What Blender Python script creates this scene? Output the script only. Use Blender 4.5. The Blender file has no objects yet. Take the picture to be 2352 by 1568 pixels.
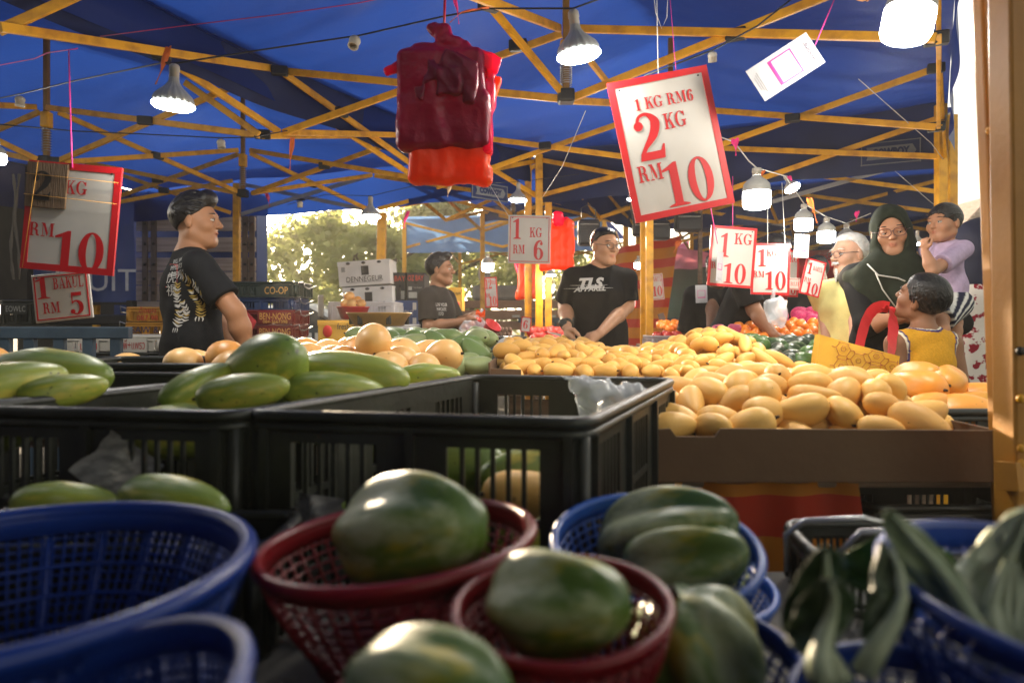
import bpy, bmesh, math, random
import numpy as np
from mathutils import Vector, Matrix, noise
from mathutils.bvhtree import BVHTree
random.seed(7)
R = math.radians
SC = bpy.context.scene
COL = SC.collection
# ---------------------------------------------------------------- camera, sky, sun, exposure
CZ, FPX, U0, V0 = 1.12, 1568.0, 1176.0, 740.0      # lens in units of a 2352 x 1568 picture, eye height 1.12 m
cam_d = bpy.data.cameras.new('camera'); cam = bpy.data.objects.new('camera', cam_d); COL.objects.link(cam)
cam.location = (0, 0, CZ); cam.rotation_euler = (R(90), 0, 0)
cam_d.lens = 24; cam_d.sensor_width = 36; cam_d.shift_y = -(784 - V0) / 2352.0
cam_d.clip_start = .02; cam_d.clip_end = 2000
cam_d.dof.use_dof = True; cam_d.dof.focus_distance = 2.75; cam_d.dof.aperture_fstop = 3.0
SC.camera = cam
SUN_AZ = Vector((-.343, .939, 0)).normalized(); SUN_EL = R(10.8)
w = bpy.data.worlds.new("World"); SC.world = w; w.use_nodes = True
nt = w.node_tree; bg = nt.nodes['Background']
sky = nt.nodes.new('ShaderNodeTexSky'); sky.sky_type = 'NISHITA'; sky.sun_disc = False
sky.sun_elevation = SUN_EL; sky.sun_rotation = math.atan2(SUN_AZ.x, SUN_AZ.y); sky.dust_density = 3.0; sky.air_density = 1.2
hs_ = nt.nodes.new('ShaderNodeHueSaturation'); hs_.inputs['Saturation'].default_value = .35; nt.links.new(sky.outputs[0], hs_.inputs['Color']); wm_ = nt.nodes.new('ShaderNodeMix'); wm_.data_type = 'RGBA'; wm_.blend_type = 'MULTIPLY'; wm_.inputs[0].default_value = 1; wm_.inputs[7].default_value = (1, .93, .80, 1); nt.links.new(hs_.outputs[0], wm_.inputs[6]); nt.links.new(wm_.outputs[2], bg.inputs[0]); bg.inputs[1].default_value = .15
sd = bpy.data.lights.new('sun', 'SUN'); sun = bpy.data.objects.new('sun', sd); COL.objects.link(sun)
sd.energy = 4.6; sd.angle = R(.6); sd.color = (1, .78, .52)
sdir = (SUN_AZ * math.cos(SUN_EL) + Vector((0, 0, math.sin(SUN_EL))))
sun.rotation_euler = sdir.to_track_quat('Z', 'Y').to_euler(); sun.location = (-8, 10, 9)
SC.view_settings.view_transform = 'Standard'; SC.view_settings.look = 'None'
SC.view_settings.exposure = 1.75; SC.view_settings.gamma = 1
SC.render.engine = 'CYCLES'
cy = SC.cycles; cy.use_denoising = True; cy.max_bounces = 8; cy.diffuse_bounces = 4; cy.transmission_bounces = 4
cy.transparent_max_bounces = 12; cy.sample_clamp_indirect = 6; cy.caustics_reflective = False; cy.caustics_refractive = False

# ---------------------------------------------------------------- helpers
def at(u, v, d): return Vector(((u - U0) / FPX * d, d, CZ + (V0 - v) / FPX * d))
def uz(u, v, z):
    d = (z - CZ) * FPX / (V0 - v); return Vector(((u - U0) / FPX * d, d, z))
def V(*a): return Vector(a)
_mats = {}
def M(name, col, rough=.5, metal=0., var=.12, scale=6., bump=0., bscale=60., trans=0., emit=None, estr=0., spec=.5, col2=None, rnd=0., coat=0., alpha=1., stretch=None, attr=None, sheen=0., thr=None, tcol=None, sub=0.):
    if name in _mats: return _mats[name]
    m = bpy.data.materials.new(name); m.use_nodes = True; t = m.node_tree; n = t.nodes; L = t.links
    b = n['Principled BSDF']; out = n['Material Output']
    b.inputs['Roughness'].default_value = rough; b.inputs['Metallic'].default_value = metal
    b.inputs['Specular IOR Level'].default_value = spec; b.inputs['Coat Weight'].default_value = coat
    b.inputs['Sheen Weight'].default_value = sheen; b.inputs['Alpha'].default_value = alpha
    if sub:
        b.inputs['Subsurface Weight'].default_value = sub; b.inputs['Subsurface Radius'].default_value = (.012, .006, .003); b.inputs['Subsurface Scale'].default_value = 1
    tc = n.new('ShaderNodeTexCoord'); vec = tc.outputs['Object']
    if stretch:
        mp = n.new('ShaderNodeMapping'); mp.inputs['Scale'].default_value = stretch; L.new(vec, mp.inputs['Vector']); vec = mp.outputs[0]
    c2 = col2 or tuple(max(0, min(1, x * (1 - var * 2.2))) for x in col)
    ns = n.new('ShaderNodeTexNoise'); ns.inputs['Scale'].default_value = scale; ns.inputs['Detail'].default_value = 5; L.new(vec, ns.inputs['Vector'])
    oi = n.new('ShaderNodeObjectInfo')
    rp = n.new('ShaderNodeValToRGB'); e = rp.color_ramp.elements
    lo, hi = thr or (.35, .68)
    e[0].position = lo; e[1].position = hi; e[0].color = (*col, 1); e[1].color = (*c2, 1)
    ad = n.new('ShaderNodeMath'); ad.operation = 'MULTIPLY_ADD'; L.new(oi.outputs['Random'], ad.inputs[0]); ad.inputs[1].default_value = rnd; L.new(ns.outputs['Fac'], ad.inputs[2])
    sb = n.new('ShaderNodeMath'); sb.operation = 'SUBTRACT'; L.new(ad.outputs[0], sb.inputs[0]); sb.inputs[1].default_value = rnd * .5
    L.new(sb.outputs[0], rp.inputs[0]); cs = rp.outputs[0]
    if attr:
        va = n.new('ShaderNodeVertexColor'); va.layer_name = attr
        mx = n.new('ShaderNodeMix'); mx.data_type = 'RGBA'; mx.blend_type = 'MULTIPLY'; mx.inputs[0].default_value = 1
        L.new(va.outputs[0], mx.inputs[6]); L.new(cs, mx.inputs[7]); cs = mx.outputs[2]
    L.new(cs, b.inputs['Base Color'])
    if bump:
        nb = n.new('ShaderNodeTexNoise'); nb.inputs['Scale'].default_value = bscale; nb.inputs['Detail'].default_value = 4; L.new(vec, nb.inputs['Vector'])
        bp = n.new('ShaderNodeBump'); bp.inputs['Strength'].default_value = bump; bp.inputs['Distance'].default_value = .01
        L.new(nb.outputs['Fac'], bp.inputs['Height']); L.new(bp.outputs[0], b.inputs['Normal'])
    if emit:
        b.inputs['Emission Color'].default_value = (*emit, 1); b.inputs['Emission Strength'].default_value = estr
    if trans:
        tr = n.new('ShaderNodeBsdfTranslucent'); mix = n.new('ShaderNodeMixShader'); mix.inputs[0].default_value = trans
        if tcol: tr.inputs[0].default_value = (*tcol, 1)
        else: L.new(cs, tr.inputs[0])
        L.new(b.outputs[0], mix.inputs[1]); L.new(tr.outputs[0], mix.inputs[2]); L.new(mix.outputs[0], out.inputs[0])
    _mats[name] = m; return m
def link(o): COL.objects.link(o); return o
def tag(o, label=None, cat=None, group=None, kind=None):
    if label: o['label'] = label
    if cat: o['category'] = cat
    if group: o['group'] = group
    if kind: o['kind'] = kind
    return o
def thing(name, label, cat, loc=(0, 0, 0), group=None, rot=None):
    o = link(bpy.data.objects.new(name, None)); o.location = loc; o.empty_display_size = .05
    if rot: o.rotation_euler = rot
    return tag(o, label, cat, group)
def woff(p):
    s = Vector((0, 0, 0))
    while p is not None: s += p.location; p = p.parent
    return s
def place(o, parent, world):
    if parent is not None:
        o.parent = parent
        if world: o.location = -woff(parent)
    return o
class MB:
    def __init__(s): s.v = []; s.f = []; s.mi = []; s.sm = []
    def add(s, vs, fs, mi=0, sm=False):
        b = len(s.v); s.v += [tuple(x) for x in vs]
        for f in fs: s.f.append(tuple(i + b for i in f)); s.mi.append(mi); s.sm.append(sm)
        return s
    def box(s, c, size, rot=None, mi=0):
        c = Vector(c); a, b, d = size[0] / 2, size[1] / 2, size[2] / 2
        vs = [Vector((x, y, z)) for x in (-a, a) for y in (-b, b) for z in (-d, d)]
        if rot is not None: vs = [rot @ x for x in vs]
        return s.add([c + x for x in vs], [(0, 1, 3, 2), (4, 6, 7, 5), (0, 4, 5, 1), (2, 3, 7, 6), (0, 2, 6, 4), (1, 5, 7, 3)], mi)
    def beam(s, p, q, wd, ht, mi=0, up=(0, 0, 1)):
        p = Vector(p); q = Vector(q); ax = (q - p).normalized(); sd_ = ax.cross(Vector(up))
        if sd_.length < 1e-4: sd_ = ax.cross(Vector((0, 1, 0)))
        sd_.normalize(); u_ = sd_.cross(ax)
        m = Matrix((ax, sd_, u_)).transposed()
        return s.box((p + q) / 2, ((q - p).length, wd, ht), m, mi)
    def tube(s, pts, r, n=8, mi=0, closed=False):
        pts = [Vector(p) for p in pts]; N = len(pts); rs = r if isinstance(r, (list, tuple)) else [r] * N
        vs = []; prev = None
        for i, p in enumerate(pts):
            if closed: t = pts[(i + 1) % N] - pts[i - 1]
            else: t = pts[min(i + 1, N - 1)] - pts[max(i - 1, 0)]
            t.normalize()
            a = prev if prev is not None else (Vector((0, 0, 1)) if abs(t.z) < .9 else Vector((1, 0, 0)))
            x = a - t * a.dot(t)
            if x.length < 1e-5: x = t.orthogonal()
            x.normalize(); prev = x; y = t.cross(x)
            for k in range(n):
                an = 2 * math.pi * k / n; vs.append(p + (x * math.cos(an) + y * math.sin(an)) * rs[i])
        fs = []
        for i in range(N if closed else N - 1):
            j = (i + 1) % N
            for k in range(n): fs.append((i * n + k, i * n + (k + 1) % n, j * n + (k + 1) % n, j * n + k))
        if not closed: fs += [tuple(range(n))[::-1], tuple(range((N - 1) * n, N * n))]
        return s.add(vs, fs, mi, True)
    def lathe(s, prof, mat=None, n=24, mi=0, fn=None, sm=True, caps=True):
        vs = []
        for r, z in prof:
            for k in range(n):
                a = 2 * math.pi * k / n; rr = r * (fn(a, z) if fn else 1)
                p = Vector((rr * math.cos(a), rr * math.sin(a), z)); vs.append(mat @ p if mat is not None else p)
        fs = []
        for i in range(len(prof) - 1):
            for k in range(n): fs.append((i * n + k, i * n + (k + 1) % n, (i + 1) * n + (k + 1) % n, (i + 1) * n + k))
        if caps and prof[0][0] > 1e-6: fs.append(tuple(range(n))[::-1])
        if caps and prof[-1][0] > 1e-6: fs.append(tuple(range((len(prof) - 1) * n, len(prof) * n)))
        return s.add(vs, fs, mi, sm)
    def ell(s, c, r, mi=0, nu=14, nv=9, rot=None):
        m = Matrix.Translation(Vector(c)) @ (rot.to_4x4() if rot is not None else Matrix()) @ Matrix.Diagonal((r[0], r[1], r[2], 1))
        pr = [(max(1e-7, math.sin(math.pi * i / nv)), -math.cos(math.pi * i / nv)) for i in range(nv + 1)]
        return s.lathe(pr, m, nu, mi)
    def grid(s, fn, nu, nv, mi=0, sm=True):
        vs = [fn(i / nu, j / nv) for i in range(nu + 1) for j in range(nv + 1)]
        fs = [(i * (nv + 1) + j, (i + 1) * (nv + 1) + j, (i + 1) * (nv + 1) + j + 1, i * (nv + 1) + j + 1) for i in range(nu) for j in range(nv)]
        return s.add(vs, fs, mi, sm)
    def prism(s, poly, mat, th, mi=0):      # 2-D outline in the local xz plane, thickness along local y
        n = len(poly)
        vs = [mat @ Vector((x, -th / 2, z)) for x, z in poly] + [mat @ Vector((x, th / 2, z)) for x, z in poly]
        fs = [tuple(range(n)), tuple(range(n, 2 * n))[::-1]] + [(i, i + n, (i + 1) % n + n, (i + 1) % n) for i in range(n)]
        return s.add(vs, fs, mi)
    def build(s, name, mats, parent=None, world=True, bev=0., sub=0, solid=0.):
        me = bpy.data.meshes.new(name); me.from_pydata(s.v, [], s.f)
        mats = mats if isinstance(mats, (list, tuple)) else [mats]
        for m in mats: me.materials.append(m)
        me.polygons.foreach_set('material_index', s.mi); me.polygons.foreach_set('use_smooth', s.sm); me.update()
        o = link(bpy.data.objects.new(name, me)); place(o, parent, world)
        if solid: q = o.modifiers.new('thick', 'SOLIDIFY'); q.thickness = solid; q.offset = 0
        if bev: q = o.modifiers.new('bevel', 'BEVEL'); q.width = bev; q.segments = 2; q.limit_method = 'ANGLE'; q.harden_normals = False
        if sub: q = o.modifiers.new('smooth', 'SUBSURF'); q.levels = sub; q.render_levels = sub
        return o
def copy_tree(o, parent=None):
    c = o.copy(); link(c)
    if parent is not None: c.parent = parent
    for ch in o.children: copy_tree(ch, c)
    return c
def text_mesh(body, size, align='CENTER', shear=0., space=1., bold=0.):
    cu = bpy.data.curves.new('text', 'FONT'); cu.body = body; cu.size = size; cu.align_x = align; cu.align_y = 'CENTER'; cu.shear = shear
    cu.space_character = space; cu.offset = bold; cu.resolution_u = 3
    o = bpy.data.objects.new('text', cu); COL.objects.link(o)
    dg = bpy.context.evaluated_depsgraph_get(); me = bpy.data.meshes.new_from_object(o.evaluated_get(dg))
    vs = [v.co.copy() for v in me.vertices]; fs = [tuple(p.vertices) for p in me.polygons]
    bpy.data.objects.remove(o); bpy.data.meshes.remove(me); bpy.data.curves.remove(cu)
    return vs, fs
def add_text(mb, body, size, mat, mi=0, wfit=None, **k):     # text plane: local x right, local z up, lies at local y = 0
    vs, fs = text_mesh(body, size, **k)
    if not vs: return
    sx = 1
    if wfit:
        ww = max(v.x for v in vs) - min(v.x for v in vs); sx = wfit / max(ww, 1e-6)
    mb.add([mat @ Vector((v.x * sx, 0, v.y)) for v in vs], fs, mi)
def frame(o, yaw=0., roll=0., pitch=0.):    # local x right, y away from the viewer, z up
    return Matrix.Translation(Vector(o)) @ Matrix.Rotation(R(yaw), 4, 'Z') @ Matrix.Rotation(R(pitch), 4, 'X') @ Matrix.Rotation(R(-roll), 4, 'Y')
# ---- slab-serif digits and capitals of the price boards, drawn as strips and rings (unit height, x from 0)
def _stroke(pts, ws, n=6):
    P = [Vector((a, b)) for a, b in pts]; out = []; N = len(P)
    for i in range(N - 1):
        p0 = P[max(i - 1, 0)]; p1 = P[i]; p2 = P[i + 1]; p3 = P[min(i + 2, N - 1)]
        for k in range(n):
            t = k / n
            out.append((.5 * ((2 * p1) + (p2 - p0) * t + (2 * p0 - 5 * p1 + 4 * p2 - p3) * t * t + (3 * p1 - p0 - 3 * p2 + p3) * t ** 3), ws[i] + (ws[i + 1] - ws[i]) * t))
    out.append((P[-1], ws[-1])); vs = []; fs = []
    for i, (p, wd) in enumerate(out):
        a = out[max(i - 1, 0)][0]; b = out[min(i + 1, len(out) - 1)][0]; t = (b - a).normalized(); nn = Vector((-t.y, t.x)) * wd / 2
        vs += [p + nn, p - nn]
    for i in range(len(out) - 1): fs.append((2 * i, 2 * i + 1, 2 * i + 3, 2 * i + 2))
    return vs, fs
def _ring(cx, cy, ro, ri, a0=0, a1=360, n=28):
    vs = []; fs = []; full = abs(a1 - a0) >= 360
    for k in range(n + 1):
        a = R(a0 + (a1 - a0) * k / n)
        vs += [Vector((cx + ro[0] * math.cos(a), cy + ro[1] * math.sin(a))), Vector((cx + ri[0] * math.cos(a), cy + ri[1] * math.sin(a)))]
    for k in range(n): fs.append((2 * k, 2 * k + 1, 2 * k + 3, 2 * k + 2))
    return vs, fs
def _r(x0, y0, x1, y1): return [Vector((x0, y0)), Vector((x1, y0)), Vector((x1, y1)), Vector((x0, y1))], [(0, 1, 2, 3)]
def _p(*p): return [Vector(q) for q in p], [tuple(range(len(p)))]
def _dot(cx, cy, r): return [Vector((cx + r * math.cos(i * .5236), cy + r * math.sin(i * .5236))) for i in range(12)], [tuple(range(12))]
GLY = {
 '1': (.5, [_p((.17, .03), (.37, .03), (.37, 1), (.30, 1), (.17, .93)), _p((.0, .80), (.17, .83), (.17, .93), (.0, .85)), _p((.02, 0), (.52, 0), (.52, .03), (.37, .08), (.17, .08), (.02, .03))]),
 '0': (.62, [_ring(.3, .5, (.3, .51), (.12, .46))]),
 '2': (.6, [_stroke([(.09, .74), (.16, .93), (.34, .965), (.48, .78), (.4, .52), (.2, .28), (.1, .12)], [.08, .06, .07, .2, .18, .09, .08]), _dot(.12, .74, .1), _p((.03, 0), (.56, 0), (.6, .3), (.56, .3), (.5, .17), (.07, .17))]),
 '5': (.58, [_r(.1, .84, .52, 1.0), _r(.1, .5, .15, .84), _stroke([(.12, .54), (.28, .62), (.46, .48), (.47, .22), (.3, .04), (.1, .1)], [.05, .07, .17, .18, .07, .05]), _dot(.12, .16, .1)]),
 '6': (.6, [_ring(.31, .3, (.28, .31), (.11, .26)), _stroke([(.13, .3), (.12, .6), (.22, .87), (.42, .965), (.5, .88)], [.2, .2, .14, .06, .05]), _dot(.47, .82, .085)]),
 'K': (.78, [_r(.1, .0, .27, 1), _r(.0, 0, .37, .07), _r(.0, .93, .37, 1), _stroke([(.27, .42), (.62, .95)], [.07, .07], 1), _p((.36, .6), (.46, .7), (.74, .05), (.55, .05)), _r(.47, 0, .8, .07), _r(.5, .93, .76, 1)]),
 'G': (.8, [_ring(.4, .5, (.4, .51), (.22, .46), 38, 330), _r(.56, .05, .73, .42), _r(.46, .36, .82, .44), _p((.68, .98), (.73, .98), (.73, .66), (.68, .66), (.6, .86))]),
 'R': (.82, [_r(.1, 0, .27, 1), _r(0, 0, .37, .07), _r(0, .93, .37, 1), _ring(.37, .745, (.28, .255), (.11, .2), -90, 90), _r(.27, .93, .38, 1), _r(.27, .49, .38, .55), _stroke([(.42, .5), (.58, .4), (.62, .12), (.78, .04)], [.1, .17, .15, .07])]),
 'M': (1.0, [_r(.12, 0, .17, 1), _r(0, 0, .3, .07), _p((.0, 1), (.28, 1), (.53, .25), (.46, .0), (.12, .93), (0, .93)), _p((.46, .0), (.53, .25), (.75, 1), (.7, 1)), _r(.72, 0, .9, 1), _r(.62, 0, 1.0, .07), _r(.72, .93, 1.0, 1)]),
 'B': (.74, [_r(.1, 0, .27, 1), _r(0, 0, .12, .07), _r(0, .93, .12, 1), _ring(.35, .75, (.29, .25), (.12, .19), -90, 90), _ring(.36, .27, (.34, .27), (.16, .2), -90, 90), _r(.25, .93, .36, 1), _r(.25, .485, .38, .55), _r(.25, 0, .37, .07)]),
 'A': (.84, [_stroke([(.12, .04), (.42, 1)], [.06, .06], 1), _p((.36, 1), (.46, 1), (.78, .05), (.58, .05)), _r(.2, .3, .6, .36), _r(0, 0, .26, .07), _r(.5, 0, .86, .07)]),
 'U': (.8, [_r(.1, .3, .27, 1), _r(0, .93, .37, 1), _r(.62, .3, .67, 1), _r(.52, .93, .8, 1), _ring(.385, .31, (.285, .32), (.235, .24), 180, 360)]),
 'L': (.68, [_r(.1, 0, .27, 1), _r(0, .93, .38, 1), _r(0, 0, .64, .07), _p((.58, .07), (.64, .07), (.67, .32), (.62, .32), (.5, .07))]),
 'I': (.38, [_r(.1, 0, .27, 1), _r(0, .93, .37, 1), _r(0, 0, .37, .07)]),
 'J': (.52, [_r(.25, .28, .42, 1), _r(.15, .93, .52, 1), _stroke([(.335, .3), (.31, .08), (.18, .02), (.08, .14)], [.17, .15, .07, .05]), _dot(.11, .17, .09)]),
 'T': (.72, [_r(.27, 0, .44, 1), _r(.15, 0, .56, .07), _r(.02, .93, .69, 1), _r(.02, .7, .08, .93), _r(.63, .7, .69, .93)]),
 ' ': (.3, []),
}
def serif(mb, s, x, y, h, mat, mi=0, cond=1., gap=.08):       # left edge x, baseline y; returns the right edge
    lift = 0
    for ch in s:
        wd, prims = GLY[ch]
        for vs, fs in prims:
            lift = (lift + 1) % 9
            mb.add([mat @ Vector((x + p.x * h * cond, -.00015 * lift, y + p.y * h)) for p in vs], fs, mi)
        x += (wd + gap) * h * cond
    return x
# ---- smooth solids: a signed distance field meshed with surface nets (bodies, clothes, hair, bags)
class Field:
    def __init__(s, lo, hi, h):
        s.lo = np.array(lo, dtype=np.float32); s.h = h; n = np.ceil((np.array(hi) - s.lo) / h).astype(int) + 1
        s.ax = [s.lo[i] + h * np.arange(n[i], dtype=np.float32) for i in range(3)]; s.d = np.full(tuple(n), 1., dtype=np.float32)
    def _win(s, lo, hi):
        sl = []
        for i in range(3):
            a = int(max(0, math.floor((lo[i] - s.lo[i]) / s.h))); b = int(min(s.d.shape[i], math.ceil((hi[i] - s.lo[i]) / s.h) + 1))
            if b <= a: return None
            sl.append(slice(a, b))
        return tuple(sl)
    def _g(s, sl): return s.ax[0][sl[0]][:, None, None], s.ax[1][sl[1]][None, :, None], s.ax[2][sl[2]][None, None, :]
    def _mix(s, sl, e, k, sub):
        a = s.d[sl]
        if sub:
            e = -e; hh = np.clip(.5 - .5 * (a - e) / k, 0, 1) if k else None
            s.d[sl] = (a * (1 - hh) + e * hh + k * hh * (1 - hh)) if k else np.maximum(a, e)
        else:
            if k:
                hh = np.clip(.5 + .5 * (a - e) / k, 0, 1); s.d[sl] = a * (1 - hh) + e * hh - k * hh * (1 - hh)
            else: s.d[sl] = np.minimum(a, e)
    def cone(s, p, q, r1, r2=None, k=.01, sub=False, flat=False):
        r2 = r1 if r2 is None else r2; p = np.array(p, dtype=np.float32); q = np.array(q, dtype=np.float32); m = max(r1, r2) + 2 * k + 3 * s.h
        sl = s._win(np.minimum(p, q) - m, np.maximum(p, q) + m)
        if sl is None: return s
        x, y, z = s._g(sl); ab = q - p; L2 = max(float(ab @ ab), 1e-9)
        tr = ((x - p[0]) * ab[0] + (y - p[1]) * ab[1] + (z - p[2]) * ab[2]) / L2; t = np.clip(tr, 0, 1)
        e = np.sqrt((x - p[0] - t * ab[0]) ** 2 + (y - p[1] - t * ab[1]) ** 2 + (z - p[2] - t * ab[2]) ** 2) - (r1 + (r2 - r1) * t)
        if flat: e = np.maximum(e, (tr - 1) * math.sqrt(L2))
        s._mix(sl, e, k, sub); return s
    def ell(s, c, r, rot=None, k=.01, sub=False):
        c = np.array(c, dtype=np.float32); m = max(r) + 2 * k + 3 * s.h; sl = s._win(c - m, c + m)
        if sl is None: return s
        x, y, z = s._g(sl); x = x - c[0]; y = y - c[1]; z = z - c[2]
        if rot is not None:
            A = np.array(rot.to_3x3().transposed(), dtype=np.float32)
            x, y, z = A[0, 0] * x + A[0, 1] * y + A[0, 2] * z, A[1, 0] * x + A[1, 1] * y + A[1, 2] * z, A[2, 0] * x + A[2, 1] * y + A[2, 2] * z
        k0 = np.sqrt((x / r[0]) ** 2 + (y / r[1]) ** 2 + (z / r[2]) ** 2); k1 = np.sqrt((x / r[0] ** 2) ** 2 + (y / r[1] ** 2) ** 2 + (z / r[2] ** 2) ** 2)
        e = k0 * (k0 - 1) / np.maximum(k1, 1e-6); s._mix(sl, e, k, sub); return s
    def boxr(s, c, hf, r, rot=None, k=.01, sub=False):
        c = np.array(c, dtype=np.float32); m = float(np.linalg.norm(hf)) + 2 * k + 3 * s.h; sl = s._win(c - m, c + m)
        if sl is None: return s
        x, y, z = s._g(sl); x = x - c[0]; y = y - c[1]; z = z - c[2]
        if rot is not None:
            A = np.array(rot.to_3x3().transposed(), dtype=np.float32)
            x, y, z = A[0, 0] * x + A[0, 1] * y + A[0, 2] * z, A[1, 0] * x + A[1, 1] * y + A[1, 2] * z, A[2, 0] * x + A[2, 1] * y + A[2, 2] * z
        qx, qy, qz = np.abs(x) - hf[0] + r, np.abs(y) - hf[1] + r, np.abs(z) - hf[2] + r
        e = np.sqrt(np.maximum(qx, 0) ** 2 + np.maximum(qy, 0) ** 2 + np.maximum(qz, 0) ** 2) + np.minimum(np.maximum(qx, np.maximum(qy, qz)), 0) - r
        s._mix(sl, e, k, sub); return s
    def cut(s, p, n, k=0.):                     # removes the half-space on the side of n
        x, y, z = s.ax[0][:, None, None], s.ax[1][None, :, None], s.ax[2][None, None, :]; n = Vector(n).normalized()
        e = (x - p[0]) * n[0] + (y - p[1]) * n[1] + (z - p[2]) * n[2]; s.d = np.maximum(s.d, e); return s
    def wrinkle(s, amp, fr, seed=0, st=(1, 1, 1)):
        rg = np.random.RandomState(seed); x, y, z = s.ax[0][:, None, None], s.ax[1][None, :, None], s.ax[2][None, None, :]
        for i in range(5):
            a = rg.normal(size=3) * fr * st; b = rg.normal(size=3) * fr * .6; ph = rg.uniform(0, 6, 2)
            s.d = s.d + (amp / 3 * np.sin(a[0] * x + a[1] * y + a[2] * z + ph[0] + 1.6 * np.sin(b[0] * x + b[1] * y + b[2] * z + ph[1]))).astype(np.float32)
        return s
    def crease(s, amp, fr, seed=0, st=(1, 1, 1)):
        rg = np.random.RandomState(seed); x, y, z = s.ax[0][:, None, None], s.ax[1][None, :, None], s.ax[2][None, None, :]
        for i in range(6):
            a = rg.normal(size=3) * fr * st; b = rg.normal(size=3) * fr * .5; ph = rg.uniform(0, 6, 2)
            s.d = s.d + (amp / 2 * (np.abs(np.sin(a[0] * x + a[1] * y + a[2] * z + ph[0] + 2.2 * np.sin(b[0] * x + b[1] * y + b[2] * z + ph[1]))) - .5)).astype(np.float32)
        return s
    def mesh(s):
        d = s.d; d[0], d[-1] = 1, 1; d[:, 0], d[:, -1] = 1, 1; d[:, :, 0], d[:, :, -1] = 1, 1
        ins = d < 0; nx, ny, nz = d.shape
        cnt = sum(ins[i:nx - 1 + i, j:ny - 1 + j, k:nz - 1 + k].astype(np.int8) for i in (0, 1) for j in (0, 1) for k in (0, 1))
        act = np.argwhere((cnt > 0) & (cnt < 8)); N = len(act)
        idx = np.full((nx - 1, ny - 1, nz - 1), -1, dtype=np.int32); idx[act[:, 0], act[:, 1], act[:, 2]] = np.arange(N)
        cor = np.array([(i, j, k) for i in (0, 1) for j in (0, 1) for k in (0, 1)])
        val = np.stack([d[act[:, 0] + c[0], act[:, 1] + c[1], act[:, 2] + c[2]] for c in cor], 1)
        acc = np.zeros((N, 3)); num = np.zeros((N, 1))
        for a in range(8):
            for b in range(a + 1, 8):
                if np.abs(cor[a] - cor[b]).sum() != 1: continue
                va, vb = val[:, a], val[:, b]; m = (va < 0) != (vb < 0); t = np.where(m, va / np.where(m, va - vb, 1), 0)[:, None]
                acc += np.where(m[:, None], cor[a] + (cor[b] - cor[a]) * t, 0); num += m[:, None]
        vs = s.lo + s.h * (act + acc / np.maximum(num, 1)); F = []
        for ax in range(3):
            o1, o2 = [(1, 2), (2, 0), (0, 1)][ax]; lo = [slice(1, n - 1) for n in d.shape]; A = list(lo); B = list(lo)
            A[ax] = slice(1, d.shape[ax] - 2); B[ax] = slice(2, d.shape[ax] - 1)
            ia, ib = ins[tuple(A)], ins[tuple(B)]
            for sg in (0, 1):
                e = np.argwhere((ia & ~ib) if sg == 0 else (~ia & ib)) + 1
                if not len(e): continue
                def c(p, q):
                    t = e.copy(); t[:, o1] -= p; t[:, o2] -= q; return idx[t[:, 0], t[:, 1], t[:, 2]]
                qd = np.stack([c(1, 1), c(0, 1), c(0, 0), c(1, 0)], 1); F.append(qd if sg == 0 else qd[:, ::-1])
        return vs, np.concatenate(F) if F else np.zeros((0, 4), int)
def np_obj(name, vs, F, mat, parent=None, world=True, mtx=None, colors=None, smooth_iter=0):
    if mtx is not None:
        A = np.array(mtx); vs = vs @ A[:3, :3].T + A[:3, 3]
    me = bpy.data.meshes.new(name); me.vertices.add(len(vs)); me.vertices.foreach_set('co', np.asarray(vs, dtype=np.float32).ravel())
    me.loops.add(F.size); me.loops.foreach_set('vertex_index', F.ravel().astype(np.int32)); me.polygons.add(len(F))
    me.polygons.foreach_set('loop_start', np.arange(0, F.size, 4, dtype=np.int32))
    me.polygons.foreach_set('use_smooth', np.ones(len(F), dtype=bool)); me.update(calc_edges=True)
    if colors is not None:
        ca = me.color_attributes.new('tint', 'FLOAT_COLOR', 'POINT'); ca.data.foreach_set('color', np.concatenate([colors, np.ones((len(colors), 1))], 1).astype(np.float32).ravel())
    mats = mat if isinstance(mat, (list, tuple)) else [mat]
    for m in mats: me.materials.append(m)
    o = link(bpy.data.objects.new(name, me)); place(o, parent, world)
    if smooth_iter: q = o.modifiers.new('relax', 'SMOOTH'); q.factor = .5; q.iterations = smooth_iter
    return o
# ---- materials shared by many things
MT = dict(
 yellow=M('yellow_paint', (.76, .37, .010), .42, 0, .16, 14, .12, 60, col2=(.45, .19, .010), thr=(.45, .75)),
 grey_steel=M('galvanised_steel', (.42, .4, .36), .4, .6),
 black_plastic=M('black_plastic', (.026, .029, .022), .42, 0, .25, 9, .12, 50, col2=(.013, .014, .011)),
 bracket=M('black_bracket', (.012, .012, .012), .5),
 tarp=M('blue_tarpaulin', (.015, .050, .27), .42, 0, .18, 1.6, .5, 9, trans=.45, tcol=(.011, .046, .27), col2=(.006, .022, .15), thr=(.32, .75)),
 navy=M('navy_valance', (.007, .020, .10), .6, 0, .2, 3, .3, 8, trans=.12),
 white=M('white_board', (.48, .465, .43), .45, 0, .06, 5, col2=(.39, .37, .335)),
 red=M('red_print', (.50, .006, .011), .45, 0, .08, 8),
 pink=M('pink_string', (.75, .05, .28), .6), whitestr=M('white_string', (.7, .68, .62), .7), cable=M('black_cable', (.012, .012, .014), .5),
 orange_tie=M('orange_tie', (.75, .16, .03), .5, trans=.35), pink_tie=M('pink_tie', (.75, .03, .2), .5, trans=.35),
 card=M('cardboard', (.135, .075, .036), .85, 0, .12, 4, .15, 30, col2=(.10, .053, .026)),
 steel=M('steel', (.5, .5, .5), .3, .9), wood=M('old_wood', (.25, .17, .11), .8, 0, .25, 5, .3, 20, stretch=(1, 1, 8)),
)
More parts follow.
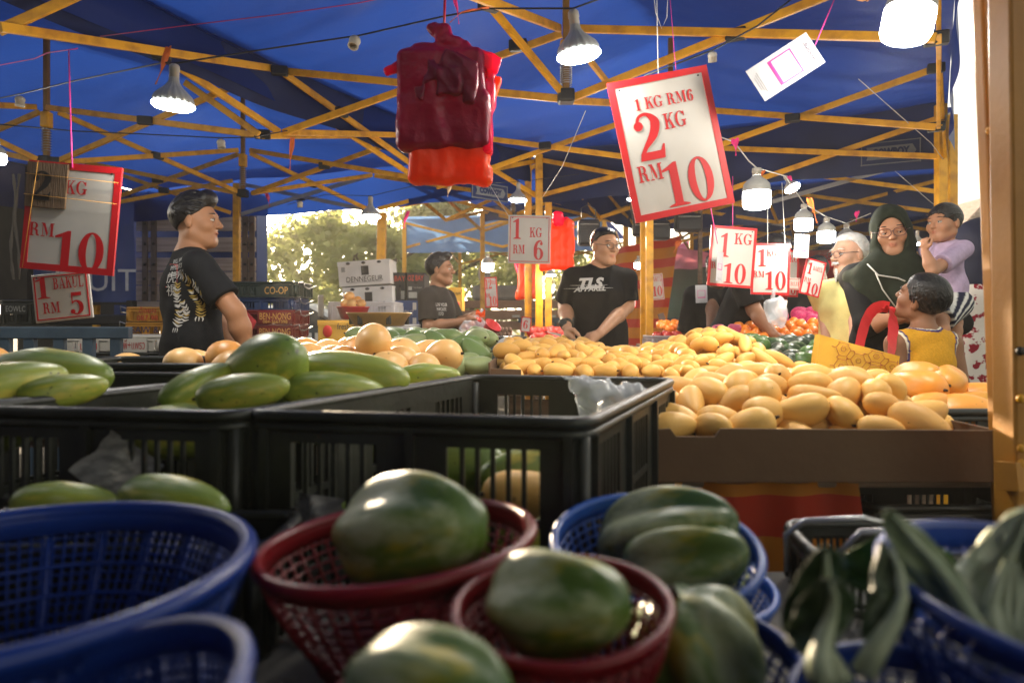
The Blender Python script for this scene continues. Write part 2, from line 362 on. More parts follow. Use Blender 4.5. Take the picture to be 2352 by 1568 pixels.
# ================================================================ ground
asph = M('asphalt', (.055, .05, .045), .9, 0, .25, 3, .4, 40)
g = MB(); g.grid(lambda a, b: (-150 + 300 * a, -60 + 300 * b, 0), 6, 6)
tag(g.build('ground', asph), kind='structure')
# ================================================================ market tents
H_, L_ = 2.43, 2.12
def tent(name, label, loc, bars, brackets=(), posts=(), poles=(), roof=None, valances=(), grey=(), extra_fabric=None, seed=1, group='pop-up market tents', roofmat=None):
    t = thing(name, label, 'market tent', loc, group)
    for i, b in enumerate(bars):
        p = uz(*b[0:3]) if not isinstance(b[0], Vector) else b[0]; q = uz(*b[3:6]) if not isinstance(b[0], Vector) else b[1]
        mb = MB(); mb.beam(p, q, .019, .034)
        mb.build('truss_bar', MT['grey_steel'] if i in grey else MT['yellow'], t, bev=.003)
    for b in brackets:
        p = uz(*b[:3]); ax = V(b[3], b[4], 0).normalized() if len(b) > 3 else V(1, .2, 0)
        mb = MB(); mb.beam(p - ax * .04, p + ax * .04, .036, .048); mb.build('bracket', MT['bracket'], t, bev=.006)
    for p, q, wd in posts:
        mb = MB(); mb.beam(p, q, wd, wd, up=(0, 1, 0))
        mb.build('post', MT['yellow'], t, bev=.006)
    for b, tp, sp in poles:                      # centre pole with its spring and hub
        mb = MB(); mb.beam(b, tp, .03, .03, up=(0, 1, 0)); po = mb.build('centre_pole', M('dark_yellow_paint', (.30, .15, .018), .45), t, bev=.004)
        h = MB(); h.box(b, (.075, .075, .06)); h.build('hub', MT['bracket'], po, bev=.01)
        h = MB(); h.box(sp[1] + V(0, 0, .06), (.055, .055, .1)); h.build('slider', MT['yellow'], po, bev=.008)
        pts = []; n = 9
        for k in range(n * 10 + 1):
            a = k / 10 * 2 * math.pi; pts.append(sp[0] + (sp[1] - sp[0]) * (k / (n * 10)) + V(math.cos(a), math.sin(a), 0) * .026)
        s_ = MB(); s_.tube(pts, .0028, 5); s_.build('spring', MT['grey_steel'], po)
    if roof:
        rows = roof; nr = len(rows) - 1
        def fn(a, b):
            i = min(int(a * nr), nr - 1); f = a * nr - i; r0, r1 = rows[i], rows[i + 1]
            m = [r0[k].lerp(r1[k], f) for k in range(3)]
            p = m[0].lerp(m[1], b * 2) if b < .5 else m[1].lerp(m[2], b * 2 - 1)
            e = min(b, 1 - b) * 2
            sag = -.05 * math.sin(math.pi * e) * abs(math.sin(math.pi * (f if nr > 1 else .5)))
            wr = .022 * noise.noise(V(p.x * 1.5 + seed * 9, p.y * 1.5, 0)) + .020 * abs(noise.noise(V((p.x + p.y) * 5, (p.x - p.y) * 1.3, seed))) * (.35 + .9 * (1 - e)) + .008 * noise.noise(V(p.x * 3 + p.y * 9, p.y * 2, seed))
            return p + V(0, 0, sag + wr * (1 if 0 < b < 1 else .3))
        mb = MB(); mb.grid(fn, 28 * nr, 64); mb.build('roof_fabric', roofmat or MT['tarp'], t)
    for vl in valances:
        pts, z0, z1, mt = vl; ns = 26
        def fv(a, b, pts=pts, z0=z0, z1=z1):
            f = a * (len(pts) - 1); i = min(int(f), len(pts) - 2); p = pts[i].lerp(pts[i + 1], f - i)
            wv = .014 * math.sin(a * 23 + seed) * b + .012 * noise.noise(V(a * 9, b * 2, seed))
            dx = (pts[-1] - pts[0]).normalized(); nn = V(-dx.y, dx.x, 0)
            q = p + nn * wv; q.z = z0 + (z1 - z0) * b - .012 * abs(math.sin(a * 14)) * b; return q
        mb = MB(); mb.grid(fv, ns * (len(pts) - 1), 6); vo = mb.build('valance', mt, t)
    return t
def xy(p, z): return V(p[0], p[1], z)
# ---- the tent we stand under
ML = [(-1.95, 1.75), (-1.73, 2.31), (-1.2, 3.53), (-.54, 4.8), (.21, 5.42)]
MLr = [(p[0] - .09, p[1] + .1 * (i == 4)) for i, p in enumerate(ML)]
MR = [(.55, .72), (.85, 1.25), (1.52, 2.40), (2.2, 3.5), (2.63, 4.16)]
RG = [(-.7, .5), (-.35, 1.9), (.25, 3.1), (1.01, 4.36), (1.45, 4.93)]
roofM = [[xy(a, 2.48), xy(b, 2.93 if i < 4 else 2.48), xy(c, 2.48)] for i, (a, b, c) in enumerate(zip(MLr, RG, [(p[0] + .05 + .04 * (i == 4), p[1] + .1 * (i == 4)) for i, p in enumerate(MR)]))]
bM = [
 (0, 62, L_, 642, 160, H_), (60, -72, H_, 642, 304, L_), (-5, 72, L_, 300, -65, H_),
 (646, 163, H_, 1295, 228, 2.14), (650, 305, L_, 1290, 78, 2.47), (648, 166, H_, 1000, 416, L_), (655, 304, L_, 1000, 312, H_),
 (1302, 66, 2.46, 2150, 88, L_), (1306, 229, 2.14, 2150, -110, H_), (1286, 66, 2.46, 1010, -40, 2.14), (1300, 224, 2.14, 1030, -100, 2.46),
 (1305, 76, 2.46, 1538, 372, 2.14), (1308, 231, 2.14, 1538, 244, 2.48),
 (1003, 303, H_, 1540, 374, 2.14), (1003, 430, L_, 1538, 244, 2.48),
 (1545, 247, 2.48, 2150, 292, L_), (1545, 372, 2.14, 2150, 157, H_),
 (1245, 368, 2.40, 1636, 440, 2.03), (1245, 448, L_, 1636, 347, 2.33), (2163, 360, L_, 1644, 340, 2.33), (2161, 270, 2.36, 1644, 446, 2.03),
 (1005, 312, H_, 1232, 450, L_), (1005, 415, L_, 1230, 370, 2.40),
 (2156, 90, L_, 2158, 157, H_), (2156, -108, H_, 2156, 290, L_), (2160, 294, L_, 2170, 270, 2.36), (2160, 158, H_, 2172, 358, L_),
]
brM = [(370, 126, 2.27, 1, .2), (1122, 10, 2.30, 1, .6), (1190, 105, 2.32, 1, -.2), (642, 163, 2.40), (603, 309, 2.13), (785, 258, 2.30, .5, 1), (1690, 80, 2.28, 1, -.5), (1252, 335, 2.29, 1, -.3), (1820, 272, 2.27, 1, -.5), (1902, 353, 2.24, 1, -.5), (1438, 400, 2.25, 1, -.4), (2150, 89, 2.13, 1, -.4), (2150, 157, 2.42, 1, -.4), (2150, 292, 2.13, 1, -.4), (1242, 448, 2.13), (1012, 413, 2.13)]
valM = [([xy((p[0] - .07, p[1] + .03), 0) for p in ML[1:]], 2.50, 2.25, MT['navy']), ([xy((.20, 5.52), 0), xy((1.45, 4.90), 0), xy((2.70, 4.25), 0)], 2.52, 2.09, MT['navy']), ([xy((p[0] + .04, p[1] - .02), 0) for p in MR[1:]], 2.49, 2.16, MT['tarp'])]
p1 = uz(1300, 222, 2.14); p2 = uz(1540, 373, 2.14)
tm = tent('market_tent', 'blue tarpaulin tent with yellow scissor frame overhead, over the mango stall', (.9, 3, 0), bM, brM,
     [(V(.213, 5.38, 0), V(.213, 5.38, 2.44), .058), (V(2.60, 4.14, 0), V(2.60, 4.14, 2.44), .055)],
     [(p1, V(p1.x, p1.y, 2.93), (p1 + V(0, 0, .05), p1 + V(0, 0, .14))), (p2, V(p2.x, p2.y, 2.93), (p2 + V(0, 0, .05), p2 + V(0, 0, .14)))],
     roofM, valM)
# printed patch on the far valance and the near post pair at the right corner
def plate(parent, name, mtx, wd, ht, word, c0, c1, th=.004):
    mb = MB(); mb.box((0, 0, 0), (wd, th, ht)); k = .006
    for s in (-1, 1):
        mb.box((0, -th, s * (ht / 2 - k)), (wd, .002, .006), mi=1); mb.box((s * (wd / 2 - k), -th - .0007, 0), (.006, .002, ht), mi=1)
    pl = [(-wd * .4, -ht * .27), (wd * .36, -ht * .27), (wd * .42, 0), (wd * .36, ht * .27), (-wd * .4, ht * .27), (-wd * .36, 0)]
    mb.prism(pl, Matrix.Translation((0, -th - .003, 0)), .003, 1)
    add_text(mb, word, ht * .42, Matrix.Translation((0, -th - .0065, 0)), 0, wfit=wd * .62, bold=.004)
    mb.v = [tuple(mtx @ Vector(p)) for p in mb.v]
    return mb.build(name, [c0, c1], parent)
pale_print = M('faded_print', (.15, .165, .17), .6)
plate(tm, 'printed_patch', frame(at(2045, 350, 4.36), yaw=-27), .34, .15, 'COWBOY', MT['navy'], pale_print)
plate(tm, 'printed_patch', frame(at(1125, 441, 4.90), yaw=40), .33, .12, 'COWBOY', MT['navy'], pale_print)
npm = M('shaded_yellow_paint', (.46, .20, .010), .5, 0, .12, 5, .08, 60, col2=(.34, .14, .010), thr=(.4, .8))  # darker copy of the yellow paint: shade on the near posts put into the colour
def near_post(u0, v0, u1, v1, d, wd, holes, label):
    p, q = at(u0, v0, d), at(u1, v1, d); q = q + (q - p) * (q.z / (p.z - q.z)); q.z = 0; p = p + (p - q).normalized() * .2; 
    t = thing('tent_post', label, 'tent post', (q.x, q.y, 0), 'near tent posts')
    mb = MB(); mb.beam(q, p, wd, wd * .9, up=(0, 1, 0)); mb.build('tube', npm, t, bev=.005)
    for v in holes:
        c = at(u1 + (u0 - u1) * (v1 - v) / (v1 - v0), v, d - wd * .5); s_ = MB()
        s_.lathe([(0.0, -.002), (.008, -.002), (.0075, .004), (.004, .006), (0, .006)], Matrix.Translation(c) @ Matrix.Rotation(R(90), 4, 'X'), 12)
        s_.build('bolt', MT['bracket'] if v in (806,) else MT['yellow'], t)
    return t
near_post(2262, 0, 2306, 1150, 1.36, .034, (300, 930), 'inner yellow tent post, thinner of the two at the right corner')
tp = near_post(2334, 0, 2348, 1150, 1.24, .066, (806, 915, 1030, 1065), 'outer yellow tent post with bolts, thicker of the two at the right corner')
mb = MB(); mb.beam(at(2352, 1095, 1.2), at(2300, 1090, 1.24), .03, .05); mb.build('cross_bar', npm, tp)
# ---- left tent
LL = [(-5.3, 2.9), (-4.7, 4.4), (-4.17, 6.0), (-3.9, 7.0)]
LRG = [(-3.7, 2.9), (-2.95, 4.32), (-2.13, 5.4), (-1.9, 6.3)]
LR = [(-1.98, 1.7), (-1.25, 3.6), (-.58, 4.8), (.16, 5.48)]
roofL = [[xy(a, 2.48), xy(b, 2.93 if i < 3 else 2.48), xy(c, 2.465)] for i, (a, b, c) in enumerate(zip(LL, LRG, LR))]
bL = [
 (107, 247, 2.47, 597, 311, L_), (130, 371, 2.14, 590, 176, H_), (133, 258, 2.46, 554, 444, 2.14), (137, 373, 2.14, 547, 345, 2.46),
 (82, 246, 2.46, -250, 230, L_), (85, 366, 2.14, -250, 205, H_), (89, 258, 2.46, -300, 425, L_), (85, 369, 2.14, -300, 285, H_),
 (547, 355, 2.46, 190, 480, L_), (547, 444, 2.14, 170, 368, H_), (574, 345, 2.46, 960, 410, L_), (578, 444, 2.14, 955, 309, H_),
 (574, 352, 2.46, 850, 483, L_), (578, 444, 2.14, 855, 402, H_), (861, 404, H_, 1190, 453, L_), (868, 480, L_, 1190, 398, H_),
 (554, 492, L_, 852, 403, H_), (560, 424, H_, 848, 483, L_), (602, 312, L_, 955, 312, H_), (602, 178, H_, 955, 408, L_),
 (425, 190, H_, 595, 309, L_), (273, 400, H_, 530, 489, L_), (200, 478, L_, 535, 415, H_)]
brL = [(333, 277, 2.28), (362, 358, 2.30, .5, 1), (362, 413, 2.29), (745, 381, 2.28), (718, 424, 2.29, .3, 1), (1028, 431, 2.28, 1, -.4), (376, 437, 2.28), (130, 370, 2.14), (556, 444, 2.14), (690, 455, 2.28)]
q1 = uz(107, 370, 2.14); q2 = uz(558, 444, 2.14)
valL = [([xy((.05, 5.55), 0), xy((-1.21, 6.15), 0), xy((-2.56, 6.65), 0), xy(LL[3], 0)], 2.60, 2.155, MT['tarp']), ([xy(p, 0) for p in LL[1:]], 2.47, 2.1, MT['navy']), ([xy((p[0] - .02, p[1]), 0) for p in LR], 2.49, 2.30, MT['tarp'])]
tent('market_tent', 'blue tarpaulin tent with two sprung centre poles, above the young man at the left', (-2.2, 4.6, 0), bL, brL,
     [(V(-1.2, 6.1, 0), V(-1.16, 6.1, 2.1), .075), (V(-2.62, 6.5, 0), V(-2.62, 6.5, 2.44), .06), (V(.13, 5.47, 0), V(.13, 5.47, 2.44), .055), (V(-4.2, 6.9, 0), V(-4.2, 6.9, 2.44), .055)],
     [(q1, V(q1.x, q1.y, 2.93), (q1 + V(0, 0, .05), q1 + V(0, 0, .2))), (q2, V(q2.x, q2.y, 2.93), (q2 + V(0, 0, .05), q2 + V(0, 0, .2)))],
     roofL, valL, grey=(16, 17), seed=4)
# ---- tents further back, described by their four corners
def corner_tent(label, c, pk, z=2.43, zl=2.12, zp=2.9, loc=None, posts=(0, 1, 2, 3), inner=True, rm=None, vm=None, vsides=(0, 1, 2, 3), grey=(), seed=3, vz=2.12):
    c = [V(x, y, 0) for x, y in c]; ctr = sum(c, V(0, 0, 0)) / 4; bars = []
    for i in range(4):
        a, b = c[i], c[(i + 1) % 4]; m = (a + b) / 2
        for p, q in ((a, m), (m, b)):
            bars += [(xy(p, z), xy(q, zl)), (xy(p, zl), xy(q, z))]
        if inner: bars += [(xy(m, z), xy(ctr, zl)), (xy(m, zl), xy(ctr, z + .03))]
    s = V(0, 0, 1)
    roof = [[xy(c[0], z + .05), xy((c[0] + c[1]) / 2, z + .06), xy(c[1], z + .05)], [xy((c[0] + c[3]) / 2, z + .06), xy(ctr, zp), xy((c[1] + c[2]) / 2, z + .06)], [xy(c[3], z + .05), xy((c[3] + c[2]) / 2, z + .06), xy(c[2], z + .05)]]
    vals = [([c[i], (c[i] + c[(i + 1) % 4]) / 2, c[(i + 1) % 4]], z + .08, vz, vm or MT['navy']) for i in vsides]
    hub = xy(ctr, zl)
    return tent('market_tent', label, loc or (ctr.x, ctr.y, 0), bars, (), [(xy(c[i], 0), xy(c[i], z), .055) for i in posts],
        [(hub, xy(ctr, zp), (hub + V(0, 0, .05), hub + V(0, 0, .18)))] if inner else (), roof, vals, grey=grey, seed=seed, roofmat=rm)
corner_tent('blue tent just behind the man in the black shirt', [(.30, 5.62), (2.78, 4.32), (3.95, 6.25), (1.38, 7.45)], None, vsides=(2, 3), grey=(2, 3, 10), seed=11)
corner_tent('blue tent beyond the green mango pile, left of the stall with orange bags', [(-1.05, 6.35), (.2, 5.72), (1.25, 7.5), (-.35, 8.1)], None, vsides=(2,), posts=(2, 3), seed=12, zl=2.2, vz=2.32)
corner_tent('blue tent over the fruit stall behind the old man', [(1.5, 7.6), (4.05, 6.4), (5.3, 8.6), (2.6, 9.9)], None, vsides=(1, 2), grey=(0, 5, 9), seed=13)
corner_tent('distant blue tent behind the orange striped sheet', [(2.7, 10.1), (5.4, 8.8), (6.7, 11.2), (4, 12.5)], None, vsides=(0, 1, 2), seed=14)
pale = M('sunlit_tarpaulin', (.18, .34, .66), .6, 0, .1, 3, .2, 6, trans=.35)  # lighter copy of the blue tarpaulin, sunlight on the flap put into the colour
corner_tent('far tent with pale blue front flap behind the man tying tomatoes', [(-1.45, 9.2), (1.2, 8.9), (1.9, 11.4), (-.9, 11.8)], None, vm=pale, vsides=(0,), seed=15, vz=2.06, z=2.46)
pinkt = M('pink_canvas', (.62, .06, .22), .6, 0, .1, 3, trans=.45)
corner_tent('pink canvas tent beyond the right edge of the stalls', [(4.9, 7.4), (7.0, 6.6), (8.2, 9.0), (6, 10)], None, rm=pinkt, vm=pinkt, vsides=(0, 1, 3), seed=16, z=2.0, zl=1.8, zp=2.75, vz=1.75, inner=False)
corner_tent('small pink canvas tent at the far end of the fruit stalls', [(2.4, 12.9), (5.6, 12.9), (5.6, 15), (2.4, 15)], None, rm=pinkt, vm=M('red_canvas', (.6, .02, .04), .6, trans=.4), vsides=(0, 1, 3), seed=17, z=2.35, zl=2.1, vz=1.85, inner=False)
# ================================================================ hung cloth walls
def hang(name, label, cat, cs, mat, nu=14, nv=14, amp=.02, seed=0, group=None, zfix=None):
    tl, tr, br, bl = cs; n = (tr - tl).cross(bl - tl).normalized()
    def f(a, b):
        p = tl.lerp(tr, a).lerp(bl.lerp(br, a), b); return p + n * (amp * math.sin(a * 17 + b * 3 + seed) * (.3 + b) + amp * noise.noise(V(a * 4, b * 3, seed)))
    mb = MB(); mb.grid(f, nu * 3, nv); return tag(mb.build(name, mat), label, cat, group)
def stripe_mat():
    m = bpy.data.materials.new('striped_sheet'); m.use_nodes = True; t = m.node_tree; n = t.nodes; L = t.links; b = n['Principled BSDF']
    tc = n.new('ShaderNodeTexCoord'); sp = n.new('ShaderNodeSeparateXYZ'); L.new(tc.outputs['Object'], sp.inputs[0])
    ma = n.new('ShaderNodeMath'); ma.operation = 'MULTIPLY'; ma.inputs[1].default_value = 5.2; L.new(sp.outputs['Z'], ma.inputs[0])
    fr = n.new('ShaderNodeMath'); fr.operation = 'FRACT'; L.new(ma.outputs[0], fr.inputs[0])
    rp = n.new('ShaderNodeValToRGB'); rp.color_ramp.interpolation = 'CONSTANT'; e = rp.color_ramp.elements; e[0].color = (.85, .30, .02, 1); e[1].position = .55; e[1].color = (.80, .06, .02, 1); L.new(fr.outputs[0], rp.inputs[0])
    L.new(rp.outputs[0], b.inputs['Base Color']); b.inputs['Roughness'].default_value = .6
    tr = n.new('ShaderNodeBsdfTranslucent'); mx = n.new('ShaderNodeMixShader'); mx.inputs[0].default_value = .6; L.new(rp.outputs[0], tr.inputs[0])
    L.new(b.outputs[0], mx.inputs[1]); L.new(tr.outputs[0], mx.inputs[2]); L.new(mx.outputs[0], n['Material Output'].inputs[0]); return m
STR = stripe_mat()
hang('striped_sheet', 'orange and red striped tarpaulin sheet hung behind the man in the black shirt', 'tarpaulin', [at(1395, 575, 7.3), at(1566, 540, 6.4), at(1518, 800, 6.3), at(1395, 800, 7.3)], STR, amp=.03)
hang('green_sheet', 'grey green tarpaulin wall hung behind the bent over worker', 'tarpaulin', [at(1500, 595, 9.5), at(1760, 590, 9.0), at(1760, 800, 9.0), at(1500, 800, 9.5)], M('green_canvas', (.13, .22, .17), .7, 0, .15, 2), amp=.05)
hang('pink_sheet', 'pink and white striped awning above the green tarpaulin', 'awning', [at(1500, 560, 9.4), at(1660, 585, 8.6), at(1655, 612, 8.5), at(1480, 625, 9.3)], M('pink_awning', (.8, .25, .33), .6, trans=.4), amp=.02)
hang('red_sheet', 'red cloth hung at the back of the far fruit stalls', 'cloth', [at(1690, 585, 10), at(1960, 570, 10), at(1960, 690, 10), at(1690, 690, 10)], M('red_cloth', (.55, .015, .03), .7, trans=.3), amp=.05)
# ================================================================ trees
def tree(label, base, h, cr, n, col, seed, group='trees behind the car park', z0=.3, leaf=.17):
    rg = random.Random(seed); t = thing('tree', label, 'tree', base, group); b = Vector(base)
    mb = MB(); tops = []
    mb.tube([b, b + V(.05, 0, h * .25), b + V(.02, .1, h * .5), b + V(.1, .1, h * .8)], [.2, .16, .12, .04], 8)
    for i in range(9):
        a = rg.uniform(0, 6.28); z = h * rg.uniform(.22, .65); p = b + V(0, 0, z); q = p + V(math.cos(a) * cr * .7, math.sin(a) * cr * .7, h * rg.uniform(.1, .3))
        mb.tube([p, p.lerp(q, .5) + V(0, 0, .1), q], [.08, .05, .02], 6)
    mb.build('trunk', M('bark', (.10, .07, .045), .9, bump=.5), t)
    cl = MB(); cs = []
    for i in range(60):
        a = rg.uniform(0, 6.28); zz = rg.uniform(z0, 1); rr = cr * math.sqrt(rg.random()) * (1.05 - .75 * max(0, zz - .55) / .45)
        cs.append((b + V(math.cos(a) * rr, math.sin(a) * rr, h * zz), rg.uniform(.3, .62)))
    for i in range(n):
        c, r = rg.choice(cs); r *= .85; d = V(rg.gauss(0, 1), rg.gauss(0, 1), rg.gauss(0, .8)).normalized() * r * rg.uniform(.3, 1.05); p = c + d
        ax = V(rg.gauss(0, 1), rg.gauss(0, 1), rg.gauss(-.5, .7)).normalized(); sd_ = ax.orthogonal().normalized(); sd_.rotate(Matrix.Rotation(rg.uniform(0, 6.28), 3, ax))
        l = leaf * rg.uniform(.6, 1.3); wv = l * .28
        cl.add([p, p + ax * l * .5 + sd_ * wv, p + ax * l, p + ax * l * .5 - sd_ * wv], [(0, 1, 2, 3)])
    cl.build('crown', M('leaves_%d' % seed, col, .55, 0, .3, .8, trans=.6, col2=tuple(x * .55 for x in col), tcol=(.44, .46, .17)), t)
tree('broad leafy tree with gold lit crown behind the crate stack, nearest the blue tent corner', (-3.2, 13.5, 0), 3.2, 2.1, 7000, (.26, .31, .13), 21)
tree('bushy green tree behind the stacked white boxes', (-1.7, 15.5, 0), 3.9, 2.2, 7500, (.26, .31, .13), 22)
tree('pale green tree showing between the tent post and the pale blue flap', (-5.6, 19.5, 0), 4.2, 2.4, 6500, (.26, .31, .13), 23)
tree('far tree behind the brown truck bed', (.35, 18.5, 0), 4.2, 2.2, 5500, (.26, .31, .13), 24)
tree('small bush like tree seen between the yellow corner post and the orange bags', (2.6, 19.5, 0), 3.4, 1.9, 4500, (.26, .31, .13), 25)
# ================================================================ house at the right
t = thing('house', 'pale house with grey tiled roof beyond the pink tent', 'house', (13.2, 19, 0))
mb = MB(); mb.box((13.7, 20, 1.5), (4.4, 4, 3)); mb.build('wall', M('render_wall', (.6, .55, .48), .8), t)
tile = M('roof_tiles', (.32, .24, .22), .8, 0, .2, 12, .6, 30)
mb = MB(); mb.prism([(-2.7, 0), (2.7, 0), (1.3, 1.5), (-1.3, 1.5)], Matrix.Translation((13.7, 20, 2.9)), 4.6)
for k in range(16): mb.beam((11.05 + k * .09, 17.66 , 2.95 + k * .094), (16.35 - k * .09, 17.66, 2.95 + k * .094), .06, .03)
mb.build('roof', tile, t)
mb = MB(); mb.box((12.6, 17.98, 1.6), (.9, .06, 1.1)); mb.build('window', M('dark_glass', (.03, .04, .05), .15), t)
# ================================================================ tables
def table(label, x0, x1, y0, y1, z, mat, th=.03, legmat=None, name='stall_table', skirt=None, yaw=0, rails=True):
    c = V((x0 + x1) / 2, (y0 + y1) / 2, 0); t = thing(name, label, 'table', c)
    mb = MB(); mb.box((c.x, c.y, z - th / 2), (x1 - x0, y1 - y0, th)); mb.build('table_top', mat, t, bev=.004)
    for sx in (x0 + .06, x1 - .06):
        for sy in (y0 + .06, y1 - .06):
            l = MB(); l.beam((sx, sy, 0), (sx, sy, z - th - .001), .04, .04, up=(0, 1, 0)); l.build('leg', legmat or MT['wood'], t, bev=.003)
    for yy in ((y0 + .06, y1 - .06) if rails else ()):
        mb = MB(); mb.beam((x0 + .09, yy, z - th - .05), (x1 - .09, yy, z - th - .05), .03, .06); mb.build('rail', legmat or MT['wood'], t)
    return t
greyboard = M('worn_grey_board', (.085, .08, .07), .75, 0, .2, 9, .15, 40)
table('grey topped table in front, under the colander baskets', -1.45, .98, .12, 1.10, .72, greyboard)
table('low wooden table behind the black crates', -1.7, .28, 1.14, 1.72, .715, MT['wood'])
table('wooden stall table under the cardboard mango tray', .27, 1.32, 1.395, 2.15, .80, MT['wood'], .018, rails=False)
table('wooden table at the left under the round yellow melons', -1.95, -.08, 1.76, 2.42, .90, MT['wood'])
table('long stall table under the small yellow mangoes', -.05, 1.42, 2.27, 3.15, .905, MT['wood'])
table('stall table under the green mangoes', -.72, -.07, 2.45, 3.1, .905, MT['wood'])
table('fruit stall table under the avocados and persimmons', 1.0, 2.05, 3.18, 4.3, .90, MT['wood'])
table('stall table behind the scale holding boxes and tomatoes', -1.05, .2, 3.55, 4.15, .92, MT['wood'])
table('tomato stall table behind the man in the black shirt', .1, 1.0, 4.9, 5.7, .93, MT['wood'])
table('orange stall table with the small scale beyond the double yellow posts', 1.0, 2.2, 4.75, 5.5, .95, MT['wood'])
# ================================================================ crates
def wall(mb, a, b, z0, z1, nrm, groups, rows, pil=.035, th=.008, nb=5, mi=0):
    a = V(a[0], a[1], 0); b = V(b[0], b[1], 0); d = b - a; Ln = d.length; d.normalize(); up = V(0, 0, 1)
    m = Matrix((d, V(-d.y, d.x, 0), up)).transposed()
    def bx(s0, s1, za, zb, t): mb.box(a + d * (s0 + s1) / 2 + V(0, 0, (za + zb) / 2), (s1 - s0, t, zb - za), m, mi)
    h = z1 - z0; tb = h * .13; bb = h * .10
    bx(0, Ln, z1 - tb, z1, th); bx(0, Ln, z0, z0 + bb, th)
    gw = Ln / groups; zs = [z0 + bb + (h - tb - bb) * k / rows for k in range(rows + 1)]
    for k in range(1, rows): bx(.004, Ln - .004, zs[k] - .006, zs[k] + .006, th * .8)
    pw = gw * .22
    for g_ in range(groups + 1):
        s0 = max(0.001, g_ * gw - pw); s1 = min(Ln - .001, g_ * gw + pw); bx(s0, s1, z0 + bb, z1 - tb, th * .92)
    for g_ in range(groups):
        s0 = g_ * gw + pw; s1 = (g_ + 1) * gw - pw; st = (s1 - s0) / nb
        for k in range(1, nb): bx(s0 + st * k - st * .15, s0 + st * k + st * .15, z0 + bb, z1 - tb, th * .7)
    for g_ in range(0, groups + 1):       # stiffening ribs on the outside
        s = min(max(g_ * gw, .012), Ln - .012); mb.box(a + d * s + nrm * th * 1.1 + V(0, 0, (z0 + z1) / 2 - .004), (.012, th * 1.3, h - .02), m, mi)
def crate(name, label, pts, z0, z1, mat, group=None, gl=2, gs=3, rows=2, rim=.009, cat='crate', slope=.012):
    """pts: near-left, near-right, far-right, far-left in plan"""
    P = [V(x, y, 0) for x, y in pts]; c = sum(P, V(0, 0, 0)) / 4; t = thing(name, label, cat, (c.x, c.y, z0), group)
    for i in range(4):
        a, b = P[i], P[(i + 1) % 4]; d = (b - a).normalized(); nrm = V(d.y, -d.x, 0); mb = MB()
        wall(mb, a + d * .010, b - d * .010, z0, z1 - .004, nrm, (gl if i % 2 == 0 else gs), rows, nb=6)
        mb.build('side_wall', mat, t)
    fl = MB(); q = [p + (c - p).normalized() * .016 for p in P]; fl.add([x + V(0, 0, z0 + .004) for x in q] + [x + V(0, 0, z0 + .010) for x in q], [(3, 2, 1, 0), (4, 5, 6, 7), (0, 1, 5, 4), (1, 2, 6, 5), (2, 3, 7, 6), (3, 0, 4, 7)]); fl.build('floor_panel', mat, t)
    pts2 = []
    for i in range(4):
        p = P[i]; a = (P[i - 1] - p).normalized(); b = (P[(i + 1) % 4] - p).normalized(); o = (p - c).normalized() * .008; r_ = .035
        for k in range(6):
            f = k / 5; pts2.append(p + o + a * r_ * (1 - f) ** 2 + b * r_ * f ** 2 + V(0, 0, z1))
    rm = MB(); rm.tube(pts2, rim, 8, closed=True)
    pts3 = [x - V(0, 0, .016) for x in pts2]; rm.tube(pts3, rim * .8, 8, closed=True); rm.build('rim', mat, t)
    for p in P:
        co = MB(); pp = p + (c - p).normalized() * .008; co.tube([pp + V(0, 0, z0), pp + V(0, 0, z1 - .01)], .011, 10)
        co.build('corner_post', mat, t)
    return t
BP = MT['black_plastic']
crate('plastic_crate', 'empty black crate with a clear plastic bag inside, in the middle of the front', [(-.379, 1.0), (.098, .915), (.362, 1.56), (-.092, 1.655)], .72, .985, BP, 'black plastic crates')
crate('plastic_crate', 'black crate heaped with green papayas, left neighbour of the empty crate', [(-.86, 1.055), (-.402, .985), (-.118, 1.62), (-.56, 1.69)], .72, .985, BP, 'black plastic crates')
crate('plastic_crate', 'black crate of green papayas at the far left edge', [(-1.36, 1.13), (-.885, 1.06), (-.60, 1.70), (-1.06, 1.74)], .725, .985, BP, 'black plastic crates')
crate('plastic_crate', 'black crate standing behind the papaya crates, before the yellow melons', [(-1.24, 1.79), (-.74, 1.79), (-.74, 2.15), (-1.24, 2.15)], .90, 1.005, BP, 'black plastic crates', rows=1)
# crumpled sheets of newspaper, clear bag
paper = M('newspaper', (.20, .195, .185), .9, 0, .25, 45, col2=(.11, .108, .105), stretch=(1, 1, 2.5), thr=(.42, .6))
def crumple(name, label, cat, c, wd, ht, mtx, mat, seed, amp=.03, n=12, poly=None):
    def f(a, b):
        x = (a - .5) * wd; y = (b - .5) * ht; q = V(x, amp * noise.noise(V(x * 9, y * 9, seed)) * 1.6 + amp * abs(noise.noise(V(x * 16, y * 11, seed + 5))), y)
        q.x += .25 * wd * noise.noise(V(b * 3, seed, 0)) * (a - .5); return mtx @ q
    mb = MB(); mb.grid(f, n, n, sm=False); return tag(mb.build(name, mat), label, cat)
crumple('newspaper', 'crumpled newspaper sheet stuck against the black crate behind the big blue colander', 'newspaper', None, .085, .075, frame(at(258, 1072, .985), roll=-35, pitch=-20), paper, 3)
crumple('newspaper', 'folded newspaper sheet between the empty black crate and red colander', 'newspaper', None, .07, .05, frame(at(722, 1180, .945), roll=-8, pitch=-15), paper, 5)
clear = M('clear_plastic', (.75, .8, .85), .2, 0, .05, 3, spec=.6, alpha=.4, bump=.5, bscale=40)
F_ = Field([-.16, -.16, -.12], [.16, .16, .12], .005)
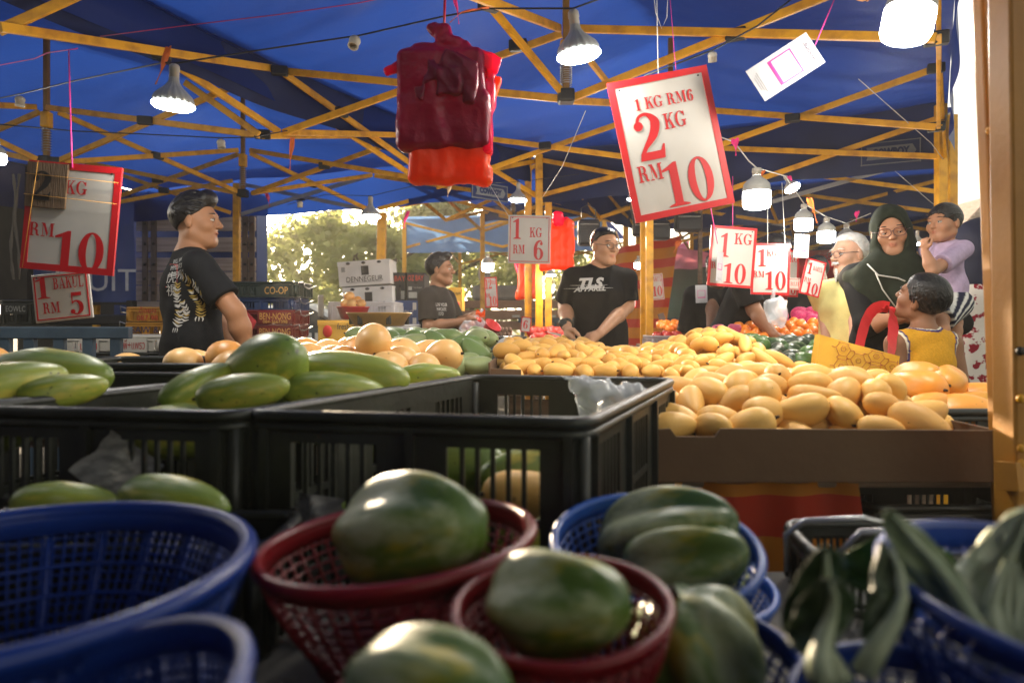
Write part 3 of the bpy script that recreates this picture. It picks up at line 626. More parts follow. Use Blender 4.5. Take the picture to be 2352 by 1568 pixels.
F_.cone((-.065, -.02, .045), (-.01, .0, .01), .006, .03, .02).cone((-.01, 0, .01), (.06, .02, -.02), .03, .045, .02).cone((.06, .02, -.02), (.10, .03, .0), .04, .03, .02).cone((-.03, .0, .02), (.0, .01, -.05), .02, .04, .02).wrinkle(.008, 40, 3).crease(.010, 45, 4)
vs, fs = F_.mesh(); tag(np_obj('plastic_bag', vs + np.array(at(1372, 915, 1.36)), fs, clear), 'clear crumpled plastic bag inside the far rim of the empty black crate', 'plastic bag')
# ================================================================ colander baskets
def basket(name, label, c, r, h, mat, tilt=(0, 0), group='plastic colander baskets', rb=.66, n=44, coarse=False):
    t = thing(name, label, 'basket', c, group); t.rotation_euler = (R(tilt[0]), R(tilt[1]), 0)
    rm = MB(); rm.tube([V(r * math.cos(a), r * math.sin(a), 0) for a in [i * math.pi / 24 for i in range(48)]], r * .045, 10, closed=True)
    rm.build('rim', mat, t, world=False)
    w_ = MB(); rr = lambda z: r * (1 - (1 - rb) * (z / h) ** 1.4)
    w_.lathe([(r * .985, -.002), (rr(h * .16) * .99, -h * .16), (rr(h * .16) * .965, -h * .16), (r * .96, -.002)], None, 48, caps=False)
    if coarse:
        for k in range(110):
            a = 2 * math.pi * (k + .5) / 110; w_.tube([V(math.cos(a) * rr(z) * .99, math.sin(a) * rr(z) * .99, -z) for z in (h * .14, h * .55, h)], .0016, 3)
        for k in range(12): q = rr(h * (.2 + .065 * k)) * .985; w_.tube([V(q * math.cos(a), q * math.sin(a), -h * (.2 + .065 * k)) for a in [i * math.pi / 24 for i in range(48)]], .0014, 3, closed=True)
    nn = 22 if coarse else n
    for k in range(nn):
        a = 2 * math.pi * k / nn; w_.tube([V(math.cos(a) * rr(z), math.sin(a) * rr(z), -z) for z in (h * .14, h * .4, h * .7, h)], (.0045 if coarse else .0022), 4)
    for k in range(2, 11 if not coarse else 6):
        z = h * k / (10 if not coarse else 5); q = rr(z) * .985; w_.tube([V(q * math.cos(a), q * math.sin(a), -z) for a in [i * math.pi / 20 for i in range(40)]], .0017 if not coarse else .0026, 4, closed=True)
    w_.build('lattice_wall', mat, t, world=False)
    b_ = MB(); b_.lathe([(0, -h), (rr(h), -h), (rr(h) * 1.02, -h - .006), (0, -h - .006)], None, 32); b_.build('base', mat, t, world=False)
    return t
blueP = M('blue_plastic', (.012, .048, .29), .32, 0, .12, 5, trans=.12, spec=.5)
blueL = M('bright_blue_plastic', (.035, .14, .58), .32, 0, .1, 5, trans=.12)
redP = M('red_plastic', (.27, .008, .014), .35, 0, .12, 5, trans=.12)
basket('colander_basket', 'red colander basket with the sun touched papaya, largest of the red ones', at(914, 1238, .72), .1415, .105, redP, (0, -5))
basket('colander_basket', 'red colander basket holding the second papaya, right of the biggest red basket', V(.040, .55, .893), .086, .085, redP, (5, -3))
basket('colander_basket', 'lowest red colander basket, cut off by the bottom edge under the two other red ones', V(-.048, .425, .868), .078, .075, redP, (6, 0))
basket('colander_basket', 'bright blue colander basket with ridged papayas, beside the red baskets', at(1505, 1250, .77), .114, .095, blueL, (13, 0))
basket('colander_basket', 'small bright blue basket tucked under the blue colander with ridged papayas', V(.22, .83, .80), .095, .06, blueL, (4, 0))
basket('colander_basket', 'blue colander basket with a lobed green squash, below the basket of ridged papayas', V(.142, .63, .812), .122, .075, blueP, (3, 0))
basket('colander_basket', 'large dark blue colander at the far left with wide ribs', V(-.446, .60, .902), .2, .14, blueP, (0, 0), coarse=True)
basket('colander_basket', 'dark blue colander with wide ribs in the bottom left corner', V(-.268, .36, .885), .125, .11, blueP, (6, -17), coarse=True)
basket('colander_basket', 'blue colander basket with pale bok choy stems in the bottom right corner', V(.425, .51, .915), .132, .11, blueP, (6, 3))
basket('colander_basket', 'blue colander basket holding dark leafy greens at the bottom, left of the bok choy', V(.275, .445, .86), .085, .09, blueP, (6, 0))
# ================================================================ fruit
def fruit_mesh(name, L, D, mats, taper=.15, bend=.1, ridges=0, ramp=0., stem=True, nu=20, nv=14, flat=1., seed=0, nose=0., lob=0.):
    mb = MB(); prof = []
    vs = []; rg = random.Random(seed)
    for i in range(nv + 1):
        t = i / nv; a = math.pi * t; x = -L / 2 * math.cos(a); rad = D / 2 * (math.sin(a) ** .94) * (1 + taper * math.cos(a)) if 0 < t < 1 else .0005
        for k in range(nu):
            an = 2 * math.pi * k / nu; q = rad * (1 + ramp * math.cos(ridges * an) * math.sin(a) ** .5) if ridges else rad
            q *= 1 + (.03 if not ridges else .06) * noise.noise(V(x * 14 + seed, math.cos(an) * 1.2, math.sin(an) * 1.2)) + (.015 * noise.noise(V(x * 60, math.cos(an) * 3, math.sin(an) * 3 + seed)) if ridges else 0)
            vs.append(V(x, q * math.cos(an), q * math.sin(an) * flat + bend * (x * x) / L * 2.2))
    fs = [(i * nu + k, i * nu + (k + 1) % nu, (i + 1) * nu + (k + 1) % nu, (i + 1) * nu + k) for i in range(nv) for k in range(nu)]
    mb.add(vs, fs, 0, True)
    if stem:
        z = bend * L * .55; mb.lathe([(.0, -.004), (D * .05, -.003), (D * .04, .004), (D * .03, .009), (0, .009)], Matrix.Translation((-L / 2, 0, z)) @ Matrix.Rotation(R(-90), 4, 'Y'), 8, 1)
    me = mb.build(name, mats); d = me.data; bpy.data.objects.remove(me); return d
stemM = M('dry_stem', (.035, .02, .012), .9)
mangoY = M('ripe_mango_skin', (.80, .47, .115), .5, 0, .1, 9, .06, 90, col2=(.70, .40, .11), rnd=.45, spec=.3)
mangoS = M('small_mango_skin', (.78, .45, .105), .5, 0, .1, 12, .06, 90, col2=(.64, .34, .07), rnd=.5, spec=.3)
mangoG = M('green_mango_skin', (.15, .24, .07), .45, 0, .1, 10, .05, 90, col2=(.27, .33, .14), rnd=.5, spec=.4)
melonY = M('yellow_melon_skin', (.74, .44, .15), .42, 0, .1, 5, .05, 60, col2=(.62, .27, .05), rnd=.5, thr=(.45, .8))
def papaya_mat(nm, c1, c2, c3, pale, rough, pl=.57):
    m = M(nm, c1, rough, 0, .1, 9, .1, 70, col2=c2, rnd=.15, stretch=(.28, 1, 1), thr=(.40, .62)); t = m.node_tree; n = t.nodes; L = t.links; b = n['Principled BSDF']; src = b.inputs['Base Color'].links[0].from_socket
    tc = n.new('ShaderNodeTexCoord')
    for sc_, col, lo, hi, det, st_ in ((16, c3, .56, .66, 3, (.35, 1, 1)), (8, pale, pl, pl + .10, 10, (.4, 1, 1)), (75, (.02, .03, .006), .70, .74, 2, (1, 1, 1))):  # pale layer: skin scuffs, plus sky sheen put into the colour
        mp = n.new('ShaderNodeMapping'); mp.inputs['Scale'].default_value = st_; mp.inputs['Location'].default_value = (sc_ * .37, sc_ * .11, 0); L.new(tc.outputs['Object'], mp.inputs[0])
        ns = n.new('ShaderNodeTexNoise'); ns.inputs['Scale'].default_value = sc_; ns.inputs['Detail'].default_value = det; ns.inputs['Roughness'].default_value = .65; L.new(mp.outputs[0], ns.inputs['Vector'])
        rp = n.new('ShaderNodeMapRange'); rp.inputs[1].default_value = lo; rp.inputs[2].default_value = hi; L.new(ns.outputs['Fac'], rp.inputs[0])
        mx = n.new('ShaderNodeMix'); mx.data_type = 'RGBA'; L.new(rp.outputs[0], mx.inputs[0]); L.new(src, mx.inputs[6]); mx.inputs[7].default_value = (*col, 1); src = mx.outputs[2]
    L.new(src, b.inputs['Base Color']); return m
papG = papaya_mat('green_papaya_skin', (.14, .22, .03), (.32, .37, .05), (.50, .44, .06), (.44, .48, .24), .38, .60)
papF = papaya_mat('mottled_papaya_skin', (.028, .085, .012), (.11, .18, .022), (.34, .30, .025), (.40, .44, .25), .42, .525)
papO = M('ripe_papaya_skin', (.80, .33, .045), .4, 0, .1, 5, .08, 60, col2=(.50, .28, .035), rnd=.3, thr=(.48, .75))
avoM = M('avocado_skin', (.05, .12, .02), .3, 0, .2, 12, .35, 90, col2=(.02, .035, .018), rnd=.6)
orgM = M('persimmon_skin', (.85, .24, .02), .3, 0, .1, 6, .05, 60, rnd=.3)
redM = M('tomato_skin', (.60, .035, .02), .25, 0, .1, 6, rnd=.4)
netM = M('pink_foam_net', (.80, .05, .20), .6, 0, .15, 160, .8, 220, col2=(.5, .02, .1))
def scatter(name, label, cat, group, meshes, pts, rg, tilt=15, smin=.88, smax=1.1):
    out = []
    for p, nr in pts:
        o = link(bpy.data.objects.new(name, rg.choice(meshes))); o.location = p
        q = Vector((0, 0, 1)).rotation_difference(nr) if nr is not None else Matrix.Identity(3).to_quaternion()
        e = Matrix.Rotation(rg.uniform(0, 6.283), 3, 'Z') @ Matrix.Rotation(R(rg.uniform(-tilt, tilt)), 3, 'Y') @ Matrix.Rotation(rg.uniform(0, 6.28), 3, 'X')
        o.rotation_euler = (q.to_matrix() @ e).to_euler(); s_ = rg.uniform(smin, smax); o.scale = (s_, s_ * rg.uniform(.95, 1.05), s_)
        out.append(tag(o, label, cat, group))
    return out
def mound(x0, x1, y0, y1, hf, sp, rg, layers=2, drop=.045, keep=lambda x, y: True, jit=.3):
    pts = []
    for ly in range(layers):
        row = 0; y = y0 + (sp * .5 if ly else 0)
        while y <= y1:
            x = x0 + (sp / 2 if (row + ly) % 2 else 0)
            while x <= x1:
                a = x + rg.uniform(-jit, jit) * sp; b = y + rg.uniform(-jit, jit) * sp
                if keep(a, b):
                    e = .02; nn = V(-(hf(a + e, b) - hf(a - e, b)) / (2 * e), -(hf(a, b + e) - hf(a, b - e)) / (2 * e), 1).normalized()
                    pts.append((V(a, b, hf(a, b) - ly * drop + rg.uniform(-.006, .008)), nn))
                x += sp
            y += sp * .87; row += 1
    return pts
def st(a, b, x): t = max(0, min(1, (x - a) / (b - a))); return t * t * (3 - 2 * t)
rg = random.Random(11)
def speckle(m, sc_=60, col=(.16, .07, .02), lo=.70, hi=.76):
    t = m.node_tree; n = t.nodes; L = t.links; b = n['Principled BSDF']; src = b.inputs['Base Color'].links[0].from_socket; tc = n.new('ShaderNodeTexCoord'); oi = n.new('ShaderNodeObjectInfo')
    ad = n.new('ShaderNodeVectorMath'); ad.operation = 'ADD'; L.new(tc.outputs['Object'], ad.inputs[0]); L.new(oi.outputs['Random'], ad.inputs[1])
    ns = n.new('ShaderNodeTexNoise'); ns.inputs['Scale'].default_value = sc_; ns.inputs['Detail'].default_value = 3; L.new(ad.outputs[0], ns.inputs['Vector'])
    rp = n.new('ShaderNodeMapRange'); rp.inputs[1].default_value = lo; rp.inputs[2].default_value = hi; rp.inputs[4].default_value = .8; L.new(ns.outputs['Fac'], rp.inputs[0])
    mx = n.new('ShaderNodeMix'); mx.data_type = 'RGBA'; L.new(rp.outputs[0], mx.inputs[0]); L.new(src, mx.inputs[6]); mx.inputs[7].default_value = (*col, 1); L.new(mx.outputs[2], b.inputs['Base Color'])
for q in (mangoY, mangoS, melonY, papO, mangoG): speckle(q)
# -- ripe mangoes in the cardboard tray
mm = [fruit_mesh('mango_mesh', (.132, .120, .140, .112)[i], (.080, .084, .074, .078)[i], [mangoY, stemM], (.22, .12, .28, .1)[i], (.10, .06, .15, .04)[i], seed=i, flat=.92) for i in range(4)]
# -- cardboard tray
t = thing('cardboard_tray', 'long brown cardboard tray full of ripe yellow mangoes at the right', 'tray', (.66, 1.66, .80))
def cardwall(a, b, z0, z1, parent, notch=None, mat=MT['card'], nm='side_wall'):
    a = V(*a, 0); b = V(*b, 0); d = (b - a).normalized(); L0 = (b - a).length; m = Matrix.Translation(a) @ Matrix((d, V(-d.y, d.x, 0), V(0, 0, 1))).transposed().to_4x4()
    top = [(L0, z1)]
    if notch: top += [(notch[1], z1 + .004), (notch[1] - .012, z1 - notch[2]), (notch[0] + .012, z1 - notch[2]), (notch[0], z1 + .004)]
    top += [(0, z1 + .002)]
    mb = MB(); mb.prism([(0, z0), (L0, z0)] + top, m, .007); return mb.build(nm, mat, parent, bev=.0015)
cardwall((.285, 1.36), (.985, 1.36), .802, .905, t, (.03, .13, .012)); cardwall((.985, 1.368), (.985, 1.97), .802, .90, t); cardwall((.285, 1.98), (.985, 1.98), .802, .90, t); cardwall((.285, 1.368), (.285, 1.97), .802, .90, t)
mb = MB(); mb.box((.635, 1.67, .806), (.69, .6, .004)); mb.build('floor_panel', MT['card'], t)
hf = lambda x, y: .888 + .088 * st(1.36, 1.70, y) * (1 - .45 * (1 - st(.32, .70, x))) * (1 - .2 * st(.82, 1.0, x)) - .04 * st(1.75, 1.98, y)
scatter('ripe_mango', 'ripe yellow mango heaped in the brown cardboard tray', 'mango', 'ripe mangoes in the cardboard tray', mm, mound(.335, .95, 1.43, 1.94, hf, .086, rg, 2, .052, jit=.2, keep=lambda x, y: 1.428 < y and .325 < x < .945), rg, 24, .82, 1.08)
# -- small yellow mangoes
ms = [fruit_mesh('small_mango_mesh', .098, .058, [mangoS, stemM], .2, .12, seed=i + 5, flat=.9, nu=16, nv=12) for i in range(2)] + [fruit_mesh('long_mango_mesh', .135, .055, [mangoS, stemM], .12, .16, seed=9, flat=.9, nu=16, nv=12)]
hs = lambda x, y: .945 + .085 * st(2.25, 2.78, y) * (.75 + .25 * math.sin(x * 7 + 1)) + .045 * st(.55, .8, x) * st(2.4, 2.7, y) - .10 * st(.85, 1.15, x)
scatter('small_mango', 'small yellow mango piled on the long middle table', 'mango', 'small yellow mangoes on the middle table', ms[:2], mound(.0, .75, 2.32, 3.0, hs, .076, rg, 2, .05), rg, 25)
scatter('small_mango', 'long slender yellow mango piled at the right of the middle table', 'mango', 'slender yellow mangoes on the middle table', ms[2:] + ms[:1], mound(.78, 1.38, 2.32, 3.05, hs, .088, rg, 2, .05, keep=lambda x, y: not (x > .97 and y > 2.62)), rg, 15)
# -- green mangoes
mg = [fruit_mesh('green_mango_mesh', .145, .085, [mangoG, stemM], .2, .14, seed=i + 20, flat=.88) for i in range(3)]
hg = lambda x, y: .945 + .11 * st(2.45, 2.85, y)
scatter('green_mango', 'green mango in the pile left of the small yellow mangoes', 'mango', 'green mangoes', mg, mound(-.62, -.12, 2.50, 3.02, hg, .094, rg, 2, .06), rg, 25)
cbx = thing('cardboard_flap', 'cut cardboard panel between the green and the small yellow mangoes', 'cardboard', (-.06, 2.5, .90))
cardwall((-.075, 2.26), (-.062, 2.66), .905, .985, cbx, nm='panel'); cardwall((-.07, 2.255), (.03, 2.245), .905, .965, cbx, nm='flap')
# -- round yellow melons at the left table
ml = [fruit_mesh('melon_mesh', .128, .112, [melonY, stemM], .08, .02, seed=i + 30) for i in range(3)]
hm = lambda x, y: .955 + .055 * st(1.8, 2.15, y)
scatter('yellow_melon', 'round yellow orange melon piled behind the green papayas', 'melon', 'round yellow melons', ml, mound(-.66, -.2, 1.86, 2.3, hm, .118, rg, 1) , rg, 25, .9, 1.05)
scatter('yellow_melon', 'yellow melon on top of the pile below the brass scale bowl', 'melon', None, ml[:1], [(V(-.41, 2.02, 1.062), V(0, -.5, 1).normalized())], rg, 10)
lm = [fruit_mesh('long_melon_mesh', .20, .115, [melonY, stemM], .1, .04, seed=i + 40) for i in range(2)]
scatter('long_melon', 'oval yellow melon lying along the left table before the white Thai crate', 'melon', 'oval yellow melons', lm, [(V(x, y, z), None) for x, y, z in ((-1.56, 1.98, 1.0), (-1.40, 1.93, .985), (-1.25, 2.22, .97), (-1.03, 2.22, .975), (-.92, 2.2, .955), (-1.72, 2.1, .99), (-1.5, 2.25, .97))], rg, 4)
scatter('yellow_melon', 'round yellow melon resting behind the back crate by the young man', 'melon', 'melons by the young man', ml, [(V(x, y, z), None) for x, y, z in ((-.83, 1.98, 1.015), (-.94, 1.95, 1.0), (-.72, 2.05, 1.01), (-.77, 1.88, .985))], rg, 20, .9, 1.05)
# -- papayas
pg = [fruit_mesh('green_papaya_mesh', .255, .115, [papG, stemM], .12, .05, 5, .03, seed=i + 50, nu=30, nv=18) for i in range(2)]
pf = fruit_mesh('round_papaya_mesh', .20, .126, [papF, stemM], .10, .02, 5, .085, seed=61, nu=60, nv=30)
pr = fruit_mesh('ridged_papaya_mesh', .19, .115, [papF, stemM], .2, .04, 5, .15, seed=62, nu=60, nv=26)
sq = fruit_mesh('squash_mesh', .105, .115, [papF, stemM], .05, .0, 6, .17, seed=63, nu=48, nv=20)
def one(name, label, cat, me, loc, rot, sc=1., group=None):
    o = link(bpy.data.objects.new(name, me)); o.location = loc; o.rotation_euler = tuple(R(a) for a in rot); o.scale = (sc, sc, sc); return tag(o, label, cat, group)
speckle(papG, 34, (.03, .035, .01), .69, .73)
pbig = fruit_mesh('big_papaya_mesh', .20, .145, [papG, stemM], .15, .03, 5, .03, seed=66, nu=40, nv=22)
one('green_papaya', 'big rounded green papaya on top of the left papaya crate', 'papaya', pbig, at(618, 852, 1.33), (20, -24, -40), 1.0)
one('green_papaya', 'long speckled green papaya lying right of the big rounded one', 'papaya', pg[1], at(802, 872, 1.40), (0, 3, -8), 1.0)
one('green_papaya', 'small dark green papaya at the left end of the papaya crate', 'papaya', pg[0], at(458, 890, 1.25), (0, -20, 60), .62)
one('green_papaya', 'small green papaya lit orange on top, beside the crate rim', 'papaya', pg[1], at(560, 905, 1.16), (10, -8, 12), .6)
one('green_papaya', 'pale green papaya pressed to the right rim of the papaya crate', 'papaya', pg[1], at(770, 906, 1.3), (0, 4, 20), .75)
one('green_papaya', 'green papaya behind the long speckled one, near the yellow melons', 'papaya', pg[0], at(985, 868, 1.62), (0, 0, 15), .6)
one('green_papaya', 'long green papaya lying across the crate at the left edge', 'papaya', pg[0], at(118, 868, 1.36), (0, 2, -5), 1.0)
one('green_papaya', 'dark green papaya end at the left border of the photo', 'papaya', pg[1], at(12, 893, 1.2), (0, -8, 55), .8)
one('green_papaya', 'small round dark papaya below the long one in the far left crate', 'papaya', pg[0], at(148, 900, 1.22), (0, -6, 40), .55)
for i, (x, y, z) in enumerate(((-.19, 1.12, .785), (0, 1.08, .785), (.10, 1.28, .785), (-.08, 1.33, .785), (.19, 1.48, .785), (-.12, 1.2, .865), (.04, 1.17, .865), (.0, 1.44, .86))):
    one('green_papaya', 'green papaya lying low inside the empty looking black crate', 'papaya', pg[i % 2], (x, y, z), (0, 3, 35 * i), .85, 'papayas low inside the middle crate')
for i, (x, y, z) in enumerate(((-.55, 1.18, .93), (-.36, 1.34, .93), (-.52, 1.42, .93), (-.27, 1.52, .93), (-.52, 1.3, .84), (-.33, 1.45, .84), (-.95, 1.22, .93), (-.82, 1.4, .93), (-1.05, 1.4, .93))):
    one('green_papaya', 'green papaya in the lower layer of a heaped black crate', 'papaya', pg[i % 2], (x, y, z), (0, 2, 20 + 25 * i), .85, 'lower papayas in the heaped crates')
one('ripe_mango', 'yellow orange mango glimpsed through the slots of the empty black crate', 'mango', mm[0], (.02, 1.02, .862), (0, 0, 20), 1.0)
crate('plastic_crate', 'low black crate behind the big left colander, under two papayas', [(-.66, .81), (-.30, .81), (-.30, .95), (-.66, .95)], .722, .85, BP, 'black plastic crates', rows=1)
one('front_papaya', 'big mottled papaya with an orange sun patch in the largest red basket', 'papaya', pf, at(945, 1222, .705), (15, -14, -35), .93)
one('front_papaya', 'mottled papaya in the middle red basket, right of the sun touched one', 'papaya', pf, at(1282, 1384, .545), (30, -12, -38), .64)
one('front_papaya', 'mottled papaya in the lowest red basket at the bottom edge', 'papaya', pf, at(985, 1588, .44), (60, -8, -25), .60)
one('ridged_papaya', 'upper deeply ridged papaya in the bright blue basket', 'papaya', pr, at(1535, 1235, .79), (10, -22, -30), .90)
one('ridged_papaya', 'lower deeply ridged papaya in the bright blue basket, nearer its front rim', 'papaya', pr, at(1575, 1288, .735), (50, -18, -25), .72)
one('green_squash', 'lobed green squash in the lower blue basket', 'squash', sq, at(1592, 1492, .61), (20, 70, 10), 1.0)
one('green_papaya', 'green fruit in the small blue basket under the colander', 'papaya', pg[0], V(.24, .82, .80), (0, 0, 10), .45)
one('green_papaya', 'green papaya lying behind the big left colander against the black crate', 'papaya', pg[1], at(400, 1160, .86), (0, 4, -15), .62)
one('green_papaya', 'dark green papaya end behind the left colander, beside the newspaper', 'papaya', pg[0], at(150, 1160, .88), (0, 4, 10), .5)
po = [fruit_mesh('ripe_papaya_mesh', .21, .115, [papO, stemM], .15, .04, 5, .04, seed=70 + i, nu=28) for i in range(2)]
scatter('ripe_papaya', 'ripe orange papaya stacked behind the mango tray at the right', 'papaya', 'ripe orange papayas', po, [(V(x, y, z), None) for x, y, z in ((1.07, 1.76, .885), (1.16, 1.75, .885), (1.25, 1.82, .885), (1.11, 1.88, .94), (1.21, 1.9, .945), (1.30, 1.9, .90), (1.20, 2.03, .955), (1.30, 2.04, .945), (1.12, 2.02, .90))], rg, 18, .8, .92)
crate('plastic_crate', 'black plastic crate under the ripe orange papayas', [(1.0, 1.68), (1.36, 1.68), (1.36, 2.13), (1.0, 2.13)], .802, .90, BP, 'black plastic crates', rows=1)
# -- avocados, persimmons, netted fruit
av = [fruit_mesh('avocado_mesh', .115, .078, [avoM, stemM], .3, .02, seed=80 + i, nu=16, nv=12) for i in range(2)]
ha = lambda x, y: .94 + .13 * st(3.15, 3.75, y) 
scatter('avocado', 'dark green avocado on the stall right of the slender mangoes', 'avocado', 'avocados', av, mound(1.00, 1.38, 2.70, 3.12, lambda x, y: .955 + .07 * st(2.7, 3.1, y), .080, rg, 2, .05), rg, 25)
og = [fruit_mesh('persimmon_mesh', .06, .075, [orgM, stemM], .02, .0, 4, .03, seed=90, nu=16, nv=10)]
hp_ = lambda x, y: .955 + .16 * st(3.3, 4.0, y)
scatter('persimmon', 'orange persimmon in the sloping heap behind the avocados', 'persimmon', 'persimmons', og, mound(1.22, 1.86, 3.27, 3.98, hp_, .069, rg, 1), rg, 10)
nf = [fruit_mesh('netted_fruit_mesh', .12, .105, [netM, papG], .05, .0, seed=95, nu=18, nv=12)]
scatter('netted_fruit', 'fruit wrapped in pink foam net behind the persimmons', 'fruit', 'pink netted fruit', nf, mound(1.52, 2.02, 4.02, 4.4, lambda x, y: 1.03 + .13 * st(4.0, 4.4, y), .105, rg, 1), rg, 40)
bx_ = MB(); bx_.box((1.78, 4.22, .965), (.56, .46, .13)); tag(bx_.build('fruit_box', M('red_box', (.5, .03, .03), .6), bev=.005), 'red box under the pink netted fruit', 'box')
# -- tomatoes and oranges far away
tm_ = [fruit_mesh('tomato_mesh', .06, .068, [redM, stemM], .02, 0, seed=99, nu=12, nv=8)]
scatter('tomato', 'red tomato in the far heap behind the yellow corner post', 'tomato', 'tomatoes on the far table', tm_, mound(.14, .60, 5.0, 5.5, lambda x, y: .955 + .10 * st(4.95, 5.3, y), .068, rg, 1), rg, 10)
os_ = [fruit_mesh('orange_mesh', .075, .078, [orgM, stemM], .02, 0, seed=100, nu=12, nv=8)]
scatter('orange', 'orange in the far heap right of the double yellow posts', 'orange', 'oranges on the far table', os_, mound(1.15, 1.72, 4.85, 5.35, lambda x, y: .99 + .11 * st(4.85, 5.2, y), .078, rg, 1), rg, 10)
# -- watermelon wedge, purple cloth
wm = MB(); wm.prism([(0.07 * math.cos(R(a)), .07 * math.sin(R(a))) for a in range(180, 361, 12)], Matrix.Translation(at(1862, 848, 2.75)), .03); wm.prism([(0.062 * math.cos(R(a)), .002 + .062 * math.sin(R(a))) for a in range(180, 361, 12)], Matrix.Translation(at(1862, 847, 2.72)), .04, 1)
tag(wm.build('watermelon_slice', [papG, M('watermelon_flesh', (.75, .08, .08), .4)]), 'cut red watermelon slice beside the yellow shopping bag', 'watermelon')
# ================================================================ leafy greens
leafD = M('dark_leaf', (.022, .05, .014), .42, 0, .2, 14, .3, 30, trans=.2, col2=(.10, .13, .06), stretch=(3, 3, .35), thr=(.45, .75)); stalk = M('pale_stalk', (.40, .46, .30), .4, 0, .12, 8, .1, 40, stretch=(1, 1, .2), trans=.15)
leafP = M('grey_green_leaf', (.34, .40, .27), .5, 0, .15, 14, .35, 30, trans=.2, col2=(.20, .26, .15), stretch=(3, 3, .35))
def leaf(name, label, base, tip, wd, mat, seed, bend=.03, fold=.35, group=None, stem=.3, smat=None, cat='leafy greens'):
    b = Vector(base); tpt = Vector(tip); ax = tpt - b; Ln = ax.length; ax.normalize(); sx = ax.cross(V(0, 1, 0)).normalized(); nz = sx.cross(ax)
    t = thing(name, label, cat, base, group)
    def f(a, s):
        k = max(0, (a - stem * .7) / (1 - stem * .7)); wv = wd * (math.sin(math.pi * min(1, k) ** .85) ** .55) if k > 0 else 0; wv = max(wv, .004)
        q = (s - .5) * 2; return b + ax * Ln * a + sx * q * wv * .5 + nz * (abs(q) * wv * fold * (1 - .5 * a) + bend * math.sin(a * 3.1) + .010 * noise.noise(V(a * 6, q * 2, seed)) * abs(q) + .0016 * abs(math.sin(q * 9 + a * 5))) + sx * .012 * math.sin(a * 4 + seed)
    mb = MB(); mb.grid(f, 30, 14); mb.build('blade', mat, t, solid=.0008)
    sb = MB(); sb.tube([b + ax * Ln * a + sx * .012 * math.sin(a * 4 + seed) + nz * (bend * math.sin(a * 3.1) - .002) for a in (0, .2, .4, .6, .8, .95)], [.006 + wd * .06, .006 + wd * .05, .006, .004, .003, .0015], 8); sb.build('midrib', smat or stalk, t)
    if cat == 'bok choy':
        for q in (-1, 0, 1):
            sb = MB(); sb.tube([b + sx * q * .012 + nz * (.008 + .004 * abs(q)), b + ax * Ln * .3 + sx * q * .010 + nz * .012, b + ax * Ln * .62 + sx * q * .004 + nz * .004], [.0065, .0055, .002], 8); sb.build('stalk', smat or stalk, t)
    return t
leaf('green_leaf', 'broad dark leaf with a pale rib rising from the leafy greens basket', at(1965, 1560, .47), at(1858, 1262, .50), .05, leafD, 1, .02)
leaf('green_leaf', 'narrow shaded leaf standing right of the broad dark leaf', at(2010, 1560, .47), at(2020, 1240, .52), .036, leafD, 2, -.01)
leaf('green_leaf', 'long pale green leaf leaning left out of the bok choy basket', at(2290, 1530, .48), at(2060, 1160, .52), .032, leafP, 3, .03, smat=leafP)
leaf('green_leaf', 'bright green leaf edge behind the leaning pale leaf', at(2230, 1420, .54), at(2140, 1215, .58), .05, M('bright_leaf', (.05, .14, .015), .45, trans=.25), 4, .01)
leaf('green_leaf', 'small bright leaf standing behind the wire handled basket', at(2060, 1420, .60), at(2040, 1225, .60), .05, M('bright_leaf', (.05, .14, .015)), 6, .01)
leaf('green_leaf', 'shaded leaf low in the leafy greens basket', at(1930, 1568, .43), at(1880, 1330, .45), .045, leafD, 8, .02)
for i, (u0, v0, u1, v1, d, wd) in enumerate(((2330, 1520, 2330, 1160, .50, .052), (2300, 1540, 2280, 1210, .53, .04), (2380, 1540, 2390, 1170, .5, .05))):
    leaf('bok_choy', ['thick pale bok choy stalk standing at the right edge', 'bok choy stalk half hidden behind the thick pale one', 'bok choy stalk cut off by the right border'][i], at(u0, v0, d), at(u1, v1, d + .04), wd, M('bok_choy_stalk', (.56, .60, .46), .5, 0, .12, 14, .4, 30, col2=(.34, .40, .26), stretch=(3, 3, .3)), 20 + i, .02, .25, stem=.05, cat='bok choy')
# ================================================================ black tray with wire handle, tarps below the mango table
t = crate('wire_handled_basket', 'low black basket with a bent wire handle on the grey table', [(.42, .93), (.66, .93), (.68, 1.08), (.44, 1.08)], .722, .80, BP, rows=1, cat='basket')
mb = MB(); mb.tube([V(.40, .99, .76), V(.395, .985, .815), V(.42, .98, .835), V(.50, .97, .842), V(.53, .965, .835)], .0045, 8); mb.tube([V(.44, .93, .80), V(.47, .92, .838), V(.58, .92, .84), V(.66, .925, .80)], .0045, 8); mb.build('wire_handle', MT['steel'], t)
hang('orange_sheet', 'orange and red tarpaulin skirt glowing under the mango table', 'tarpaulin', [V(.33, 1.385, .795), V(.70, 1.385, .795), V(.78, 1.42, .05), V(.32, 1.40, .05)], STR, amp=.02)
crate('plastic_crate', 'black crate in the dark under the mango table at the right', [(.74, 1.40), (1.14, 1.40), (1.14, 1.7), (.74, 1.7)], .40, .74, BP, 'black plastic crates')
bxs = MB(); bxs.box((.97, 1.55, .20), (.5, .36, .39)); tag(bxs.build('storage_box', MT['card'], bev=.004), 'brown box on the ground under the black crate', 'box')
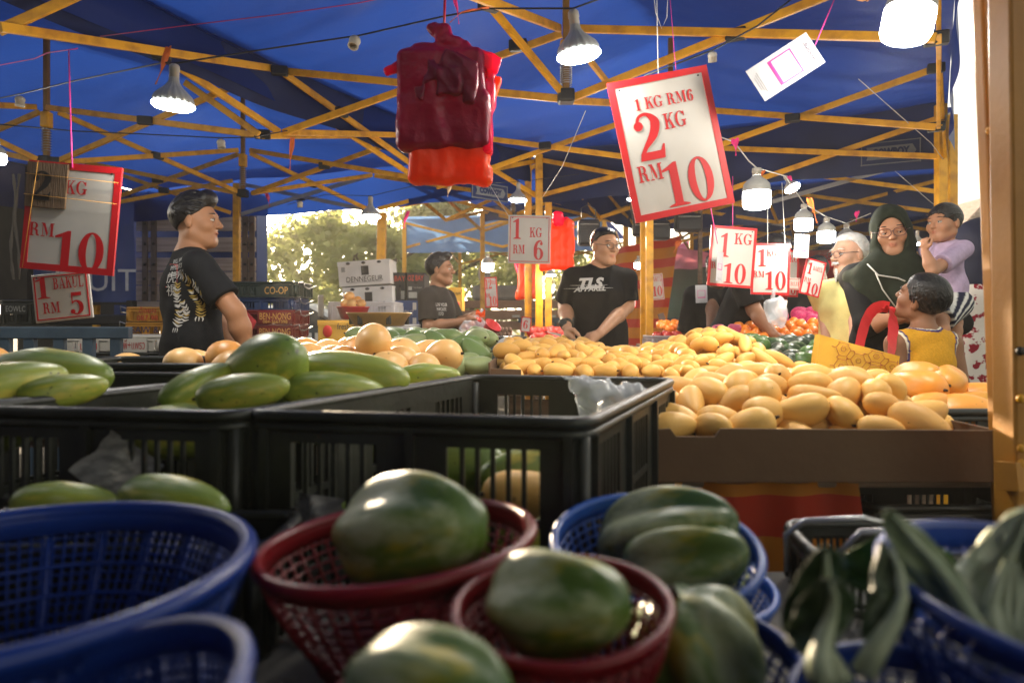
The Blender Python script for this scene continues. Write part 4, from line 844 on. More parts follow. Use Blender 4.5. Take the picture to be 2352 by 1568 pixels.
# ================================================================ price boards
def board(label, c, d, w_, h_, roll, items, yaw=0., pitch=0., border=9, thin=False, redm=None, th=.007, name='price_board', extra=None, cat='price sign', strings=()):
    k = d / FPX; o = at(*c, d); F_ = frame(o, yaw, roll, pitch); W2, H2 = w_ * k / 2, h_ * k / 2; t = thing(name, label, cat, o)
    t_ = redm or MT['red']; mb = MB(); mb.box((0, 0, 0), (2 * W2, th, 2 * H2), None); mb.v = [tuple(F_ @ Vector(p)) for p in mb.v]; mb.build('panel', MT['white'], t, bev=.0015)
    b = border * k; y = -th / 2; fb = MB(); e = .0012
    if thin: ins, bw = b, .0035
    else: ins, bw = -e, b
    for s in (-1, 1):
        fb.box((0, y - .0008, s * (H2 - ins - bw / 2)), (2 * (W2 - ins), .0022, bw)); fb.box((s * (W2 - ins - bw / 2), y - .0008, 0), (bw, .0020, 2 * (H2 - ins - bw) + .0004))
    if not thin:
        for s in (-1, 1): fb.box((0, 0, s * (H2 + e / 2)), (2 * W2 + 2 * e, th - .001, e)); fb.box((s * (W2 + e / 2), 0, 0), (e, th - .001, 2 * H2))
    fb.v = [tuple(F_ @ Vector(p)) for p in fb.v]; fb.build('border', t_, t)
    lt = MB()
    for s_, cx, cy_, hh, wd in items:
        raw = sum(GLY[ch][0] + .08 for ch in s_) - .08; cond = wd / (raw * hh)
        m = F_ @ Matrix.Translation((0, y - .0014, 0)) @ Matrix(((1, 0, 0, 0), (0, 0, 1, 0), (0, 1, 0, 0), (0, 0, 0, 1)))
        # glyph space: x right, y = height; mapped on the board plane with the lift along its normal
        m2 = F_ @ Matrix.Translation((0, y - .0014, 0))
        class _Q:
            def __matmul__(self, v): return m2 @ Vector((v.x, v.y, v.z))
        serif(lt, s_, (cx - wd / 2) * k, (cy_ - hh / 2) * k, hh * k, _Q(), 0, cond)
    lt.build('lettering', t_, t)
    for x, z in ((-.4, .44), (.4, .44)) if not strings else strings:
        h = MB(); h.ell(F_ @ V(x * 2 * W2, y - .001, z * 2 * H2), (.003, .0015, .003)); h.build('nail', MT['bracket'], t)
    return t, F_, k
def line(name, label, pts, r, mat, cat='string', group=None):
    mb = MB(); mb.tube(pts, r, 6); return tag(mb.build(name, mat), label, cat, group)
t, F_, k = board('large red framed board reading 1 KG RM6, 2 KG RM10, tilted, hanging at the centre', (1541, 331), 2.05, 235, 322, 12, [('1 KG RM6'.replace('RM6', 'RM6'), 4, 101, 27, 138), ('2', -48, 26, 108, 66), ('KG', 19, 52, 36, 52), ('RM', -62, -56, 37, 58), ('10', 24, -92, 102, 118)], yaw=4, border=15)
line('hanging_string', 'white string holding up the large red framed board', [at(1508, -40, 2.06), at(1512, 175, 2.05)], .0013, MT['whitestr'])
line('hanging_string', 'thin pink string beside the white one on the large red framed board', [at(1536, -40, 2.08), at(1548, 110, 2.06), at(1553, 165, 2.05)], .001, MT['pink'])
line('hanging_string', 'looped white string above the large red framed board', [at(1500, -30, 2.3), at(1506, 30, 2.3), at(1520, 66, 2.3), at(1532, 40, 2.3), at(1535, -30, 2.3)], .0014, MT['whitestr'])
t, F_, k = board('red framed board reading 2 KG RM10 with a cardboard patch, hanging at the left', (165, 501), 2.12, 212, 247, -5, [('KG', 6, 70, 31, 50), ('RM', -64, -32, 31, 58), ('10', 26, -74, 88, 116)], border=15)
mb = MB(); mb.box((-59 * k, -.009, 69 * k), (92 * k, .008, 102 * k)); mb.v = [tuple(F_ @ Vector(p)) for p in mb.v]; pc = mb.build('cardboard_patch', M('corrugated_card', (.13, .075, .035), .8, 0, .2, 40, .8, 60, stretch=(6, 1, .3)), t)
mb = MB()
class _Q2:
    def __matmul__(self, v): return F_ @ V(v.x, -.0142 + v.y, v.z)
serif(mb, '2', -90 * k, 34 * k, 66 * k, _Q2(), 0, 1.1); mb.build('inked_digit', M('black_ink', (.012, .01, .01), .7), pc)
ye = M('yellow_raffia', (.75, .38, .06), .6)
for j, (a, b) in enumerate((((-106, 92), (106, 88)), ((-106, 45), (106, 40)), ((-80, 123), (-96, -123)))):
    mb = MB(); mb.tube([F_ @ V(a[0] * k, -.016, a[1] * k), F_ @ V((a[0] + b[0]) / 2 * k, -.0155, (a[1] + b[1]) / 2 * k), F_ @ V(b[0] * k, -.0145, b[1] * k)], .0009, 5); mb.build('binding_string', ye, t)
line('hanging_string', 'bright pink string holding the board with the cardboard patch', [at(158, 118, 2.3), at(160, 200, 2.2), at(163, 300, 2.14), at(166, 385, 2.11)], .0026, MT['pink'])
line('hanging_string', 'pink string looped from the spring pole towards the left edge', [at(-10, 152, 2.6), at(80, 135, 2.5), at(108, 122, 2.45), at(150, 116, 2.35), at(178, 112, 2.3)], .002, MT['pink'])
board('thin framed board reading 1 BAKUL RM5, low at the left', (144, 681), 2.2, 132, 110, 6, [('1', -42, 24, 50, 30), ('BAKUL', 18, 31, 26, 70), ('RM', -26, -23, 25, 39), ('5', 32, -19, 52, 32)], border=5, thin=True)
board('white board reading 1 KG RM 6 on the yellow corner post', (1216, 550), 3.7, 98, 111, -1, [('1', -29, 24, 47, 18), ('KG', 14, 16, 22, 28), ('RM', -24, -23, 20, 27), ('6', 21, -24, 45, 23)], border=4, thin=True)
board('red framed board reading 1 KG RM 10 behind a pay card', (1681, 590), 3.0, 104, 137, -4.5, [('1', -19, 26, 55, 20), ('KG', 22, 42, 25, 40), ('RM', -34, -22, 15, 24), ('10', 9, -38, 46, 52)], border=6)
line('hanging_string', 'pink string on the board with a pay card before it, left one', [at(1630, 300, 3.05), at(1633, 480, 3.0), at(1648, 560, 2.95)], .0022, MT['pink'])
line('hanging_string', 'thin pink string with a white knot above the board with a pay card before it', [at(1683, 405, 3.05), at(1683, 525, 3.0)], .0016, MT['pink'])
board('red framed board reading 1 KG RM 10 with a knotted bag hung below it', (1769, 618), 3.2, 87, 116, -1, [('1', -20, 26, 40, 18), ('KG', 2, 37, 15, 23), ('RM', -27, -12, 14, 26), ('10', 12, -26, 42, 48)], border=5)
for i, (a, b) in enumerate((((1763, 470), (1763, 560)), ((1796, 420), (1803, 560)))):
    line('hanging_string', ['left white string of the board with a knotted bag below it', 'right white string of the board with a knotted bag below it'][i], [at(*a, 3.25), at(*b, 3.2)], .0013, MT['whitestr'])
board('red framed board half hidden behind its neighbour', (1812, 628), 3.45, 42, 106, -2, [('KG', 9, 34, 16, 20), ('10', 4, -32, 32, 26)], border=4)
board('small tilted red framed board reading 1 BAKUL RM10', (1866, 638), 3.3, 48, 82, -14, [('1', -12, 20, 27, 11), ('BAKUL', 7, 22, 10, 24), ('RM', -12, -8, 11, 16), ('10', 3, -25, 27, 30)], border=3, yaw=8)
board('small white board reading BIJI, beside the tilted board', (1822, 652), 3.36, 30, 27, -2, [('BIJI', 2, 0, 9, 19)], border=2, thin=True, redm=M('faded_red_print', (.45, .1, .08), .6))
board('narrow red framed board reading 12 BIJI RM10, right of the man tying tomatoes', (1128, 671), 5.0, 28, 68, 3, [('12', -5, 19, 22, 15), ('BIJI', 8, 22, 8, 9), ('RM', -8, -7, 9, 10), ('10', 3, -20, 21, 17)], border=2.5, redm=M('bright_red_print', (.75, .06, .04), .5))
board('pale board reading 1 BAKUL 10 between the double yellow posts', (1503, 659), 4.9, 42, 60, 5, [('1', -15, 16, 22, 9), ('BAKUL', 5, 18, 11, 25), ('10', 6, -10, 23, 22), ('RM', -15, -12, 9, 10)], border=2, thin=True)
board('small red framed board reading KG 10, just left of the pale BAKUL board', (1447, 678), 5.2, 26, 56, 2, [('KG', 4, 14, 8, 12), ('10', 3, -16, 14, 14)], border=2)
board('little red sign reading 6, leaning behind the yellow corner post', (1208, 745), 4.95, 22, 34, -6, [('6', -1, 0, 20, 11)], border=2)
# pay cards (their square codes left out)
def card(label, c, d, w_, h_, roll, yaw=0, pitch=0, words=None, long=False):
    k = d / FPX; F_ = frame(at(*c, d), yaw, roll, pitch); t = thing('pay_card', label, 'card', at(*c, d), 'hanging pay cards'); W2, H2 = w_ * k / 2, h_ * k / 2
    mb = MB(); mb.box((0, 0, 0), (2 * W2, .002, 2 * H2)); mb.v = [tuple(F_ @ Vector(p)) for p in mb.v]; mb.build('sheet', M('laminated_card', (.40, .40, .42), .25, 0, .04), t)
    fr = MB(); s_ = min(W2, H2) * (.62 if not long else .72); z = -.02 * H2 if not long else .0; th = s_ * .1
    for q in (-1, 1):
        fr.box((0, -.0015, z + q * s_), (2 * s_ + th, .001, th)); fr.box((q * s_, -.0015, z), (th, .0009, 2 * s_ - th))
    fr.box((0, -.0016, z - s_ * .86), (2 * s_ - th, .0009, s_ * .16)); fr.v = [tuple(F_ @ Vector(p)) for p in fr.v]; fr.build('pink_frame', M('magenta_print', (.55, .02, .22), .4), t)
    if words:
        tx = MB(); add_text(tx, words, H2 * .17, Matrix.Translation((0, -.0016, H2 * .8)), 0, bold=.0004); tx.v = [tuple(F_ @ Vector(p)) for p in tx.v]; tx.build('lettering', M('dark_print', (.05, .03, .06), .5), t)
    ln = MB()
    for q in range(3): ln.box((0, -.0014, -H2 * (.78 + .06 * q)), (W2 * (1.2 - .2 * q), .0008, H2 * .02))
    ln.v = [tuple(F_ @ Vector(p)) for p in ln.v]; ln.build('small_print', M('grey_print', (.3, .3, .3), .6), t)
    return t
card('long white pay card with a pink frame, tilted, top right under the tent', (1804, 154), 1.95, 82, 165, -57, yaw=0, pitch=0, words='duitnow', long=True)
line('hanging_string', 'pink string holding the long tilted pay card', [at(1920, -10, 2.0), at(1895, 50, 1.97), at(1872, 105, 1.95)], .0016, MT['pink'])
card('white pay card hanging below the round topped bulb, left of the old man', (1841, 565), 3.25, 34, 54, -3, words='PAYMENT')
card('white pay card on the weathered post by the bent over worker', (1611, 675), 4.1, 27, 41, 2)
card('narrow turned pay card hanging before the red framed board', (1653, 612), 2.92, 22, 68, -4, yaw=35)
card('small tilted pay card near the beard of the old man', (1888, 640), 3.7, 24, 32, 14)
# ================================================================ bulbs
bodyM = M('bulb_body', (.34, .34, .31), .4, 0, .06, 5); sockM = M('socket_white', (.42, .39, .33), .5, 0, .1, 6)
glow = M('bulb_glow', (1, 1, 1), emit=(.93, .97, 1), estr=22); jar_glow = M('jar_glow', (1, 1, 1), emit=(.95, .97, 1), estr=12)
def bulb(label, u, v, d, kind, wpx, tilt=(0, 0), pw=7., lit=True):
    """u, v: the top of the socket; wpx: width in the picture"""
    s = wpx * d / FPX; o = at(u, v, d); t = thing('light_bulb' if kind != 'socket' else 'bulb_socket', label, 'light bulb' if kind != 'socket' else 'bulb socket', o, 'string light bulbs' if kind != 'socket' else 'empty bulb sockets')
    t.rotation_euler = (R(tilt[0]), R(tilt[1]), 0); b = MB()
    if kind == 'par':
        so = MB(); so.lathe([(0, .02 * s), (.08 * s, .02 * s), (.12 * s, -.02 * s), (.13 * s, -.14 * s), (.115 * s, -.16 * s), (.12 * s, -.30 * s), (.1 * s, -.32 * s)], None, 20); so.build('socket', sockM, t, world=False)
        b.lathe([(.11 * s, -.30 * s), (.13 * s, -.42 * s), (.19 * s, -.52 * s), (.3 * s, -.63 * s), (.42 * s, -.75 * s), (.475 * s, -.86 * s), (.48 * s, -.98 * s)], None, 72, fn=lambda a, z: 1 + (.028 * math.cos(a * 18) if z < -.4 * s else 0), caps=False); b.build('housing', bodyM, t, world=False)
        g_ = MB(); g_.lathe([(.5 * s, -.975 * s), (.5 * s, -1.01 * s), (.44 * s, -1.06 * s), (.25 * s, -1.09 * s), (0, -1.1 * s)], None, 40, caps=False); g_.build('diffuser', glow, t, world=False); lz = -1.22 * s
    elif kind == 'jar':
        so = MB(); so.lathe([(0, .02 * s), (.16 * s, .02 * s), (.17 * s, -.12 * s), (.15 * s, -.14 * s), (.15 * s, -.26 * s)], None, 20); so.build('socket', sockM, t, world=False)
        b.lathe([(.15 * s, -.24 * s), (.2 * s, -.32 * s), (.34 * s, -.42 * s), (.45 * s, -.55 * s), (.48 * s, -.72 * s), (.48 * s, -.82 * s)], None, 40, caps=False); b.build('housing', bodyM, t, world=False)
        g_ = MB(); g_.lathe([(.475 * s, -.82 * s), (.485 * s, -.9 * s), (.48 * s, -1.3 * s), (.44 * s, -1.4 * s), (.25 * s, -1.45 * s), (0, -1.46 * s)], None, 40, caps=False); g_.build('diffuser', jar_glow, t, world=False); lz = -1.6 * s
    else:
        b.lathe([(0, .05 * s), (.2 * s, .04 * s), (.42 * s, -.12 * s), (.48 * s, -.3 * s), (.45 * s, -.5 * s), (.42 * s, -.52 * s), (.45 * s, -1.0 * s), (.34 * s, -1.0 * s), (.33 * s, -.6 * s), (0, -.6 * s)], None, 24); b.build('housing', sockM, t, world=False); return t
    ld = bpy.data.lights.new('lamp_light', 'POINT'); ld.energy = pw * .62; ld.color = (1, .90, .75); ld.shadow_soft_size = s * .42
    lo = link(bpy.data.objects.new('lamp_light', ld)); lo.parent = t; lo.location = (0, 0, lz); return t
bulb('lit flared bulb hanging by an orange tie at the upper left', 401, 150, 2.05, 'par', 92, (2, 3), 7)
bulb('lit flared bulb at the top centre, largest of the flared ones', 1316, 26, 1.98, 'par', 101, (3, -8), 9)
bulb('lit flared bulb above the bowl scale, before the tree', 851, 452, 3.9, 'par', 46, (0, 0), 7)
bulb('small lit flared bulb above the board reading 1 KG RM 6', 1191, 420, 4.3, 'par', 40, (0, 2), 7)
bulb('lit jar shaped bulb below the large red framed board, biggest in that row', 1738, 388, 2.55, 'jar', 64, (0, 0), 6)
bulb('tilted small flared bulb behind the biggest jar shaped bulb', 1803, 405, 3.4, 'par', 36, (-25, -20), 3.5)
bulb('jar shaped bulb above the hanging pay card, between the tilted bulb and the old man', 1847, 470, 3.1, 'jar', 42, (0, 2), 5)
bulb('jar shaped bulb just behind the hair of the old man', 1899, 500, 3.75, 'jar', 40, (0, 2), 5)
bulb('dim jar shaped bulb half hidden by the old man and his hair', 1944, 515, 4.6, 'jar', 38, (0, 0), 5)
bulb('jar shaped bulb cut off by the top edge, near the tent corner', 2110, -66, 1.72, 'jar', 112, (0, 12), 11)
bulb('far jar shaped bulb by the narrow board reading 12 BIJI', 1120, 583, 5.6, 'jar', 28, (0, 0), 6)
bulb('far jar shaped bulb before the striped sheet, left of the yellow posts', 1466, 588, 5.0, 'jar', 20, (0, 0), 5)
bulb('small flared bulb at the left edge of the large red framed board', 1453, 432, 3.9, 'par', 26, (0, 0), 5)
bulb('lit bulb peeking out under the orange bags', 1265, 608, 5.2, 'par', 24, (0, 0), 5)
bulb('small bulb between the woman in the headscarf and the toddler', 2107, 530, 4.6, 'par', 30, (0, 0), 5)
bulb('bulb cut by the left edge behind the hanging board', -6, 325, 2.9, 'jar', 36, (0, 0), 6)
bulb('empty socket hanging left of the magenta bags', 817, 88, 2.2, 'socket', 28, (-28, 8))
bulb('empty socket below the left tent truss, above the young man', 507, 321, 3.2, 'socket', 20, (-5, -8))
bulb('empty socket at the corner of the large red framed board', 1636, 120, 2.1, 'socket', 22, (25, -10))
bulb('empty socket at the far left by the spring pole', 46, 222, 2.8, 'socket', 22, (0, 0))
bulb('empty socket hanging against the tree, near the left corner post', 689, 462, 4.4, 'socket', 14, (0, 0))
bulb('empty socket with an orange scrap left of the man tying tomatoes', 1026, 842 - 300 - 0, 5.0, 'socket', 16, (0, 6)) if False else None
def cabl(name, label, pts, d, r=.0028, mat=None):
    ds = d if isinstance(d, list) else [d] * len(pts); return line(name, label, [at(u, v, q) for (u, v), q in zip(pts, ds)], r, mat or MT['cable'], 'cable' if name == 'light_cable' else 'string')
cabl('light_cable', 'black cable running from the left edge past the flared bulb to the top centre', [(-20, 230), (51, 215), (171, 186), (376, 144), (401, 146), (600, 115), (804, 85), (817, 84), (1019, 38), (1122, 20), (1316, 20), (1400, -10)], [2.8, 2.7, 2.5, 2.08, 2.05, 2.1, 2.2, 2.2, 2.1, 2.05, 1.98, 1.95])
cabl('light_cable', 'black cable sagging from the left edge to the second spring pole', [(-20, 284), (167, 301), (320, 308), (507, 317), (581, 316), (660, 300)], [2.9, 3.0, 3.1, 3.2, 3.3, 3.5])
cabl('light_cable', 'black cable above the large red framed board to the right', [(1480, 175), (1636, 116), (1740, 60), (1822, -5)], 2.1)
cabl('light_cable', 'pale cable stringing the jar shaped bulbs together at the right', [(1640, 310), (1686, 326), (1720, 370), (1738, 386), (1803, 404), (1847, 468), (1899, 498), (1944, 513), (2000, 490)], [2.7, 2.65, 2.6, 2.55, 3.0, 3.1, 3.75, 4.6, 4.6], .0025, MT['whitestr'])
cabl('light_cable', 'thin black cable behind the flared bulb above the bowl scale', [(660, 470), (746, 447), (851, 450), (960, 425), (1191, 418), (1330, 400)], [4.4, 4.2, 3.9, 4.0, 4.3, 4.4], .002)
cabl('tied_string', 'thin pink cord stretched under the blue roof at the upper left', [(230, 84), (420, 60), (640, 34), (820, 8), (900, -8)], 2.3, .002, M('dark_pink_cord', (.35, .02, .12), .6))
cabl('tied_string', 'thin white cord running down the roof at the right corner', [(1972, 182), (2140, 330), (2166, 366)], [3.0, 3.9, 4.1], .002, MT['whitestr'])
cabl('tied_string', 'thin white cord along the second roof at the right, lower down', [(2050, 388), (2140, 466), (2160, 478)], [4.6, 5.2, 5.3], .002, MT['whitestr'])
cabl('tied_string', 'thin white cord dropping from the roof to the board on the corner post', [(1345, 255), (1290, 385), (1245, 455)], [3.0, 4.0, 4.6], .0018, MT['whitestr'])
cabl('tied_string', 'thin white cord slanting down to the board reading 1 KG RM 6', [(1122, 420), (1168, 496)], [3.8, 3.7], .0016, MT['whitestr'])
# ---- tie strips knotted to the frames
def ribbon(label, pts, d, w_, mat, name='tie_strip', group='plastic tie strips'):
    k = d / FPX; P = [at(u, v, d) for u, v in pts]; n = len(P) - 1
    def f(a, b):
        x = a * n; i = min(int(x), n - 1); p = P[i].lerp(P[i + 1], x - i); wv = w_ * k * (.55 + .45 * math.sin(a * 5 + .6))
        return p + V((b - .5) * wv, .3 * wv * math.sin(a * 6 + b * 5), .12 * wv * math.sin(b * 9))
    mb = MB(); mb.grid(f, 14, 5); return tag(mb.build(name, mat), label, 'plastic tie', group)
O_, P_ = MT['orange_tie'], MT['pink_tie']
ribbon('orange tie hanging beside the flared bulb at the upper left', [(388, 108), (378, 130), (372, 160), (358, 194)], 2.07, 20, O_)
ribbon('orange tie dangling from the truss hub above the young man', [(672, 316), (668, 350), (666, 390)], 3.4, 13, O_)
ribbon('orange tie fluttering left of the top bracket beside the magenta bags', [(1122, 18), (1090, 22), (1058, 30), (1034, 52)], 2.0, 17, O_)
ribbon('pink tie below the left truss near the tree', [(612, 444), (616, 458), (620, 474)], 4.6, 10, P_)
ribbon('small pink tie right of the large red framed board', [(1688, 318), (1690, 335), (1690, 358)], 2.6, 17, P_)
ribbon('pink ribbon beside the pale blue flap', [(938, 485), (930, 505), (928, 525)], 4.6, 10, P_)
ribbon('cream scrap hanging from the truss under the orange bag', [(1034, 425), (1030, 440), (1028, 452)], 4.2, 10, M('cream_scrap', (.65, .45, .25), .6))
ribbon('orange tie hanging right of the pay card, above the old man', [(1858, 455), (1868, 480), (1876, 512)], 3.3, 13, O_)
ribbon('orange tie beside the socket of the biggest jar shaped bulb', [(1752, 392), (1750, 402), (1748, 412)], 2.56, 12, O_)
ribbon('pink tie on the cable above the old man', [(1969, 485), (1968, 498), (1966, 510)], 4.2, 10, P_)
ribbon('pink tie on the tilted small bulb', [(1812, 404), (1818, 414), (1822, 424)], 3.35, 9, P_)
ribbon('orange tie under the bent frame beside the striped sheet', [(1560, 552), (1556, 566), (1548, 580)], 5.2, 14, O_)
ribbon('orange scrap at the top edge near the cut off bulb', [(1975, -8), (1988, 4), (2004, -2)], 2.0, 22, M('peach_tie', (.8, .4, .15), .5, trans=.3))
ribbon('orange tie on the frame left of the yellow corner post', [(1018, 540), (1012, 552), (1010, 560)], 5.0, 10, O_) if False else None
# ================================================================ plastic bag bundles
mag = M('magenta_plastic', (.26, .003, .05), .35, 0, .15, 5, .5, 45, trans=.35, tcol=(.62, .003, .13)); magl = M('bright_magenta_plastic', (.65, .008, .10), .3, 0, .15, 6, .4, 45, trans=.6, tcol=(.95, .01, .16))
orb = M('orange_plastic', (.80, .10, .02), .32, 0, .12, 6, .4, 45, trans=.5, tcol=(.95, .14, .02))
def bundle(label, c, d, sc, parts, name='bag_bundle', group='hanging bundles of plastic bags'):
    o = at(*c, d); t = thing(name, label, 'plastic bags', o, group); k = d / FPX
    parts = [q for p in parts for q in ([p] if p[0] != 'side_flaps' else [('side_flap', p[1], p[2][:1], p[3], p[4]), ('side_flap', p[1], p[2][1:], p[3], p[4])])]
    for nm, mt, boxes, seed, amp in parts:
        lo = [1e9] * 3; hi = [-1e9] * 3
        for b in boxes:
            for i, q in enumerate((b[0], 0, b[1])):
                m = max(b[2], b[4]) * k + .05; lo[i] = min(lo[i], q * k - m); hi[i] = max(hi[i], q * k + m)
        lo[1], hi[1] = -.14 * sc - .02, .14 * sc + .02
        F_ = Field(lo, hi, .0042 * sc)
        for x, z, hx, hy, hz, rl, y in boxes: F_.boxr((x * k, y * k, z * k), (hx * k, hy * k, hz * k), min(hx, hy, hz) * k * .8, Matrix.Rotation(R(-rl), 3, 'Y'), .008 * sc)
        F_.wrinkle(amp * sc * .7, 26 / sc, seed, (1.2, .6, .35)).crease(amp * sc * .6, 22 / sc, seed + 1, (1.6, .5, .4)); vs, fs = F_.mesh(); np_obj(nm, vs + np.array(o), fs, mt, t)
    return t
bundle('large bundle of magenta and orange plastic bags hanging at the top centre', (1020, 250), 1.88, 1., [
 ('magenta_stack', mag, [(-8, 20, 104, 26, 118, 0, 0), (0, -30, 108, 24, 66, 1, -4), (-6, 126, 68, 20, 26, 0, 2), (-2, 165, 22, 18, 30, 8, 0), (-22, 182, 16, 12, 16, 30, 0), (18, 150, 24, 14, 14, -20, -6)], 3, .007),
 ('front_handles', mag, [(-40, 84, 30, 6, 34, 16, -30), (-58, 34, 20, 6, 26, -8, -31), (34, 90, 40, 7, 22, -24, -30), (12, 52, 26, 6, 30, 4, -32), (64, 44, 12, 6, 40, -6, -30)], 5, .010),
 ('side_flaps', magl, [(-112, 92, 30, 9, 13, 25, 0), (102, 108, 34, 10, 24, -22, -4), (106, 60, 14, 18, 62, -4, 6), (98, -20, 12, 22, 85, 2, 4)], 8, .006),
 ('orange_stack', orb, [(10, -110, 94, 22, 62, -2, 8), (14, -150, 98, 20, 24, -1, 8), (100, 0, 10, 18, 120, -2, 14), (116, 46, 8, 14, 30, -18, 12)], 12, .006)])
line('hanging_string', 'red string holding the large bundle of magenta bags', [at(1022, -20, 1.9), at(1020, 70, 1.88)], .0035, MT['red'])
ribbon('loose red strip above the large bundle of magenta bags', [(1042, -10), (1050, 20), (1054, 56)], 1.92, 9, MT['pink_tie'])
bundle('bundle of orange carrier bags beside the board reading 1 KG RM 6', (1282, 560), 3.95, 1.1, [
 ('orange_stack', orb, [(0, -10, 36, 12, 50, 0, 0), (-4, -48, 42, 13, 14, 3, 0), (-22, 22, 14, 12, 38, 6, 0), (22, 22, 13, 12, 36, -6, 0)], 21, .008), ('magenta_top', magl, [(0, 58, 12, 8, 16, 0, 0), (20, 46, 14, 8, 12, -30, 0), (-12, 48, 18, 8, 10, 30, 4)], 22, .006)])
bundle('bundle of orange bags hanging behind the yellow corner post', (1206, 640), 5.75, 1.3, [('orange_stack', orb, [(6, 0, 24, 10, 42, 0, 0), (4, -36, 26, 10, 12, 0, 0)], 31, .008), ('magenta_top', magl, [(-12, 32, 14, 8, 22, 20, 0)], 33, .006)])
bundle('knotted clear white bag hung under a red framed board', (1781, 712), 3.2, .7, [('bag', clear, [(0, 0, 24, 14, 28, 10, 0), (-6, 34, 6, 6, 16, 0, 0), (8, -26, 14, 10, 12, -20, 0)], 41, .012)], name='knotted_bag', group=None)
bundle('crumpled pink plastic bag standing by the slender mangoes', (1664, 771), 3.35, .8, [('bag', M('pink_plastic_bag', (.85, .22, .38), .35, 0, .1, 6, .5, 30, trans=.5), [(0, -6, 34, 20, 18, 0, 0), (-14, 12, 14, 14, 16, 15, 0), (20, 10, 14, 12, 18, -15, 0)], 43, .014)], name='knotted_bag', group=None)
# ---- black sling bags
def slingbag(label, c, d, w_, h_, strap):
    k = d / FPX; o = at(*c, d); t = thing('sling_bag', label, 'bag', o, 'black bags hung from the tent frame'); bm_ = M('black_nylon', (.012, .012, .014), .6, 0, .2, 20, .3, 80)
    mb = MB(); mb.box(o, (w_ * k, .09, h_ * k)); mb.build('body', bm_, t, bev=.02)
    mb = MB(); mb.box(o + V(0, -.052, -h_ * k * .12), (w_ * k * .86, .014, h_ * k * .6)); mb.build('front_pocket', bm_, t, bev=.006)
    mb = MB(); mb.tube([o + V(-w_ * k * .42, -.047, h_ * k * .3), o + V(w_ * k * .42, -.047, h_ * k * .3)], .003, 5); mb.build('zip', MT['grey_steel'], t)
    mb = MB()
    for p, q in zip(strap[:-1], strap[1:]): mb.beam(at(*p, d), at(*q, d), .004, .025, up=(0, 1, 0))
    mb.build('strap', bm_, t); return t
slingbag('black bag with two short handles beside the bundle of orange bags', (1352, 535), 4.9, 50, 60, [(1336, 505), (1335, 478), (1352, 470), (1368, 482), (1368, 505)])
slingbag('black sling bag with a front pocket, right of the cutting man and his head', (1512, 530), 4.7, 52, 44, [(1490, 510), (1500, 470), (1528, 470), (1533, 510)])
slingbag('slanted black bag partly behind the sling bag with the pocket', (1470, 528), 5.0, 34, 30, [(1455, 515), (1448, 470), (1450, 430)])
slingbag('boxy black bag hung highest, right of the two sling bags', (1580, 512), 4.7, 60, 42, [(1570, 495), (1572, 460), (1590, 460), (1588, 495)])
# ================================================================ people
hairM = M('black_hair', (.008, .007, .007), .38, 0, .2, 30, .4, 120, spec=.4, stretch=(1, .25, 1)); whiteH = M('white_hair', (.62, .6, .57), .5, 0, .15, 30, .6, 150, stretch=(1, .3, 1))
eyeM = [M('eye_white', (.62, .58, .54), .2), M('dark_iris', (.02, .012, .008), .15)]
SKC = {}
def skin(nm, c):
    SKC['skin_' + nm] = c; return M('skin_' + nm, c, .52, 0, .05, 14, .08, 160, attr='tint', spec=.3)
def hand(F, w, d, pn, side, S, curl=.5, sc=1.):
    d = d.normalized(); pn = (pn - d * pn.dot(d)).normalized(); lat = d.cross(pn) * side; s = S * sc
    kn = [w + d * .078 * s + lat * x * s for x in (.030, .010, -.010, -.028)]
    for q in kn: F.cone(w + (q - w) * .1, q, .017 * s, .0125 * s, .012 * s)
    F.ell(w + d * .045 * s, (.034 * s,) * 3 if False else (.03 * s, .03 * s, .03 * s), None, .012 * s)
    for q, L_ in zip(kn, (.068, .076, .070, .054)):
        dd = d.copy(); p = q; ang = curl * .9
        for j, fr in enumerate((.45, .32, .23)):
            m = Matrix.Rotation(ang if j == 0 else curl * 1.1, 3, d.cross(pn)); dd = (m @ dd).normalized(); e = p + dd * L_ * fr * s
            F.cone(p, e, (.0096 - .0008 * j) * s, (.0090 - .0010 * j) * s, .003 * s); p = e
    t0 = w + d * .022 * s + lat * .022 * s; t1 = t0 + (lat * .8 + d * .55 + pn * .25).normalized() * .038 * s; t2 = t1 + (d * .9 + lat * .1 + pn * .45).normalized() * .03 * s; t3 = t2 + (d + pn * .4 - lat * .2).normalized() * .022 * s
    F.cone(t0, t1, .016 * s, .0125 * s, .01 * s); F.cone(t1, t2, .0115 * s, .0105 * s, .004 * s); F.cone(t2, t3, .0102 * s, .008 * s, .003 * s)
